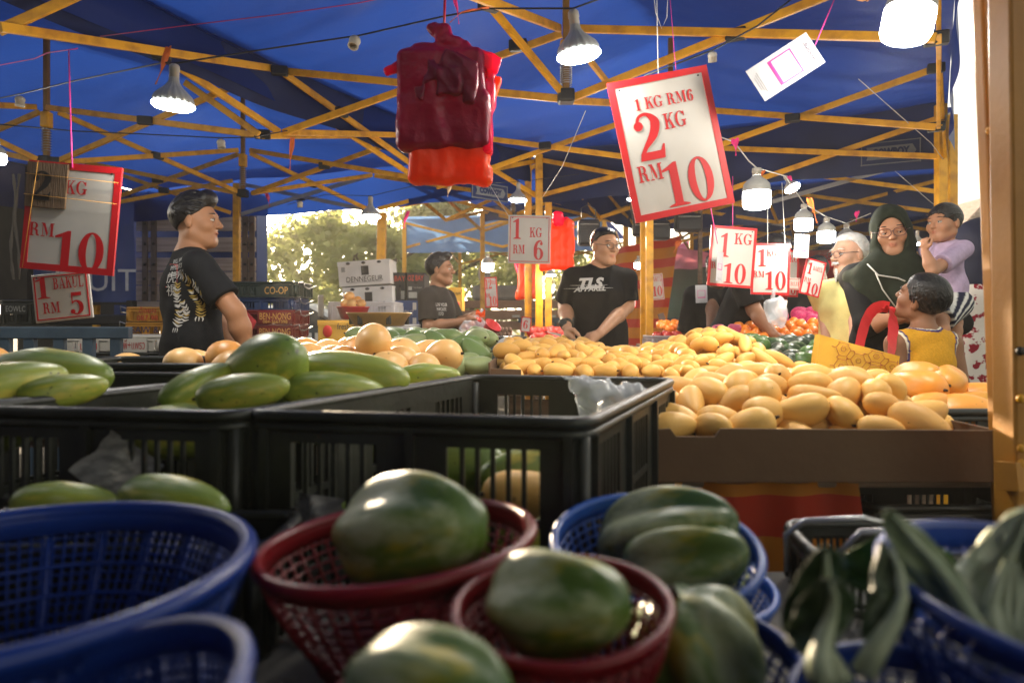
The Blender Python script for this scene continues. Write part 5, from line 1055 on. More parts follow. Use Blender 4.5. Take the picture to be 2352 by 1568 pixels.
def human(label, loc, fwd, H, sk, hf=None, hup=None, arms=None, lean=0., side=0., legs=None, h=.0055, hs=.9, thick=.88, z0=0., head_off=None, chub=0., mouth=False, group=None, bodyk=.9, neck=1., feat=1., baby=0., stub=None):
    f = Vector(fwd); f.z = 0; f.normalize(); r = f.cross(V(0, 0, 1)); W = Matrix.Translation((loc[0], loc[1], z0)) @ Matrix((r, f, V(0, 0, 1))).transposed().to_4x4(); Wi = W.inverted()
    S = H / 1.7; t = thing('person', label, 'person', (loc[0], loc[1], z0), group)
    pel = V(0, 0, .93) * S; Lr = Matrix.Rotation(R(-lean), 4, 'X') @ Matrix.Rotation(R(side), 4, 'Y')
    def up(x, y, z): return pel + (Lr @ (V(x, y, z - .93) * S))
    J = dict(pel=pel, belly=up(0, 0, 1.08), chest=up(0, .0, 1.27), neck=up(0, -.005, 1.435))
    for sd_, x in (('R', 1), ('L', -1)):
        J['sh' + sd_] = up(x * .172 * thick, -.005, 1.375); J['hip' + sd_] = V(x * .088 * S, 0, .90 * S)
        if arms and arms.get(sd_):
            a = arms[sd_]; J['el' + sd_] = Wi @ a[0]; J['wr' + sd_] = Wi @ a[1]; J['hd' + sd_] = (Wi.to_3x3() @ Vector(a[2])).normalized(); J['pn' + sd_] = (Wi.to_3x3() @ Vector(a[3])).normalized(); J['cu' + sd_] = a[4]
        else:
            J['el' + sd_] = J['sh' + sd_] + V(x * .05, -.03, -.29) * S; J['wr' + sd_] = J['el' + sd_] + V(x * .01, .06, -.245) * S; J['hd' + sd_] = V(0, .1, -1).normalized(); J['pn' + sd_] = V(-x, .2, 0).normalized(); J['cu' + sd_] = .35
        if legs and legs.get(sd_): J['kn' + sd_], J['an' + sd_] = Wi @ legs[sd_][0], Wi @ legs[sd_][1]; J['ft' + sd_] = (Wi.to_3x3() @ Vector(legs[sd_][2])).normalized()
        else: J['kn' + sd_] = V(x * .095, .01, .50) * S; J['an' + sd_] = V(x * .1, -.03, .085) * S; J['ft' + sd_] = V(x * .15, 1, -.12).normalized()
    hfl = (Wi.to_3x3() @ Vector(hf if hf is not None else fwd)).normalized(); hul = (Wi.to_3x3() @ Vector(hup)).normalized() if hup is not None else V(0, 0, 1)
    hr = hfl.cross(hul).normalized(); hu = hr.cross(hfl)
    hc = J['neck'] + (Lr.to_3x3() @ V(0, .025, .145 * neck)) * (S * .2 + hs * .8) + (Vector(head_off) if head_off else V(0, 0, 0))
    Hm = Matrix.Translation(hc) @ Matrix((hr, hfl, hu)).transposed().to_4x4() @ Matrix.Scale(hs, 4); HR = Hm.to_3x3().normalized()
    pts = [J[k] for k in J if k[:2] in ('pe', 'ch', 'ne', 'sh', 'el', 'wr', 'hi', 'kn', 'an')] + [hc]
    mn = [min(p[i] for p in pts) - .24 * max(S, .62) for i in range(3)]; mx = [max(p[i] for p in pts) + .24 * max(S, .62) for i in range(3)]
    F = Field(mn, mx, h); c = 1 + chub
    def hp(x, y, z): return Hm @ V(x, y, z)
    def he(p, rr, k=.012, sub=False, rot=None): F.ell(hp(*p), [q * hs for q in rr], HR @ rot if rot is not None else HR, k * hs, sub)
    def hc_(p, q, a, b=None, k=.012, sub=False): F.cone(hp(*p), hp(*q), a * hs, (b if b is not None else a) * hs, k * hs, sub)
    # trunk
    def tr(p, rr, k): F.ell(p, [q * S for q in rr], Lr.to_3x3(), k * S)
    F.ell(pel, (.15 * S * bodyk, .105 * S, .12 * S), None, .05 * S); tr(J['belly'], (.135 * bodyk, .098, .16), .05); tr(J['chest'], (.155 * thick, .105, .165), .05)
    F.cone(J['neck'] - V(0, 0, .03) * S, hp(0, -.022, -.045), .054 * S * (hs * .5 + .5) * neck ** -.3, .050 * hs, .03 * S)
    for sd_, x in (('R', 1), ('L', -1)):
        F.cone(J['neck'] + V(0, 0, -.02) * S, J['sh' + sd_], .055 * S, .048 * S, .04 * S)
        F.cone(J['sh' + sd_], J['el' + sd_], .052 * S * c, .040 * S * c, .03 * S); m = J['el' + sd_].lerp(J['wr' + sd_], .35)
        F.cone(J['el' + sd_], m, .039 * S * c, .041 * S * c, .015 * S); F.cone(m, J['wr' + sd_], .041 * S * c, .0255 * S * c, .02 * S)
        hand(F, J['wr' + sd_], J['hd' + sd_], J['pn' + sd_], x, S, J['cu' + sd_], 1.0 + .15 * chub)
        F.cone(J['hip' + sd_], J['kn' + sd_], .083 * S * c, .053 * S * c, .03 * S); m = J['kn' + sd_].lerp(J['an' + sd_], .3)
        F.cone(J['kn' + sd_], m, .052 * S * c, .054 * S * c, .02 * S); F.cone(m, J['an' + sd_], .054 * S * c, .035 * S * c, .02 * S)
        a = J['an' + sd_]; ft = J['ft' + sd_]; F.cone(a - V(0, 0, .03) * S - ft * .03 * S, a + ft * .11 * S - V(0, 0, .045) * S, .036 * S, .030 * S, .02 * S); F.cone(a + ft * .1 * S - V(0, 0, .05) * S, a + ft * .165 * S - V(0, 0, .058) * S, .03 * S, .02 * S, .02 * S)
    # head
    g_ = feat
    he((0, -.012, .028 + .004 * baby), (.074 + .004 * baby, .094, .086 + .004 * baby)); he((0, .022, -.032 + .006 * baby), (.057 + .012 * chub, .068, .073 - .008 * baby), .03); hc_((-.016, .066, -.088 + .01 * baby), (.016, .066, -.088 + .01 * baby), .019, k=.03); hc_((-.05, .0, -.055), (-.02, .055, -.09 + .008 * baby), .02, .018, .03); hc_((.05, .0, -.055), (.02, .055, -.09 + .008 * baby), .02, .018, .03)
    hc_((-.034, .077 - .003 * baby, .030), (.034, .077 - .003 * baby, .030), .011, k=.02)
    for x in (-1, 1):
        he((x * .042, .056, -.020), (.022 + .014 * chub, .025, .022 + .012 * chub), .024); he((x * .031, .100, .007), (.0165, .013, .0095), .008, True)
        he((x * .077, -.006, -.004), (.009, .019, .031), .006, rot=Matrix.Rotation(R(-x * 22), 3, 'Z')); he((x * .088, .003, -.002), (.006, .010, .018), .006, True)
        he((x * .0125 * g_, .096, -.024), (.0085 * g_, .009 * g_, .007 * g_), .005)
    hc_((0, .087, .018), (0, .088 + .020 * g_, -.018), .0075 * g_, .0098 * g_, .012); he((0, .088 + .016 * g_, -.021), (.0115 * g_, .011 * g_, .0088 * g_), .008)
    lz = -.0545 + .004 * baby
    he((0, .087, lz + .005), (.0205 * g_, .0085, .0052), .004); he((0, .086, lz - .0055), (.0170 * g_, .0085, .0060), .004); hc_((-.017 * g_, .0965, lz), (.017 * g_, .0965, lz), .0018, k=.003, sub=True)
    if mouth: he((0, .096, -.058), (.013, .02, .0085), .003, True)
    vs, fs = F.mesh()
    # vertex tint: lips, scalp under the hair, cheeks
    A = np.array(Hm.inverted()); q = vs @ A[:3, :3].T + A[:3, 3]; col = np.ones((len(vs), 3))
    lip = np.exp(-((q[:, 0] / (.020 * feat)) ** 4 + ((q[:, 2] - lz) / .0095) ** 4)) * (q[:, 1] > .07); col *= 1 - lip[:, None] * np.array([.15, .38, .32])
    if stub:                                        # close cropped sides of the head
        ins = ((q[:, 1] - stub[0]) * .8 + (q[:, 2] - stub[1]) * -.6 < -.004) & (q[:, 2] > -.055 - .1 * q[:, 1] * 0) & (q[:, 1] < .05) & ~((np.abs(q[:, 0]) > .066) & (q[:, 1] > -.03) & (q[:, 2] < .03))
        f_ = np.clip((q[:, 2] + .055) / .05, 0, 1) * ins * np.clip((.035 - q[:, 1]) / .02, 0, 1); col *= 1 - .82 * f_[:, None]
    o = np_obj('body', vs, fs, sk, t, True, W, col)
    P = dict(lid=M(sk.name + '_lid', tuple(q * .85 for q in SKC[sk.name]), .5, 0, .05, 14), t=t, J=J, W=W, Wi=Wi, Hm=Hm, HR=HR, hs=hs, S=S, Lr=Lr.to_3x3(), thick=thick, h=h, body=o, bodyk=bodyk, mn=mn, mx=mx, c=c, up=up)
    return P
def eyes(P, gaze=(0, 1, 0), brow=.0028, lid=18., browm=None, low=-34.):
    Hm, W, hs = P['Hm'], P['W'], P['hs']; g_ = Vector(gaze).normalized(); T = W @ Hm; R3 = T.to_3x3().normalized()
    for x in (-1, 1):
        mb = MB(); c = V(x * .031, .0772, .007); rr = .0125
        mb.ell(T @ c, (rr * hs,) * 3, 0, 16, 12); d = (R3 @ g_); qd = d.to_track_quat('Z', 'Y').to_matrix()
        mb.ell(T @ c + d * .0098 * hs, (.0056 * hs, .0056 * hs, .0028 * hs), 1, 12, 8, qd); mb.build('eye', eyeM, P['t'])
        for up_, el in ((1, lid), (-1, low)):
            ax = V(0, -.27, up_).normalized(); half = R(105.1 - el * up_); q = (R3 @ ax).to_track_quat('Z', 'Y').to_matrix().to_4x4(); r2 = (rr + .0011) * hs
            lb = MB(); lb.lathe([(max(1e-7, r2 * math.sin(half * i / 12)), r2 * math.cos(half * i / 12)) for i in range(13)], Matrix.Translation(T @ c) @ q, 24, caps=False); lb.build('eyelid', P['lid'], P['t'])
        e = R(lid); lb = MB(); lb.tube([T @ (c + V(math.sin(a) * math.cos(e * (1 - abs(a) * .5)), math.cos(a) * math.cos(e * (1 - abs(a) * .5)), math.sin(e * (1 - abs(a) * .55))) * (rr + .0016)) for a in (-1.15, -.7, -.25, .25, .7, 1.15)], [.0005 * hs, .0011 * hs, .0013 * hs, .0013 * hs, .0011 * hs, .0005 * hs], 6); lb.build('eyelash', hairM, P['t'])
        bb = MB(); bb.tube([T @ V(x * (.033 + a), .0915 - a * a * 22 - max(0, a) * .30, .0300 + .004 * math.cos(a * 60)) for a in (-.02, -.008, .004, .014, .022)], [brow * hs * .7, brow * hs * 1.1, brow * hs, brow * hs * .8, brow * hs * .3], 6); bb.build('eyebrow', browm or hairM, P['t'])
def hair(P, style='short', mat=None, seed=1, n=180, vol=.012, line=(.060, .082), nape=-.035, top=0., locks=.006, sweep=(0.2, -1, .15), tilt=(.80, -.6), front=0., messy=.35, ll=.06):
    Hm, hs = P['Hm'], P['hs']; HR = P['HR']; c0 = V(0, -.012, .03); rad = V(.076, .096, .086)
    ctr = Hm @ c0; F = Field([q - .20 * hs for q in ctr], [q + .20 * hs for q in ctr], .0034 * hs); hp = lambda v: Hm @ v
    F.ell(hp(c0 + V(0, -.002, .003)), [(q + vol * .5) * hs for q in rad], HR, .01); rg = random.Random(seed)
    F.cut(hp(V(0, line[0], line[1])), HR @ V(0, tilt[0], tilt[1])); F.cut(hp(V(0, -.035, nape)), HR @ V(0, .55, -.83))
    if top: F.ell(hp(V(0, -.006, .086)), [q * hs for q in (.064, .070, .030 + top)], HR, .025 * hs)
    if front: F.ell(hp(V(.0, .052, .108)), [q * hs for q in (.058, .042, .022 + front)], HR, .02 * hs)
    def lift(p):                                    # puts a point back on the hair's own rounded surface
        d = p - c0; e = math.sqrt((d.x / rad.x) ** 2 + (d.y / rad.y) ** 2 + (d.z / rad.z) ** 2); q = c0 + d / e; nn = d.normalized(); up_ = max(0, nn.z)
        return q + nn * (vol * .45 + top * .75 * up_ ** 2 + front * 1.1 * max(0, nn.z * .8 + nn.y * .6 - .55)), nn
    for i in range(n):
        th = rg.uniform(0, 6.283); ph = rg.uniform(.0, 1.75); d = V(math.sin(ph) * math.cos(th), math.sin(ph) * math.sin(th), math.cos(ph)); p, nn = lift(c0 + V(d.x * rad.x, d.y * rad.y, d.z * rad.z))
        inside = lambda p: (p.y - line[0]) * tilt[0] + (p.z - line[1]) * tilt[1] < (-.004 if p.z < .09 else .03) and (p.y + .035) * .55 - (p.z - nape) * .83 < -.006
        if not inside(p): continue
        pts = [p]; sw = Vector(sweep) + V(rg.uniform(-messy, messy), rg.uniform(-messy, messy), rg.uniform(-messy, messy) * .6); L_ = ll * rg.uniform(.6, 1.2)
        for k in range(4):
            tg = sw - nn * sw.dot(nn)
            if tg.length < 1e-4: break
            p, nn = lift(p + tg.normalized() * L_ / 4); pts.append(p + nn * rg.uniform(0, .002))
            if not inside(p) and front == 0: break
        for k in range(len(pts) - 1): F.cone(hp(pts[k]), hp(pts[k + 1]), locks * hs * (1 - .2 * k), locks * hs * (.8 - .2 * k), .0022 * hs)
    vs, fs = F.mesh(); return np_obj('hair', vs, fs, mat or hairM, P['t'], True, P['W'])
def glasses(P, mat, w_=.024, hh=.018):
    T = P['W'] @ P['Hm']; t = MB()
    for x in (-1, 1):
        t.tube([T @ V(x * .031 + w_ * math.copysign(abs(math.cos(a)) ** .75, math.cos(a)), .108 - .006 * abs(math.cos(a) + x * .5), .004 + hh * math.copysign(abs(math.sin(a)) ** .75, math.sin(a))) for a in [i * math.pi / 14 for i in range(28)]], .0016 * P['hs'], 6, closed=True)
        t.tube([T @ V(x * (.031 + w_), .102, .008), T @ V(x * .078, .04, .012), T @ V(x * .082, -.01, .010)], .0016 * P['hs'], 6)
    t.tube([T @ V(-.031 + w_ - .001, .108, .008), T @ V(0, .113, .011), T @ V(.031 - w_ + .001, .108, .008)], .0015 * P['hs'], 6)
    return t.build('glasses', mat, P['t'])
def top_garment(P, name, mat, sleeve=.62, hem=.80, infl=.013, neckr=.058, wr=.005, seed=1, long=False, h=None, collar=None, sleeveless=False, flare=0., tint=None, fr=26, neckdrop=.0, drape=None):
    J, S = P['J'], P['S']; h = h or P['h'] * 1.15; F = Field(P['mn'], P['mx'], h); L3 = P['Lr']; th = P['thick']; bk = P['bodyk']; i = infl
    F.ell(J['chest'], [(q + i) * S for q in (.158 * th, .108, .165)], L3, .05 * S); F.ell(J['belly'], [(q + i) * S for q in (.140 * bk + .012, .102, .17)], L3, .06 * S)
    F.cone(J['belly'] + V(.055 * bk, 0, -.04) * S, V(.07 * bk, 0, hem - .12) * S, (.095 + i) * S, (.098 + i + flare) * S, .05 * S); F.cone(J['belly'] + V(-.055 * bk, 0, -.04) * S, V(-.07 * bk, 0, hem - .12) * S, (.095 + i) * S, (.098 + i + flare) * S, .05 * S)
    for sd_, x in (('R', 1), ('L', -1)):
        F.cone(J['neck'] + V(0, 0, -.025) * S, J['sh' + sd_], (.055 + i * .7) * S, (.048 + i * .8) * S, .035 * S)
    if drape: drape(F)
    F.wrinkle(wr * S, fr / S, seed, (.8, .8, .45))
    F.cut(V(0, 0, hem) * S, V(0, 0, -1))
    if sleeveless:
        for sd_, x in (('R', 1), ('L', -1)): F.ell(J['sh' + sd_] + V(x * .045, 0, -.04) * S, (.06 * S, .14 * S, .115 * S), None, .004, True)
    else:
        for sd_, x in (('R', 1), ('L', -1)):
            e = J['sh' + sd_].lerp(J['el' + sd_], sleeve); c = P['c']
            if long: F.cone(J['sh' + sd_], J['el' + sd_], .058 * S, .049 * S, .025 * S); e2 = J['el' + sd_].lerp(J['wr' + sd_], long); F.cone(J['el' + sd_], e2, .050 * S, .046 * S, .02 * S, flat=True)
            else: F.cone(J['sh' + sd_], e, (.050 + i * .9) * S * c, (.056 + i * .8) * S * c, .025 * S, flat=True)
    F.ell(J['neck'] + L3 @ (V(0, .012, .035 - neckdrop) * S), (neckr * S, neckr * S, (.05 + neckdrop) * S), L3, .004, True)
    vs, fs = F.mesh(); col = tint(vs) if tint else np.ones((len(vs), 3)); o = np_obj(name, vs, fs, mat, P['t'], True, P['W'], col)
    A = np.array(P['W']); P['top'] = BVHTree.FromPolygons([tuple(v) for v in (vs @ A[:3, :3].T + A[:3, 3])], [tuple(f) for f in fs]); P['topo'] = o
    if collar:
        mb = MB(); c = J['neck'] + V(0, .012, .01) * S; pts = [P['W'] @ (c + V(math.cos(a) * .068, math.sin(a) * .072, -.02 * math.sin(a) + .012) * S) for a in [k * math.pi / 12 for k in range(24)]]
        mb.tube(pts, .011 * S, 6, closed=True); mb.build('collar', collar, P['t'])
    return o
def bottoms(P, name, mat, length=1., infl=.018, top=.99, h=.009, tint=None, seed=3, skirt=False):
    J, S = P['J'], P['S']; F = Field(P['mn'], P['mx'], h); F.ell(J['pel'] + V(0, 0, -.01) * S, [(q + infl) * S for q in (.15, .108, .13)], None, .03 * S)
    for sd_ in 'RL':
        k = J['kn' + sd_]; e = J['hip' + sd_].lerp(k, min(1, length * 1.8)); c = P['c']
        F.cone(J['hip' + sd_], e, (.085 + infl) * S * c, (.06 + infl) * S * c, .03 * S, flat=length < .56)
        if length > .56: F.cone(k, k.lerp(J['an' + sd_], min(1, (length - .5) * 2)), (.055 + infl) * S, (.045 + infl) * S, .02 * S, flat=True)
    if skirt: F.cone(J['pel'], V(0, 0, .12) * S, .17 * S, .24 * S, .05)
    F.wrinkle(.004 * S, 24 / S, seed, (.8, .8, .4)); F.cut(V(0, 0, top) * S, V(0, 0, 1))
    vs, fs = F.mesh(); return np_obj(name, vs, fs, mat, P['t'], True, P['W'], tint(vs) if tint else np.ones((len(vs), 3)))
def decal(P, name, vs2, fs, Fm, mat, off=.003, back=.35):
    """lays a flat drawing on the garment along the frame's viewing direction"""
    d = (Fm.to_3x3() @ V(0, 1, 0)).normalized(); out = []; ok = []
    for p in vs2:
        w_ = Fm @ V(p[0], 0, p[1]); hit = P['top'].ray_cast(w_ - d * back, d, back * 2.2)
        ok.append(hit[0] is not None); out.append((hit[0] - d * off) if hit[0] is not None else w_)
    mb = MB(); mb.add(out, [f for f in fs if all(ok[i] for i in f)]); return mb.build(name, mat, P['topo'])
def decal_text(P, body, size, Fm, mat, wfit=None, **k):
    vs, fs = text_mesh(body, size, **k); sx = 1
    if wfit: sx = wfit / max(1e-6, max(v.x for v in vs) - min(v.x for v in vs))
    return decal(P, 'printed_lettering', [(v.x * sx, v.y) for v in vs], fs, Fm, mat)
def strokes(lst):
    V2 = []; F2 = []
    for pts, ws in lst:
        vs, fs = _stroke(pts, ws, 5); b = len(V2); V2 += [(v.x, v.y) for v in vs]; F2 += [tuple(i + b for i in f) for f in fs]
    return V2, F2
sk1 = skin('tan', (.40, .20, .105)); sk2 = skin('brown', (.26, .125, .065)); sk3 = skin('light_tan', (.50, .27, .155)); sk4 = skin('warm', (.46, .23, .13)); sk5 = skin('old', (.48, .27, .18)); sk6 = skin('dark', (.17, .085, .05))
teeM = M('charcoal_cotton', (.017, .018, .020), .9, 0, .1, 20, .15, 200, attr='tint', spec=.12); blk = M('black_cotton', (.011, .011, .012), .85, 0, .1, 20, .15, 200, attr='tint', spec=.12); brnT = M('dark_brown_cotton', (.03, .026, .024), .85, 0, .1, 20, .15, 200, attr='tint', spec=.12)
jean = M('grey_jeans', (.06, .075, .085), .85, 0, .15, 30, .2, 200, attr='tint', spec=.12); pantsM = M('black_trousers', (.012, .012, .013), .8, attr='tint', spec=.12)
# ---- young man at the left, seen from behind in profile
d = 2.8; f = V(.80, .60, 0)
P = human('young man in a dark tee with a tiger print, standing in profile at the left', (-1.315, 2.80), f, 1.655, sk1, hf=V(.985, .10, .02), arms=dict(R=(at(540, 716, 2.66), at(572, 815, 2.70), V(.35, .1, -1), V(-.3, .9, .2), .5), L=(at(500, 735, 3.12), at(540, 815, 3.1), V(.5, .1, -1), V(0, -1, 0), .5)), mouth=True, h=.0052, thick=.86, hs=.91, stub=(.066, .082))
eyes(P); hair(P, seed=4, n=260, vol=.014, line=(.066, .082), top=.018, front=.018, nape=-.005, locks=.006, sweep=(.5, -1, .25), tilt=(.80, -.6), ll=.09)
top_garment(P, 'tee_shirt', teeM, .72, .80, .013, seed=5, wr=.007); bottoms(P, 'trousers', pantsM)
Fm = frame(at(440, 650, 2.7), yaw=-18); k = 2.72 / FPX
wp = M('white_print', (.55, .55, .52), .7); gp = M('gold_print', (.42, .30, .06), .7); rp_ = M('red_shirt_print', (.42, .02, .03), .7)
def F2(u, v): return frame(at(u, v, 2.62), yaw=0)
decal_text(P, 'WILL WIN\nIMMEDIATLY\nINDEFINITELY', .026, frame(at(393, 611, 2.62), yaw=0, roll=6), wp, wfit=.085)
decal(P, 'red_print', [(-.028, .05), (.026, .045), (.026, -.04), (-.028, -.045)], [(0, 1, 2, 3)], frame(at(378, 631, 2.62)), rp_, .002)
decal_text(P, '虎\n視', .05, frame(at(378, 652, 2.62)), wp)
rgp = random.Random(3); tg = []; tw = []
def limb(path, wd, n_, gold=.6):                 # stripes laid across a curved limb of the printed cat
    P_ = [Vector(p) for p in path]
    for i in range(n_):
        x = (i + rgp.uniform(.1, .9)) / n_ * (len(P_) - 1); k_ = min(int(x), len(P_) - 2); p = P_[k_].lerp(P_[k_ + 1], x - k_); t_ = (P_[k_ + 1] - P_[k_]).normalized(); nn = Vector((-t_.y, t_.x)); w0 = wd * rgp.uniform(.6, 1.1); sk_ = t_ * rgp.uniform(.004, .012)
        (tg if rgp.random() < gold else tw).append(([tuple(p + nn * w0), tuple(p + sk_ + nn * w0 * rgp.uniform(.1, .4)), tuple(p + sk_ * .6 - nn * w0 * .3), tuple(p - nn * w0 * .9)], [.0012, rgp.uniform(.005, .009), rgp.uniform(.004, .008), .0012]))
limb([(-.05, .085), (-.01, .075), (.03, .05), (.05, .02)], .02, 12); limb([(-.045, .06), (-.05, .0), (-.035, -.06), (-.05, -.11)], .022, 18, .35); limb([(.0, .05), (.012, .0), (.03, -.03), (.028, -.07)], .014, 13, .75); limb([(.04, .03), (.065, .01), (.06, -.03), (.07, -.05)], .012, 10, .8); limb([(-.03, -.01), (-.012, -.05), (-.02, -.09)], .014, 9, .3)
for x, y in ((.026, -.078), (.07, -.058), (-.052, -.122)):
    for q in (-1, 0, 1): tw.append(([(x + q * .007, y), (x + q * .010, y - .008), (x + q * .009, y - .018)], [.004, .004, .0008]))
for fr_, lst, mt_, nm_, of_ in ((frame(at(412, 680, 2.6), yaw=-6), tg, gp, 'gold_print', .003), (frame(at(412, 680, 2.6), yaw=-6), tw, wp, 'white_print', .0036)):
    vs2, fs2 = strokes(lst); decal(P, nm_, vs2, fs2, fr_, mt_, of_)
vs2, fs2 = strokes([([(a, b), (a + .008, b + .012), (a + .004, b + .026)], [.002, .009, .002]) for a, b in ((0, 0), (.012, .02), (-.01, .03), (.006, .05), (.016, -.03), (.004, -.06), (.018, -.09), (.008, .08), (-.012, .1), (-.03, .115), (-.045, .12))]); decal(P, 'gold_print', vs2, fs2, frame(at(512, 660, 2.5)), gp)
# ---- man tying a bag of tomatoes
f = V(.93, -.36, 0)
P = human('man in a dark brown tee in profile, tying a clear bag of tomatoes', (-.50, 4.6), f, 1.585, sk2, hf=V(.98, -.18, .02), arms=dict(R=(at(984, 752, 4.42), at(1064, 738, 4.35), V(.8, -.1, .3), V(.2, .3, -.9), .8), L=(at(1050, 745, 4.75), at(1078, 727, 4.5), V(.6, -.5, .1), V(0, .2, -1), .8)))
eyes(P); hair(P, seed=8, n=200, vol=.012, line=(.066, .080), top=.014, front=.008, nape=-.03, sweep=(.6, .4, .4)); top_garment(P, 'tee_shirt', brnT, .78, .84, .017, seed=7); bottoms(P, 'trousers', pantsM)
decal_text(P, 'LOVE YOUR\nMARGATE\nESTD', .03, frame(at(1022, 710, 4.4), yaw=25), wp, wfit=.09)
bag = thing('tomato_bag', 'clear plastic bag of red tomatoes with an orange top, held by the man in brown', 'bag', at(1088, 740, 4.36)); F = Field(list(at(1088, 745, 4.36) - V(.16, .12, .15)), list(at(1088, 745, 4.36) + V(.16, .12, .17)), .006)
o = at(1086, 748, 4.36); F.ell(o, (.085, .06, .06)).cone(o + V(.02, 0, .04), o + V(.05, 0, .085), .02, .012, .02).wrinkle(.012, 50, 3); vs, fs = F.mesh(); np_obj('film', vs, fs, clear, bag)
for i, (x, y, z) in enumerate(((-.05, 0, 0), (-.015, -.015, -.03), (.025, -.01, -.03), (.055, 0, 0), (0, -.02, .02), (.03, -.02, .03), (-.03, .01, .035))): mb = MB(); mb.ell(o + V(x, y, z), (.029, .029, .026)); mb.build('tomato', redM if i % 2 else orgM, bag)
mb = MB(); mb.grid(lambda a, b: o + V(.02 + .06 * a, -.02 + .01 * math.sin(b * 9), .055 + .04 * b * (1 + .3 * math.sin(a * 8))), 8, 6); mb.build('bag_top', orb, bag)
# ---- man in the black printed tee cutting a mango
f = V(.12, -1, 0)
P = human('man in a black printed tee with glasses, cutting a mango at the centre', (.49, 3.86), f, 1.685, sk3, hf=V(.50, -.86, -.10), head_off=(-.015, .02, -.012), lean=3, arms=dict(R=(at(1298, 702, 3.92), at(1302, 752, 3.62), V(.25, -.35, -.8), V(.9, .2, 0), .75), L=(at(1440, 703, 3.86), at(1378, 765, 3.58), V(-.75, -.25, -.45), V(-.1, .35, -.9), .75)), h=.005, thick=.90, hs=.88, stub=(.058, .088))
eyes(P, (-.25, 1, -.05)); hair(P, seed=12, n=220, vol=.004, line=(.060, .088), top=.002, nape=.016, locks=.0032, ll=.03, sweep=(.2, .6, .5)); glasses(P, MT['black_plastic'])
top_garment(P, 'tee_shirt', blk, .80, .84, .014, seed=9, wr=.007); bottoms(P, 'jeans', jean)
decal_text(P, 'TLS', .075, frame(at(1364, 648, 3.6), yaw=4, roll=2), wp, wfit=.135, shear=.35, bold=.004); decal_text(P, 'APPAREL', .036, frame(at(1366, 661, 3.6), yaw=4, roll=2), wp, wfit=.165, shear=.35, bold=.001)
vs2, fs2 = strokes([([(-.13, -.004), (0, -.005), (.13, -.002)], [.001, .004, .001]), ([(-.10, .012), (-.02, .012), (.1, .014)], [.001, .003, .001])]); decal(P, 'printed_lines', vs2, fs2, frame(at(1364, 657, 3.6), yaw=4), wp)
wq = MB(); c = P['W'] @ P['J']['elR'].lerp(P['J']['wrR'], .88); ax = (P['W'] @ P['J']['wrR'] - P['W'] @ P['J']['elR']).normalized(); q = ax.to_track_quat('Z', 'Y').to_matrix().to_4x4()
wq.lathe([(.034, -.012), (.036, -.010), (.036, .010), (.034, .012)], Matrix.Translation(c) @ q, 24); wq.lathe([(0, 0), (.021, 0), (.021, .012), (.018, .014), (0, .014)], Matrix.Translation(c + V(-.02, -.03, .01)) @ V(-.4, -.9, .2).to_track_quat('Z', 'Y').to_matrix().to_4x4(), 20); wq.build('wrist_watch', MT['black_plastic'], P['t'])
bt = MB(); bt.box(P['W'] @ V(.12 - .24, .115, .835), (.16, .03, .035)); bt.build('belt_pouch', M('orange_belt', (.6, .14, .03), .6), P['t'])
one('ripe_mango', 'cut mango held in the hand of the man in the black printed tee', 'mango', mm[1], at(1343, 790, 3.50), (0, 20, -30), .85)
kn = thing('knife', 'small knife in the right hand of the man in the black printed tee', 'knife', at(1292, 772, 3.54)); mb = MB(); mb.prism([(0, -.006), (.07, -.002), (.085, .004), (0, .008)], frame(at(1288, 770, 3.54), yaw=200, roll=12), .0015); mb.build('blade', MT['steel'], kn); mb = MB(); mb.beam(at(1290, 771, 3.54), at(1304, 782, 3.53), .014, .018); mb.build('handle', M('yellow_handle', (.7, .4, .03), .4), kn, bev=.004)
# ---- two workers bending over the fruit at the right
P = human('worker in a black tee bending forward, face half hidden by the price board', (1.36, 4.55), V(-.25, -1, 0), 1.64, sk6, hf=V(.2, -.9, -.5), lean=24, arms=dict(L=(at(1638, 690, 4.35), at(1632, 752, 4.2), V(0, -.3, -1), V(-1, 0, 0), .4), R=None), h=.007)
eyes(P); hair(P, seed=15, n=80, vol=.012, top=.012, line=(.066, .08)); top_garment(P, 'tee_shirt', blk, .85, .84, .018, seed=13, h=.008); bottoms(P, 'trousers', pantsM)
vs2, fs2 = strokes([([(0, 0), (.03 * math.cos(a), .03 * math.sin(a))], [.006, .001]) for a in [i * math.pi / 4 for i in range(8)]]); decal(P, 'sleeve_print', vs2, fs2, frame(at(1636, 658, 4.1)), rp_)
P = human('worker in a black tee reaching down to the persimmons, head hidden by price boards', (1.24, 4.02), V(.75, -.66, 0), 1.70, sk2, hf=V(.7, -.5, -.5), lean=26, arms=dict(R=(at(1732, 712, 3.75), at(1776, 768, 3.62), V(.7, -.1, -.5), V(0, -.2, -1), .4), L=(at(1768, 700, 4.05), at(1800, 755, 3.9), V(.6, -.2, -.5), V(0, 0, -1), .4)), h=.007)
eyes(P); hair(P, seed=16, n=80, vol=.012, top=.012, line=(.066, .08)); top_garment(P, 'tee_shirt', blk, .80, .84, .018, seed=17, h=.008); bottoms(P, 'trousers', pantsM)
P = human('dark clothed person behind the tilted board, left of the old man', (2.28, 5.1), V(-.6, -.8, 0), 1.62, sk6, hf=V(-.9, -.4, -.1), h=.009)
eyes(P); hair(P, seed=18, n=60, vol=.012, top=.01); top_garment(P, 'tee_shirt', blk, .80, .82, .018, seed=19, h=.01); bottoms(P, 'trousers', pantsM)
P = human('far worker in a red top behind the pink netted fruit', (2.05, 5.9), V(-.3, -.9, 0), 1.6, sk2, hf=V(-.3, -.9, -.3), lean=15, h=.01)
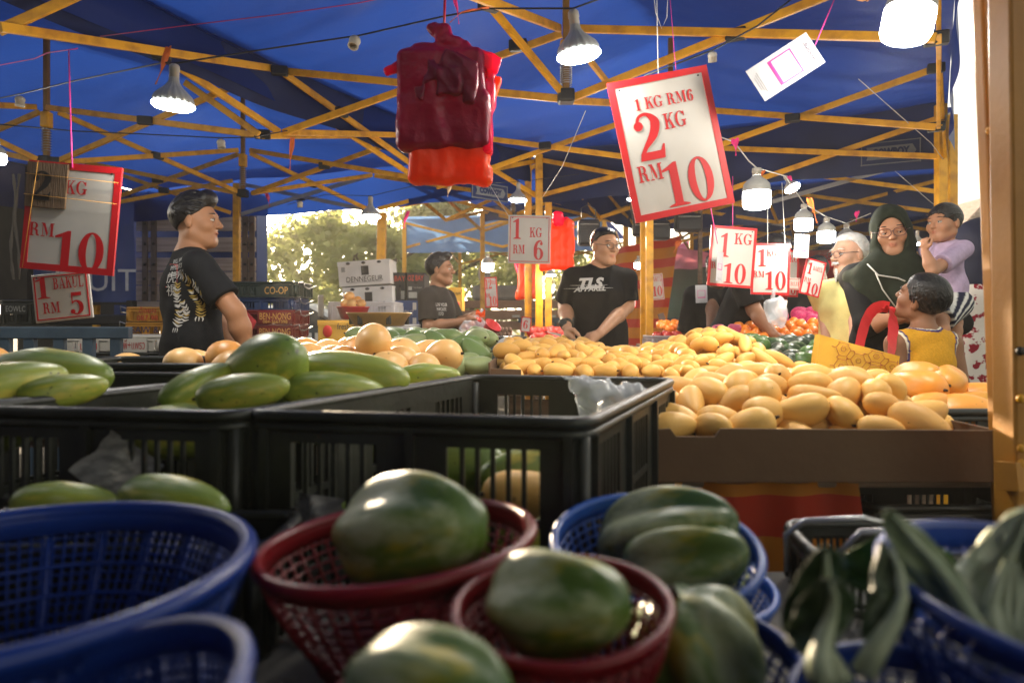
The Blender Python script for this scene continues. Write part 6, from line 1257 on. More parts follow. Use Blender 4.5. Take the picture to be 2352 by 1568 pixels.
eyes(P); hair(P, seed=28, n=60, vol=.012, top=.01); top_garment(P, 'tee_shirt', M('crimson_cotton', (.30, .01, .04), .8, attr='tint', spec=.12), .80, .82, .018, seed=29, h=.011); bottoms(P, 'trousers', pantsM)
# ---- old man
P = human('old man with white hair, beard and glasses in a pale yellow polo shirt', (1.745, 3.52), V(-.62, -.78, 0), 1.575, sk5, hf=V(-.97, -.22, -.05), thick=.92, bodyk=1.05, hs=.93, arms=dict(R=(at(1898, 706, 3.62), at(1898, 775, 3.5), V(-.1, -.1, -1), V(1, 0, 0), .4), L=(at(1975, 716, 3.28), at(1962, 780, 3.2), V(-.1, -.1, -1), V(-1, 0, 0), .4)))
wb = whiteH; eyes(P, (-.1, 1, -.15), browm=wb); hair(P, seed=20, mat=wb, n=240, vol=.008, line=(.030, .095), top=.002, nape=-.055, locks=.0045, ll=.08, sweep=(.3, -.9, .2), tilt=(.86, -.5)); glasses(P, M('dark_frame', (.03, .025, .03), .3), .025, .017)
F = Field(list(P['Hm'] @ V(0, .06, -.09) - V(.12, .12, .12)), list(P['Hm'] @ V(0, .06, -.09) + V(.12, .12, .12)), .004)
for i in range(40):
    a = rgp.uniform(-1, 1); p = P['Hm'] @ V(a * .045, .088 - abs(a) * .05, -.085 + rgp.uniform(-.012, .012)); F.cone(p, p + P['HR'] @ V(a * .008, rgp.uniform(0, .012), -.03 - .022 * (1 - abs(a))), .0085, .003, .004)
for i in range(16):
    a = rgp.uniform(-1, 1); p = P['Hm'] @ V(a * .026, .101 - abs(a) * .012, -.041); F.cone(p, p + P['HR'] @ V(a * .012, .0, -.010), .0055, .002, .003)
vs, fs = F.mesh(); np_obj('beard', vs, fs, wb, P['t'], True, P['W'])
polo = M('pale_yellow_cotton', (.66, .60, .24), .85, 0, .06, 20, .15, 200, attr='tint', spec=.12); top_garment(P, 'polo_shirt', polo, .92, .76, .018, seed=21, wr=.006, collar=polo); bottoms(P, 'trousers', M('beige_trousers', (.2, .17, .13), .85, attr='tint', spec=.12))
# ---- woman with the headscarf, the toddler on her arm
P = human('woman in a dark olive headscarf, glasses and black dress, carrying the toddler', (1.625, 2.93), V(-.45, -.89, 0), 1.625, sk4, feat=.82, hs=.89, thick=.84, hf=V(-.42, -.88, -.14), hup=V(-.10, 0, 1), arms=dict(R=(at(1990, 747, 2.84), at(2040, 733, 2.78), V(.85, .1, .1), V(0, .2, -1), .55), L=(at(2203, 742, 2.88), at(2136, 735, 2.76), V(-.8, -.1, .05), V(0, .3, .9), .6)), h=.005)
eyes(P, (-.35, 1, -.7), brow=.0020, lid=-16, low=-42); glasses(P, M('maroon_frame', (.06, .012, .02), .3), .026, .019)
hij = M('olive_scarf', (.022, .028, .018), .85, 0, .12, 30, .12, 150, spec=.12); Hm, J = P['Hm'], P['J']; hp = lambda x, y, z: Hm @ V(x, y, z)
F = Field([min(J['shL'].x, J['shR'].x) - .1, -.3, J['chest'].z - .22], [max(J['shL'].x, J['shR'].x) + .1, .32, hp(0, 0, .15).z + .06], .005)
F.ell(hp(0, -.016, .018), (.086, .108, .108), P['HR'], .02); F.ell(hp(0, .0, -.055), (.078, .088, .076), P['HR'], .03); F.cone(hp(0, -.02, -.06), J['neck'] + V(0, .0, -.01), .084, .076, .03); F.cone(hp(0, .04, -.11), J['neck'] + V(0, .06, -.02), .05, .07, .03)
for x in (-1, 1): F.cone(J['neck'] + V(x * .03, .0, -.03), J['sh' + ('R' if x > 0 else 'L')] + V(0, .01, 0), .076, .056, .04)
F.ell(J['chest'] + V(.0, .065, .06), (.15, .072, .15), None, .04); F.cone(J['chest'] + V(-.06, .12, .05), J['chest'] + V(.02, .13, -.12), .05, .02, .03); F.wrinkle(.009, 24, 6, (.7, .7, .8))
F.ell(hp(0, .100, -.014), (.058, .068, .083), P['HR'], .006, True); F.cut(J['chest'] + V(0, .1, -.17), V(0, .3, -1)); vs, fs = F.mesh(); np_obj('headscarf', vs, fs, hij, P['t'], True, P['W'])
top_garment(P, 'dress', blk, 1, .35, .020, seed=23, wr=.007, long=.35, flare=.05); bottoms(P, 'trousers', pantsM)
sp = MB(); T = P['W']
sp.tube([T @ (J['chest'] + V(x, y, z)) for x, y, z in ((.09, .12, .15), (.05, .155, .10), (-.02, .165, .085), (-.10, .15, .045))], .0034, 6); sp.build('scarf_edge', M('white_trim', (.5, .5, .45), .7), P['t'])
sp = MB(); sp.tube([T @ (J['chest'] + V(x, y, z)) for x, y, z in ((.06, .15, .11), (.035, .165, .04), (-.01, .165, -.03))], .003, 6); sp.build('scarf_edge', M('white_trim', (.5, .5, .45)), P['t'])
# ---- toddler
lil = M('lilac_cotton', (.52, .40, .56), .85, 0, .06, 60, .3, 220, attr='tint', spec=.12); Fd = V(-.78, -.62, 0); tb = at(2172, 690, 2.78)
P = human('toddler in a lilac shirt and striped shorts, carried on the arm of the woman', (tb.x, tb.y), Fd, .78, sk4, hf=V(-.92, -.36, -.04), z0=tb.z - .93 * .459, hs=.69, chub=.22, thick=.80, bodyk=.92, neck=.85, feat=.74, baby=1, h=.0042, arms=dict(R=(at(2172, 622, 2.88), at(2140, 590, 2.86), V(-.6, -.2, .7), V(.2, .9, 0), .9), L=(at(2142, 622, 2.62), at(2124, 576, 2.64), V(-.1, 0, 1), V(.7, .2, 0), .9)), legs=dict(R=(at(2192, 740, 2.80), at(2188, 808, 2.72), V(-.2, -.7, -.6)), L=(at(2158, 738, 2.60), at(2166, 795, 2.56), V(-.4, -.6, -.7))))
eyes(P, (0, 1, -.1), brow=.0018, lid=26, low=-38); hair(P, seed=25, n=260, vol=.011, line=(.074, .060), nape=-.03, locks=.0042, sweep=(.25, .9, -.2), messy=.2, ll=.09, mat=M('dark_brown_hair', (.018, .013, .010), .4, 0, .2, 30, .5, 120), tilt=(.82, -.57))
top_garment(P, 'lilac_shirt', lil, .72, .92, .018, seed=26, neckr=.062, wr=.006)
bottoms(P, 'striped_shorts', M('striped_cotton', (.70, .68, .62), .85, 0, .05, attr='tint', spec=.12), .5, .022, 1.05, .006, lambda vs: np.where((np.sin(vs[:, 2:3] * 215 + vs[:, 1:2] * 120) > -.25), np.array([[.03, .035, .08]]), np.array([[1., 1, 1]])))
# ---- boy in the yellow vest
jer = M('yellow_jersey', (.72, .36, .025), .7, 0, .06, 120, .3, 200, attr='tint', spec=.12); 
def jt(vs):
    c = np.ones((len(vs), 3)); J = P['J']; S = P['S']
    for sd_, x in (('R', 1), ('L', -1)):
        p = np.array(J['sh' + sd_] + V(x * .045, 0, -.04) * S); q = (vs - p) / np.array([.06 * S, .14 * S, .115 * S]); k0 = np.sqrt((q ** 2).sum(1)); m = (k0 < 1.16) & (k0 > .9); m2 = (k0 >= 1.16) & (k0 < 1.28); c[m] = (1.2, 2.2, 25); c[m2] = (.04, .06, 6.5)
    p = np.array(J['neck'] + V(0, .012, .035) * S); dn = np.sqrt((((vs - p) / np.array([.075 * S, .075 * S, .06 * S])) ** 2).sum(1)); c[(dn < 1.12)] = (1.2, 2.2, 25); c[(dn >= 1.12) & (dn < 1.26)] = (.04, .06, 6.5); return c
bb_ = at(2105, 850, 2.6)
P = human('boy in a yellow basketball vest seen from behind, looking up at the woman', (bb_.x + .0, 2.56), V(-.15, 1, 0), 1.285, sk2, hf=V(-.62, .66, .42), hup=V(.1, -.5, .85), hs=.82, h=.0045, neck=.95, head_off=(-.0, -.01, .01), thick=.86, feat=.8)
eyes(P); hair(P, seed=31, n=320, vol=.015, line=(.07, .072), nape=-.06, locks=.0042, sweep=(.1, -.5, -.8), top=.004, messy=.25, ll=.07)
top_garment(P, 'vest', jer, .5, .84, .014, seed=32, sleeveless=True, neckr=.075, wr=.005, tint=jt, h=.005); bottoms(P, 'shorts', M('yellow_shorts', (.72, .36, .025), .7, attr='tint', spec=.12), .5, .03, .95)
pur = M('indigo_print', (.03, .02, .22), .7); decal_text(P, "LAKERS", .05, frame(at(2150, 712, 2.4), yaw=-12, roll=-30), pur, wfit=.13)
decal(P, 'white_badge', [(-.018, .028), (.018, .026), (.02, -.026), (-.016, -.028)], [(0, 1, 2, 3)], frame(at(2154, 755, 2.4), yaw=-10), wp); decal(P, 'blue_badge', [(-.010, .018), (.012, .016), (.012, -.014), (.002, -.006), (-.011, -.016)], [(0, 1, 2, 3, 4)], frame(at(2154, 755, 2.4), yaw=-10), M('blue_print', (.03, .08, .42), .6), .005)
# ---- woman in the flowered dress
flo = M('flowered_cloth', (.72, .66, .58), .85, 0, .05, 22, .1, 90, col2=(.28, .015, .03), thr=(.545, .575), attr='tint', spec=.12)
P = human('person in a cream dress with red flowers, half hidden by the yellow post', (2.34, 3.42), V(-.3, -.95, 0), 1.62, sk4, hf=V(.3, -.9, 0), h=.007)
top_garment(P, 'flowered_dress', flo, 1, .45, .024, seed=35, long=.72, flare=.06, h=.008); bottoms(P, 'trousers', flo)
F = Field(list(P['Hm'] @ V(0, 0, 0) - V(.2, .2, .32)), list(P['Hm'] @ V(0, 0, 0) + V(.2, .2, .2)), .007); F.ell(P['Hm'] @ V(0, -.016, .018), (.098, .122, .122), P['HR'], .02); F.cone(P['Hm'] @ V(0, -.02, -.06), P['J']['neck'] + V(0, 0, -.04), .09, .12, .03); F.ell(P['Hm'] @ V(0, .102, -.016), (.066, .075, .094), P['HR'], .006, True); F.wrinkle(.008, 24, 9); vs, fs = F.mesh(); np_obj('headscarf', vs, fs, M('navy_scarf', (.012, .014, .04), .8), P['t'], True, P['W'])
# ---- yellow shopping bag with red handles
sb = thing('shopping_bag', 'yellow shopping bag with red handles and a geometric star pattern', 'shopping bag', at(1970, 870, 2.32)); ysb = M('yellow_bag', (.75, .42, .02), .55, 0, .08, 6, .1, 20)
k = 2.32 / FPX; c4 = [at(1866, 905, 2.36), at(2056, 905, 2.20), at(2064, 818, 2.22), at(1884, 768, 2.40)]; dep = V(.03, .11, 0)
F = MB()
def bagface(off, amp):
    return lambda a, b: (c4[0].lerp(c4[1], a)).lerp(c4[3].lerp(c4[2], a), b) + off + V(0, amp * math.sin(a * 5) * b + .006 * noise.noise(V(a * 5, b * 4, off.y * 9)), 0)
f0 = bagface(V(0, 0, 0), .008); f1 = bagface(dep, -.008); F.grid(f0, 16, 10); F.grid(f1, 16, 10); F.grid(lambda a, b: f0(0, a).lerp(f1(0, a), b), 10, 4); F.grid(lambda a, b: f0(1, a).lerp(f1(1, a), b), 10, 4); F.grid(lambda a, b: f0(a, 0).lerp(f1(a, 0), b), 10, 4); F.build('pouch', ysb, sb)
hx = MB(); L0 = (c4[1] - c4[0]).length; ri = .0011
def fpt(a, b): q = f0(a, b); return q + V(-.004, -.0045, 0)
for i in range(4):
    for j in range(3):
        ca, cb = .34 + .2 * i, .18 + .34 * j + (.17 if i % 2 else 0)
        if cb > .95: continue
        for rr in (.10, .035):
            pts = [fpt(min(.99, ca + rr * math.cos(q * math.pi / 3) * .95), max(.02, min(.97, cb + rr * 1.55 * math.sin(q * math.pi / 3)))) for q in range(6)]
            hx.tube(pts, ri, 4, closed=True)
        for q in range(6): hx.tube([fpt(min(.99, ca + .10 * math.cos(q * math.pi / 3)), max(.02, min(.97, cb + .155 * math.sin(q * math.pi / 3)))), fpt(min(.99, ca + .15 * math.cos(q * math.pi / 3)), max(.02, min(.97, cb + .21 * math.sin(q * math.pi / 3))))], ri, 4)
hx.build('star_pattern', M('red_brown_print', (.42, .08, .01), .6), sb)
def strap(nm, pts, w_):
    mb = MB(); P_ = [at(*p) for p in pts]; n = len(P_) - 1
    def f(a, b):
        x = a * n; i = min(int(x), n - 1); tq = (P_[min(i + 1, n)] - P_[i]).normalized(); sdv = tq.cross(V(0, 1, 0)).normalized(); return P_[i].lerp(P_[i + 1], x - i) + sdv * (b - .5) * w_
    mb.grid(f, n * 4, 2); return mb.build(nm, M('red_webbing', (.72, .02, .025), .6), sb)
strap('handle', [(1972, 805, 2.36), (1979, 770, 2.46), (1988, 740, 2.54), (1998, 720, 2.60), (2010, 708, 2.63), (2026, 703, 2.64), (2042, 706, 2.64)], .044); strap('handle', [(2046, 826, 2.24), (2048, 790, 2.38), (2051, 758, 2.46), (2053, 735, 2.50), (2051, 718, 2.56), (2044, 708, 2.62), (2034, 704, 2.65)], .046)
# ================================================================ trucks, crates and boxes behind the stalls
blueT = M('blue_truck_canvas', (.03, .075, .28), .55, 0, .12, 3, .3, 6); plank = M('weathered_plank', (.52, .43, .37), .8, 0, .2, 5, .3, 40, stretch=(.3, 1, 6)); dark = M('dark_metal', (.014, .013, .012), .6)
railM = M('blue_grey_rail', (.06, .10, .14), .5, 0, .15, 8, .1, 40)
def px(mb, u0, u1, v0, v1, d, th, mi=0):       # a box whose front face spans these picture bounds at distance d
    a = at(u0, v1, d); b = at(u1, v0, d); mb.box(((a.x + b.x) / 2, d + th / 2, (a.z + b.z) / 2), (b.x - a.x, th, b.z - a.z), None, mi); return mb
t = thing('slatted_truck', 'truck with weathered slatted wooden sides and a blue canvas, behind the young man', 'truck', (-3.3, 8, 0)); D = 7.0
for i, (v0, v1) in enumerate(((462, 496), (498, 530), (545, 578), (592, 622), (624, 654), (656, 690))):
    mb = MB(); px(mb, 312, 586, v0, v1, D, .035); mb.build('plank', plank, t, bev=.006)
for u in (332, 352, 562, 578):
    mb = MB(); px(mb, u - 6, u + 6, 458, 692, D - .02, .018); o = mb.build('strap_iron', M('rusty_iron', (.18, .13, .10), .6, .4), t)
    for v in (480, 514, 560, 607, 640, 672): b = MB(); b.ell(at(u, v, D - .022), (.016, .012, .016)); b.build('bolt', dark, o)
mb = MB(); px(mb, 262, 586, 440, 760, D + .3, .04); px(mb, 583, 590, 440, 760, D + .03, .3); mb.build('blue_lining', blueT, t)
mb = MB(); mb.tube([at(305, 452, D), at(420, 462, D), at(590, 452, D)], .02, 8); mb.tube([at(345, 440, D), at(345, 465, D)], .02, 8); mb.build('top_rail', MT['grey_steel'], t)
mb = MB(); mb.box((-4.2, D + .9, 1.12), (2.9, 1.7, .12)); mb.build('bed', dark, t); mb = MB(); px(mb, 300, 590, 692, 712, D - .03, .06); mb.build('sill_board', plank, t)
for x in (-4.3, -2.9):
    mb = MB(); mb.lathe([(.2, -.12), (.42, -.12), (.45, -.08), (.45, .08), (.42, .12), (.2, .12)], Matrix.Translation((x, D + .35, .45)) @ Matrix.Rotation(R(90), 4, 'X'), 28); w_ = mb.build('wheel', M('tyre_rubber', (.015, .015, .015), .8), t)
hangc = MB()
def fcan(a, b): p = at(66 + 238 * a, 452 + 242 * b, 6.6); return p + V(0, .05 * math.sin(a * 14) * (.3 + b) + .03 * noise.noise(V(a * 6, b * 5, 2)), 0)
hangc.grid(fcan, 40, 20); cv = hangc.build('canvas_curtain', blueT, t)
mb = MB(); add_text(mb, 'FRUIT', .30, frame(at(218, 646, 6.5))); mb.build('lettering', M('white_canvas_print', (.62, .64, .66), .6), cv)
mb = MB(); px(mb, 40, 330, 600, 900, 7.45, .05); mb.build('chassis_panel', dark, t); mb = MB(); px(mb, 60, 300, 694, 700, 6.55, .05); px(mb, 290, 304, 690, 740, 6.55, .08); mb.build('tail_bar', dark, t)
t = thing('box_truck', 'dark open truck body with hanging ropes at the left edge', 'truck', (-4.3, 5.6, 0))
mb = MB(); px(mb, -260, 62, 370, 700, 5.9, .08); mb.box((-4.1, 5.2, .75), (2.6, 1.3, .12)); mb.build('body', M('dark_brown_boards', (.022, .016, .012), .85, 0, .3, 6, .4, 20), t)
mb = MB(); px(mb, -200, 300, 722, 746, 4.3, .10); mb.build('loading_ledge', dark, t, bev=.01)
for u0, s in ((30, 0), (40, 2)):
    mb = MB(); mb.tube([at(u0 + 5 * math.sin(i * .6 + s), 400 + i * 22, 4.2 + .02 * s) for i in range(12)], [.007 + .003 * math.sin(i * 2 + s) for i in range(12)], 7); mb.build('rope', M('grey_rope', (.10, .09, .075), .9, bump=.5), t)
mb = MB()
for u in (14, 70, 138, 205, 268): mb.beam(at(u, 770, 3.2), V(at(u, 770, 3.2).x, 3.2, .02), .05, .03, up=(0, 1, 0))
mb.beam(at(-120, 764, 3.2), at(300, 764, 3.2), .04, .055)
tag(mb.build('steel_railing', railM, bev=.004), 'blue grey steel railing behind the oval melons at the left', 'railing')
mb = MB()
for i in range(9): u = 648 + 18 * i; mb.beam(at(u, 762, 7.4), V(at(u, 762, 7.4).x, 7.4, .02), .03, .03, up=(0, 1, 0))
mb.beam(at(640, 759, 7.4), at(800, 759, 7.4), .04, .05); tag(mb.build('steel_railing', railM), 'pale blue steel railing before the white car', 'railing')
mb = MB()
for i in range(26): u = 1200 + 19 * i; mb.beam(at(u, 737, 8.6), V(at(u, 737, 8.6).x, 8.6, .02), .03, .03, up=(0, 1, 0))
mb.beam(at(1190, 735, 8.6), at(1700, 735, 8.6), .05, .06); tag(mb.build('steel_railing', railM), 'long pale blue steel railing behind the far fruit stalls', 'railing')
# ---- crates with lettering
def stackcrate(label, u0, u1, v0, v1, d, dep, mat, words=(), group='stacked plastic crates', handles=True, rows=1, yaw=0):
    a = at(u0, v1, d); b = at(u1, v0, d); t = crate('plastic_crate', label, [(a.x, d), (b.x, d), (b.x, d + dep), (a.x, d + dep)], a.z, b.z - .004, mat, group, gl=2, gs=2, rows=rows, rim=.008)
    for w_, u, v, s, mt, fit in words:
        mb = MB(); 
        if fit: mb.box((at(u, v, d).x, d - .012, at(u, v, d).z), (fit * 1.15, .006, s * 1.25), None, 1)
        add_text(mb, w_, s, frame(at(u, v, d) + V(0, -.0165, 0)), 0, wfit=fit); mb.build('lettering', [mt, mat], t)
    if handles:
        for x in (a.x, b.x):
            sg = 1 if x == b.x else -1; h = MB(); h.tube([V(x + sg * .004, d + .02, b.z - .01), V(x + sg * .045, d + .01, b.z + .006), V(x + sg * .05, d + .02, b.z - .03), V(x + sg * .03, d + dep * .5, b.z - .035), V(x + sg * .045, d + dep * .9, b.z - .01)], .0045, 6); h.build('wire_handle', MT['steel'], t)
    return t
gB = M('green_black_plastic', (.018, .035, .03), .4); bB = M('dark_blue_plastic', (.02, .05, .15), .4); rB = M('dark_red_plastic', (.22, .02, .018), .4, 0, .15, 8); tB = M('tan_plastic', (.42, .24, .07), .45); yB = M('mustard_plastic', (.55, .26, .03), .45, 0, .15, 8); wB = M('off_white_plastic', (.55, .52, .45), .5, 0, .15, 8, .1, 30)
ywrt = M('yellow_lettering', (.75, .42, .10), .5); rwrt = M('red_lettering', (.45, .02, .02), .5); bwrt = M('dark_blue_lettering', (.02, .03, .10), .5); gwrt = M('grey_lettering', (.35, .35, .32), .6)
stackcrate('green black crate marked CO-OP at the top of the right stack', 530, 680, 648, 682, 4.4, .34, gB, [('CO-OP', 636, 668, .065, ywrt, .15)])
stackcrate('dark blue crate, second from the top of the right stack', 528, 672, 684, 711, 4.42, .34, bB)
stackcrate('dark red crate marked BEN-NONG with a phone number, in the right stack', 540, 672, 713, 745, 4.4, .34, rB, [('BEN-NONG', 634, 727, .06, ywrt, .2), ('084-3667398', 634, 739, .03, ywrt, None)])
stackcrate('dark red crate marked BEN-NONG without a number, lower in the right stack', 540, 670, 747, 775, 4.42, .34, rB, [('BEN-NONG', 633, 762, .06, ywrt, .2)])
stackcrate('tan crate at the bottom of the right stack', 534, 668, 777, 812, 4.4, .34, tB)
stackcrate('mustard crate with red Thai writing left of the young man', 292, 380, 706, 738, 4.1, .32, yB, [('อ้อยย\n087-98', 342, 722, .045, rwrt, None)])
stackcrate('mustard crate marked SAW under the Thai mustard crate', 290, 382, 741, 772, 4.12, .32, yB, [('SAW & A', 346, 758, .055, bwrt, None)])
stackcrate('off white crate with dark red Thai writing behind the oval melons', 140, 366, 772, 806, 3.5, .4, wB, [('เจ้ยุ้ย', 208, 795, .06, rwrt, .085), ('พี่+แพรว', 312, 793, .06, rwrt, .11)])
stackcrate('black crate with pale Thai writing under the off white crate', 150, 362, 810, 850, 3.48, .4, BP, [('โอ๋+เจี๊ยบ', 312, 827, .06, gwrt, .13)], handles=False)
stackcrate('black crate with faded lettering at the far left ledge', 2, 80, 690, 744, 4.2, .34, BP, [('EOWLC', 40, 710, .05, gwrt, .12)], handles=False)
for z0, nm in ((.28, 'lower'), (.02, 'lowest')):
    crate('plastic_crate', {'lower': 'black crate hidden below the tan crate of the right stack', 'lowest': 'black crate on the ground under the right stack'}[nm], [(-1.8, 4.4), (-1.43, 4.4), (-1.43, 4.74), (-1.8, 4.74)], z0 + .36, z0 + .62 if nm == 'lower' else z0 + .6, BP, 'stacked plastic crates') if nm == 'lower' else None
sup = MB(); sup.box((-1.62, 4.57, .315), (.5, .4, .63)); tag(sup.build('storage_box', MT['card'], bev=.004), 'brown box holding up the right stack of crates', 'box')
sup = MB(); sup.box((-2.2, 4.28, .49), (.5, .4, .97)); tag(sup.build('storage_box', MT['card'], bev=.004), 'tall brown box holding up the mustard crates', 'box')
sup = MB(); sup.box((-2.05, 3.68, .43), (.62, .44, .86)); tag(sup.build('storage_box', MT['wood'], bev=.004), 'wooden box holding up the black Thai crate', 'box')
# ---- cartons
def carton(label, u0, u1, v0, v1, d, dep, mat, words=(), rot=0, top=False, marks=(), group=None, rolldeg=0):
    a = at(u0, v1, d); b = at(u1, v0, d); c = (a + b) / 2; t = thing('carton', label, 'box', (c.x, d, a.z), group)
    Fm = Matrix.Translation((c.x, d, c.z)) @ Matrix.Rotation(R(rot), 4, 'Z') @ Matrix.Rotation(R(-rolldeg), 4, 'Y'); wd, ht = b.x - a.x, b.z - a.z
    mb = MB(); mb.box((0, dep / 2, 0), (wd, dep, ht)); mb.v = [tuple(Fm @ Vector(p)) for p in mb.v]; mb.build('case', mat, t, bev=.004)
    mb = MB(); mb.box((0, dep / 2, ht / 2 + .001), (wd * 1.02, dep * 1.01, .012)); mb.box((0, -.001, ht * .42), (wd * 1.012, .006, ht * .15)); mb.v = [tuple(Fm @ Vector(p)) for p in mb.v]; mb.build('lid', mat, t, bev=.002)
    for w_, x, z, s, mt, fit in words:
        mb = MB(); add_text(mb, w_, s, Fm @ Matrix.Translation((x * wd, -.006, z * ht)), 0, wfit=fit); mb.build('lettering', mt, t)
    for kind, x, z, w2, h2, mt in marks:
        mb = MB()
        if kind == 'hole': mb.ell(Fm @ V(x * wd, -.001, z * ht), (w2, .008, h2))
        elif kind == 'apple': mb.ell(Fm @ V(x * wd, -.003, z * ht), (w2, .006, h2))
        else: mb.box((0, 0, 0), (w2, .003, h2)); mb.v = [tuple(Fm @ (Vector(p) + V(x * wd, -.006, z * ht))) for p in mb.v]
        mb.build({'hole': 'hand_hole', 'apple': 'printed_fruit', 'bar': 'printed_patch'}[kind], mt, t)
    return t
cW = M('white_carton', (.66, .65, .62), .7, 0, .08, 5); inkM = M('black_print', (.02, .02, .02), .6); yC = M('yellow_carton', (.72, .40, .045), .7, 0, .08, 5); kC = M('black_carton', (.022, .022, .026), .6); bC = M('blue_carton', (.035, .07, .20), .6)
H3 = [('hole', -.3, .44, .02, .012, inkM), ('hole', 0, .44, .02, .012, inkM), ('hole', .3, .44, .02, .012, inkM), ('bar', .02, .12, .06, .075, inkM), ('bar', -.4, .2, .03, .04, gwrt)]
carton('white DENNEGEUR carton on top, tilted, behind the leaning yellow post', 777, 896, 600, 655, 5.6, .34, cW, [('DENNEGEUR', 0, -.24, .062, inkM, .3), ('_____________', 0, -.26, .05, inkM, .28)], rolldeg=4, marks=H3)
carton('white DENNEGEUR carton below the tilted one', 788, 902, 660, 716, 5.6, .36, cW, [('DENNEGEUR', 0, -.22, .062, inkM, .3)], rolldeg=3, marks=H3)
carton('black OZ BAY carton with a printed melon, left one of the pair', 898, 932, 628, 690, 5.75, .35, kC, [('BAY', .1, .3, .065, M('orange_red_lettering', (.7, .05, .02), .5), .09)], marks=[('hole', .1, -.05, .012, .03, inkM), ('apple', -.4, -.25, .03, .06, mangoG), ('bar', .3, -.3, .03, .07, gwrt)])
carton('black OZ BAY carton with a round hand hole, right one of the pair', 934, 975, 628, 690, 5.7, .35, kC, [('OZ BAY', 0, .32, .065, M('orange_red_lettering', (.7, .05, .02)), .13), ('Your Request', .12, -.02, .02, gwrt, .07)], marks=[('hole', .05, .18, .02, .014, inkM), ('bar', -.3, -.05, .03, .03, gwrt), ('bar', -.15, -.3, .07, .05, gwrt)])
carton('blue carton with white letters below the black cartons', 908, 962, 692, 748, 5.65, .35, bC, [('OZ FRUIT', -.05, .02, .06, wp, .13)], marks=[('bar', .32, .3, .03, .06, wp), ('bar', .32, -.3, .03, .05, wp)])
carton('yellow fresh apple carton with a red cartoon apple, beside the bowl scale', 730, 862, 738, 798, 4.0, .28, yC, [('fresh apple', .08, .30, .052, inkM, .16), ('vansten', -.30, -.34, .032, inkM, .085)], marks=[('apple', -.33, .12, .028, .036, M('print_red', (.65, .03, .02), .5)), ('apple', .10, -.28, .05, .05, M('print_red', (.65, .03, .02))), ('apple', .28, -.2, .055, .06, M('print_red', (.65, .03, .02))), ('bar', -.33, .05, .02, .014, wp)])
carton('small yellow fresh apple carton right of the man tying tomatoes', 1030, 1062, 662, 714, 5.6, .3, yC, [('fresh apple', 0, .28, .03, inkM, .085)], marks=[('hole', 0, .05, .012, .01, inkM), ('apple', .2, -.2, .012, .018, M('print_red', (.65, .03, .02)))])
for i, (u0, u1, v0, v1) in enumerate(((1022, 1072, 764, 790), (1022, 1074, 792, 815))):
    carton(['white carton with dark blue stripes beside the tomato bag', 'lower white carton with dark blue stripes beside the tomato bag'][i], u0, u1, v0, v1, 4.9, .3, cW, marks=[('bar', .1, -.2, .09, .014, bwrt), ('bar', .3, .2, .014, .03, bwrt)])
crW = M('white_crate_plastic', (.72, .70, .69), .5, 0, .05, 5, trans=.2)
stackcrate('white plastic crate behind the red bowl, under the DENNEGEUR cartons', 756, 906, 694, 736, 5.2, .36, crW, handles=False, rows=2, group='white plastic crates')
stackcrate('white plastic crate standing right of the bowl scale', 890, 962, 746, 802, 4.5, .3, crW, handles=False, rows=3, group='white plastic crates')
stackcrate('shallow white plastic crate below the narrow board reading 12 BIJI', 1092, 1214, 780, 818, 3.6, .3, crW, handles=False, rows=2, group='white plastic crates')
stackcrate('clear plastic box of onions beyond the double yellow posts', 1500, 1580, 772, 806, 4.3, .3, M('milky_plastic', (.75, .68, .68), .3, trans=.3, alpha=.7), handles=False, rows=2, group='white plastic crates')
scatter('onion', 'red onion in the clear plastic box by the double yellow posts', 'onion', 'onions in the clear box', tm_, [(V(x, y, z), None) for x in (.94, 1.0, 1.06) for y in (4.37, 4.45) for z in (.985, 1.03)], rg, 20)
t = thing('fruit_bowl', 'red plastic bowl of pale eggplant sized fruit before the white crate', 'bowl', at(812, 736, 4.9)); mb = MB(); c = at(811, 712, 4.9)
mb.lathe([(.06, -.07), (.085, -.06), (.112, .015), (.118, .017), (.118, .024), (.108, .022), (.08, -.05), (0, -.055)], Matrix.Translation(c), 28); mb.build('bowl', M('bright_red_plastic', (.60, .025, .03), .35), t)
scatter('pale_fruit', 'pale orange fruit heaped in the red plastic bowl', 'fruit', 'fruit in the red bowl', ml, [(c + V(x, y, z), None) for x, y, z in ((-.055, -.02, .045), (.0, -.04, .04), (.06, -.01, .045), (-.03, .01, .10), (.02, .04, .07), (-.05, .05, .05))], rg, 20, .55, .62)
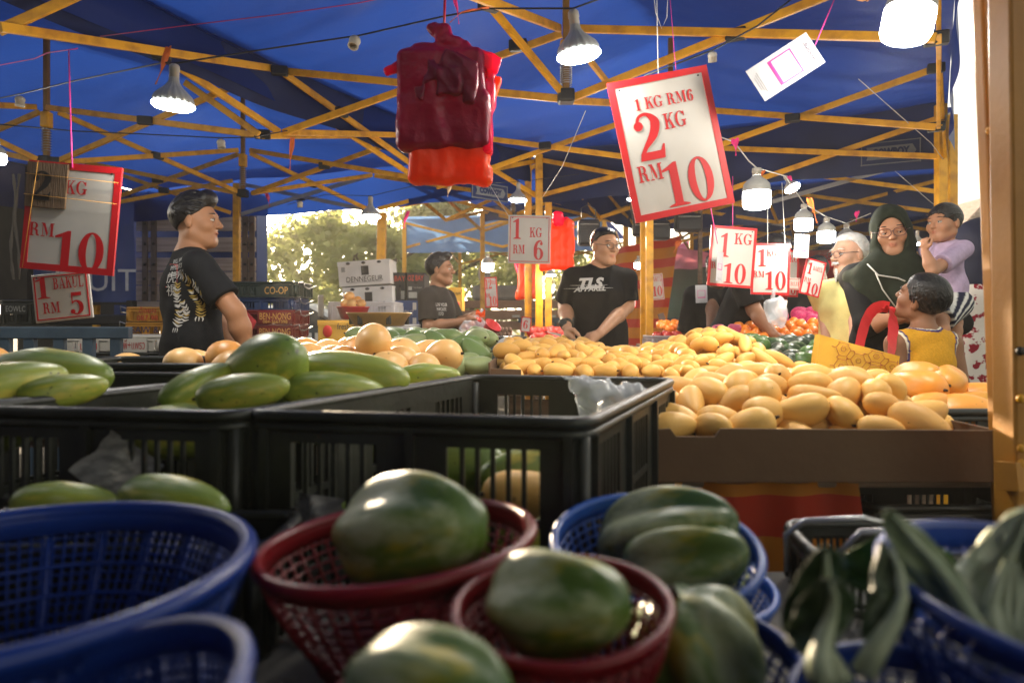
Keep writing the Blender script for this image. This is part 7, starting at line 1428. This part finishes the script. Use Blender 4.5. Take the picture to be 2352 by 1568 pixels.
# ---- weighing scales
brass = M('worn_brass', (.62, .38, .13), .3, .55, .2, 8, .1, 30, col2=(.42, .27, .11)); teal = M('teal_enamel', (.09, .17, .17), .4)
def scale_(label, u, v, d, r, mat, basecol, zb):
    c = at(u, v, d); t = thing('weighing_scale', label, 'weighing scale', (c.x, c.y, zb)); mb = MB()
    mb.lathe([(0, -r * .40), (r * .72, -r * .40), (r * .80, -r * .36), (r * .97, -.01), (r * 1.03, 0), (r * 1.03, .004), (r * .95, -.002), (r * .76, -r * .34), (0, -r * .36)], Matrix.Translation(c), 40); mb.build('bowl', mat, t)
    for a in (60, 120, -60, -120, 0, 180):
        x = MB(); p = c + V(math.cos(R(a)) * r * .88, math.sin(R(a)) * r * .88, -r * .2); x.box(p, (.022, .022, .045)); x.build('bracket', dark, t, bev=.004)
    mb = MB(); h = c.z - r * .42 - zb; mb.lathe([(.03, 0), (.032, -.03), (.022, -.05), (.022, -h + .12)], Matrix.Translation(c - V(0, 0, r * .42)), 16); mb.build('pillar', basecol, t)
    mb = MB(); mb.box((c.x, c.y, zb + .065), (.2, .18, .13)); mb.build('base', basecol, t, bev=.03)
    mb = MB(); mb.lathe([(0, 0), (.07, 0), (.075, .012), (0, .014)], Matrix.Translation((c.x, c.y - .105, zb + .075)) @ Matrix.Rotation(R(90), 4, 'X'), 24); mb.build('dial', cW, t)
    return t
scale_('weighing scale with a wide brass bowl in front of the leaning yellow post', 871, 720, 3.3, .152, brass, teal, .90)
scale_('small dark weighing scale left of the green tub', 1169, 774, 3.45, .088, M('dark_steel_bowl', (.16, .15, .13), .3, .8), teal, .90)
scale_('weighing scale with a steel bowl before the bent over worker', 1630, 757, 4.4, .095, MT['steel'], dark, .90)
sup = MB(); sup.box((-.66, 3.3, .44), (.5, .4, .88)); tag(sup.build('storage_box', MT['wood'], bev=.004), 'wooden box under the brass bowl scale', 'box')
t = thing('plastic_tub', 'dark green lidded tub marked C.K.& in front of the man with the watch', 'tub', at(1278, 812, 3.42)); a, b = at(1230, 830, 3.42), at(1332, 786, 3.42)
mb = MB(); mb.box(((a.x + b.x) / 2, 3.52, (a.z + b.z) / 2), (b.x - a.x, .2, b.z - a.z)); mb.build('body', M('dark_green_plastic', (.045, .085, .075), .45), t, bev=.012); mb = MB(); mb.box(((a.x + b.x) / 2, 3.52, b.z), (b.x - a.x + .02, .225, .022)); mb.build('rim', M('dark_green_plastic', (.045, .085, .075)), t, bev=.006)
mb = MB(); add_text(mb, 'C.K.&', .06, frame(at(1268, 806, 3.41))); mb.build('lettering', M('red_lettering', (.45, .02, .02)), t)
t = thing('glass_jar', 'steel lidded glass jar behind the slender mangoes', 'jar', at(1556, 806, 3.5)); mb = MB(); mb.lathe([(.036, -.07), (.038, -.06), (.038, .02), (.034, .03)], Matrix.Translation(at(1556, 794, 3.5)), 24); mb.build('jar', cW, t); mb = MB(); mb.lathe([(.04, 0), (.04, .016), (0, .018)], Matrix.Translation(at(1556, 783, 3.5)), 24); mb.build('lid', MT['steel'], t)
t = thing('red_basket', 'tilted red plastic basket by the small dark scale', 'basket', at(1124, 770, 4.3)); mb = MB(); mb.lathe([(.03, -.05), (.055, .05), (.06, .052), (.052, .05), (.026, -.045), (0, -.045)], Matrix.Translation(at(1124, 760, 4.3)) @ Matrix.Rotation(R(35), 4, 'Y') @ Matrix.Rotation(R(25), 4, 'X'), 20); mb.build('body', M('bright_red_plastic', (.6, .025, .03)), t)
# ---- brown flatbed truck and egg trays behind the tomato man
t = thing('flatbed_truck', 'brown wooden sided flatbed truck parked behind the stalls', 'truck', (.0, 9.2, 0)); brn = M('brown_truck_boards', (.34, .20, .13), .7, 0, .12, 5)
for v0, v1 in ((690, 708), (712, 734), (737, 757)): mb = MB(); px(mb, 1040, 1330, v0, v1, 8.8, .05); mb.build('side_board', brn, t, bev=.006)
mb = MB(); px(mb, 1085, 1200, 655, 690, 9.6, 1.2); mb.build('grey_load', M('grey_tarpaulin', (.3, .28, .25), .8), t, bev=.05); mb = MB(); mb.box((.05, 9.6, .85), (2.6, 1.5, .16)); mb.build('bed', dark, t)
for x in (-.5, .8): mb = MB(); mb.lathe([(.2, -.1), (.38, -.1), (.4, -.06), (.4, .06), (.38, .1), (.2, .1)], Matrix.Translation((x, 9.0, .4)) @ Matrix.Rotation(R(90), 4, 'X'), 24); mb.build('wheel', M('tyre_rubber', (.015, .015, .015)), t)
for u in (1105, 1185, 1268): mb = MB(); mb.box(at(u, 726, 8.78), (.10, .03, .03)); mb.build('latch', MT['grey_steel'], t)
egg = MB(); a, b = at(1080, 790, 5.2), at(1176, 752, 5.2)
for i in range(11):
    for j in range(4): egg.ell((a.x + (b.x - a.x) * (i + .5 * (j % 2)) / 11, 5.2, a.z + (b.z - a.z) * (j + .5) / 4), (.014, .014, .02), 0, 8, 6)
egg.box(((a.x + b.x) / 2, 5.22, (a.z + b.z) / 2), (b.x - a.x, .02, b.z - a.z)); tag(egg.build('egg_tray', M('pulp_board', (.30, .19, .13), .9)), 'brown pulp tray standing on edge behind the red basket', 'tray')
t = thing('road_sign', 'back of a round topped road sign on a grey pole among the trees', 'road sign', at(1112, 740, 11)); mb = MB(); c = at(1112, 628, 11); mb.prism([(.10 * math.cos(a), .16 * math.sin(a)) for a in [i * math.pi / 12 for i in range(24)]], Matrix.Translation(c), .01); mb.build('plate', cW, t); mb = MB(); mb.beam(V(c.x + .02, 10.97, .0), c + V(.02, -.03, .16), .05, .05, up=(0, 1, 0)); mb.build('pole', MT['grey_steel'], t)
# ---- white car
t = thing('parked_car', 'white car parked behind the railing, before the trees', 'car', (-4.1, 11.5, 0)); wc = M('white_car_paint', (.72, .72, .71), .2, 0, .02, 3, coat=.6)
def carsec(x, y): return None
prof = [(-2.0, .45), (-2.05, .75), (-1.55, .88), (-.95, .95), (-.45, 1.38), (.45, 1.42), (1.2, 1.05), (1.85, .98), (1.98, .7), (1.95, .42)]
mb = MB(); mb.prism(prof, Matrix.Translation((-3.6, 11.6, .0)), 1.6); mb.build('body', wc, t, bev=.12)
for sy in (-.805, .805):
    mb = MB(); mb.prism([(-.85, .98), (-.42, 1.32), (.4, 1.35), (1.0, 1.03)], Matrix.Translation((-3.6, 11.6 + sy, 0)), .02); mb.build('window', M('dark_glass', (.03, .04, .05)), t)
for x in (-1.3, 1.25):
    for sy in (-.72, .72): mb = MB(); mb.lathe([(.15, -.09), (.29, -.09), (.31, -.05), (.31, .05), (.29, .09), (.15, .09)], Matrix.Translation((-3.6 + x, 11.6 + sy, .31)) @ Matrix.Rotation(R(90), 4, 'X'), 24); mb.build('wheel', M('tyre_rubber', (.015, .015, .015)), t)
mb = MB(); mb.ell((-2.9, 10.7, 1.02), (.08, .06, .06)); mb.build('side_mirror', wc, t)
t = thing('truck_mirror', 'side mirror on a bent arm in front of the trees', 'mirror', at(745, 740, 6.6)); mb = MB(); mb.box(at(737, 702, 6.6), (.055, .03, .21)); mb.build('housing', MT['grey_steel'], t, bev=.012); mb = MB(); mb.tube([at(737, 715, 6.6), at(737, 728, 6.6), at(748, 735, 6.6), at(800, 736, 6.6)], .012, 8); mb.build('arm', dark, t)
# ---- posts standing free
for i, (u, wd, d_, mt, lb) in enumerate(((1476.5, 11.5, 4.75, MT['yellow'], 'thin yellow post, left of the pair right of the man in the black tee'), (1491.5, 16, 4.6, MT['yellow'], 'thicker yellow post, right of the pair by the man in the black tee'), (1608, 9, 6.3, MT['wood'], 'weathered brown post with a pay card, beside the bent over worker'))):
    mb = MB(); x = (u - U0) / FPX * d_; mb.beam((x, d_, 0), (x, d_, 2.42), wd / FPX * d_, wd / FPX * d_, up=(0, 1, 0)); tag(mb.build('tent_post' if i < 2 else 'wooden_post', mt, bev=.005), lb, 'post')
mb = MB(); mb.beam(at(1517, 720, 6), at(1545, 800, 6.0), .045, .045); 
tag(mb.build('leaning_pole', M('rusty_pole', (.2, .13, .1), .7)), 'rusty leaning pole behind the striped sheet edge', 'pole')
# ---- red printed fruit wrapper pinned behind the young man
k = 3.3 / FPX; t = thing('fruit_wrapper', 'red and white printed fruit wrapper hung by its corner beside the young man', 'wrapper', at(560, 745, 3.3)); Fm = frame(at(560, 742, 3.3), yaw=15)
mb = MB(); mb.prism([(-22 * k, 56 * k), (28 * k, 4 * k), (-2 * k, -58 * k), (-36 * k, -40 * k)], Fm, .004); mb.build('sheet', M('red_wrapper', (.55, .03, .04), .5, 0, .2, 30), t); mb = MB(); mb.prism([(-20 * k, 22 * k), (16 * k, 2 * k), (12 * k, -8 * k), (-24 * k, 12 * k)], Fm @ Matrix.Translation((0, -.003, 0)), .002); mb.prism([(-30 * k, -38 * k), (-12 * k, -20 * k), (2 * k, -48 * k), (-2 * k, -54 * k)], Fm @ Matrix.Translation((0, -.003, 0)), .002); mb.build('label_patch', cW, t)
# ================================================================ unseen tents and walls added around the camera to shade the foreground
corner_tent('unseen navy roofed tent added behind the camera to shade the foreground', [(-2.35, 1.6), (-.05, .35), (-1.6, -2.6), (-4.0, -1.3)], None, vsides=(1, 2, 3), seed=51, inner=False, posts=(2, 3), rm=MT['navy'])
corner_tent('second unseen navy roofed tent added behind the camera to shade the foreground', [(.1, .25), (2.4, -1.0), (.9, -3.9), (-1.5, -2.7)], None, vsides=(2, 3), seed=52, inner=False, posts=(1, 2, 3), rm=MT['navy'])
hang('shade_canvas', 'unseen dark blue canvas added behind the camera to shade the foreground', 'canvas wall', [V(-4.2, -1.4, 2.4), V(.9, -4.0, 2.4), V(.9, -4.0, .0), V(-4.2, -1.4, .0)], MT['navy'], amp=.03)
hang('shade_canvas', 'unseen dark blue canvas added left of the camera to shade the foreground', 'canvas wall', [V(-4.9, 2.6, 2.4), V(-4.2, -1.4, 2.4), V(-4.2, -1.4, 0), V(-4.9, 2.6, 0)], MT['navy'], amp=.03)

# ================================================================ evening haze in the air
hz = MB(); hz.box((2.5, 9.5, 2.2), (36, 31, 6.6)); ho = hz.build('haze', bpy.data.materials.new('haze_air')); tag(ho, kind='stuff')
hm_ = ho.data.materials[0]; hm_.use_nodes = True; hn = hm_.node_tree; hn.nodes.remove(hn.nodes['Principled BSDF']); pv = hn.nodes.new('ShaderNodeVolumePrincipled'); pv.inputs['Density'].default_value = .0055; pv.inputs['Color'].default_value = (1, .93, .82, 1); pv.inputs['Anisotropy'].default_value = .35
hn.links.new(pv.outputs[0], hn.nodes['Material Output'].inputs['Volume'])
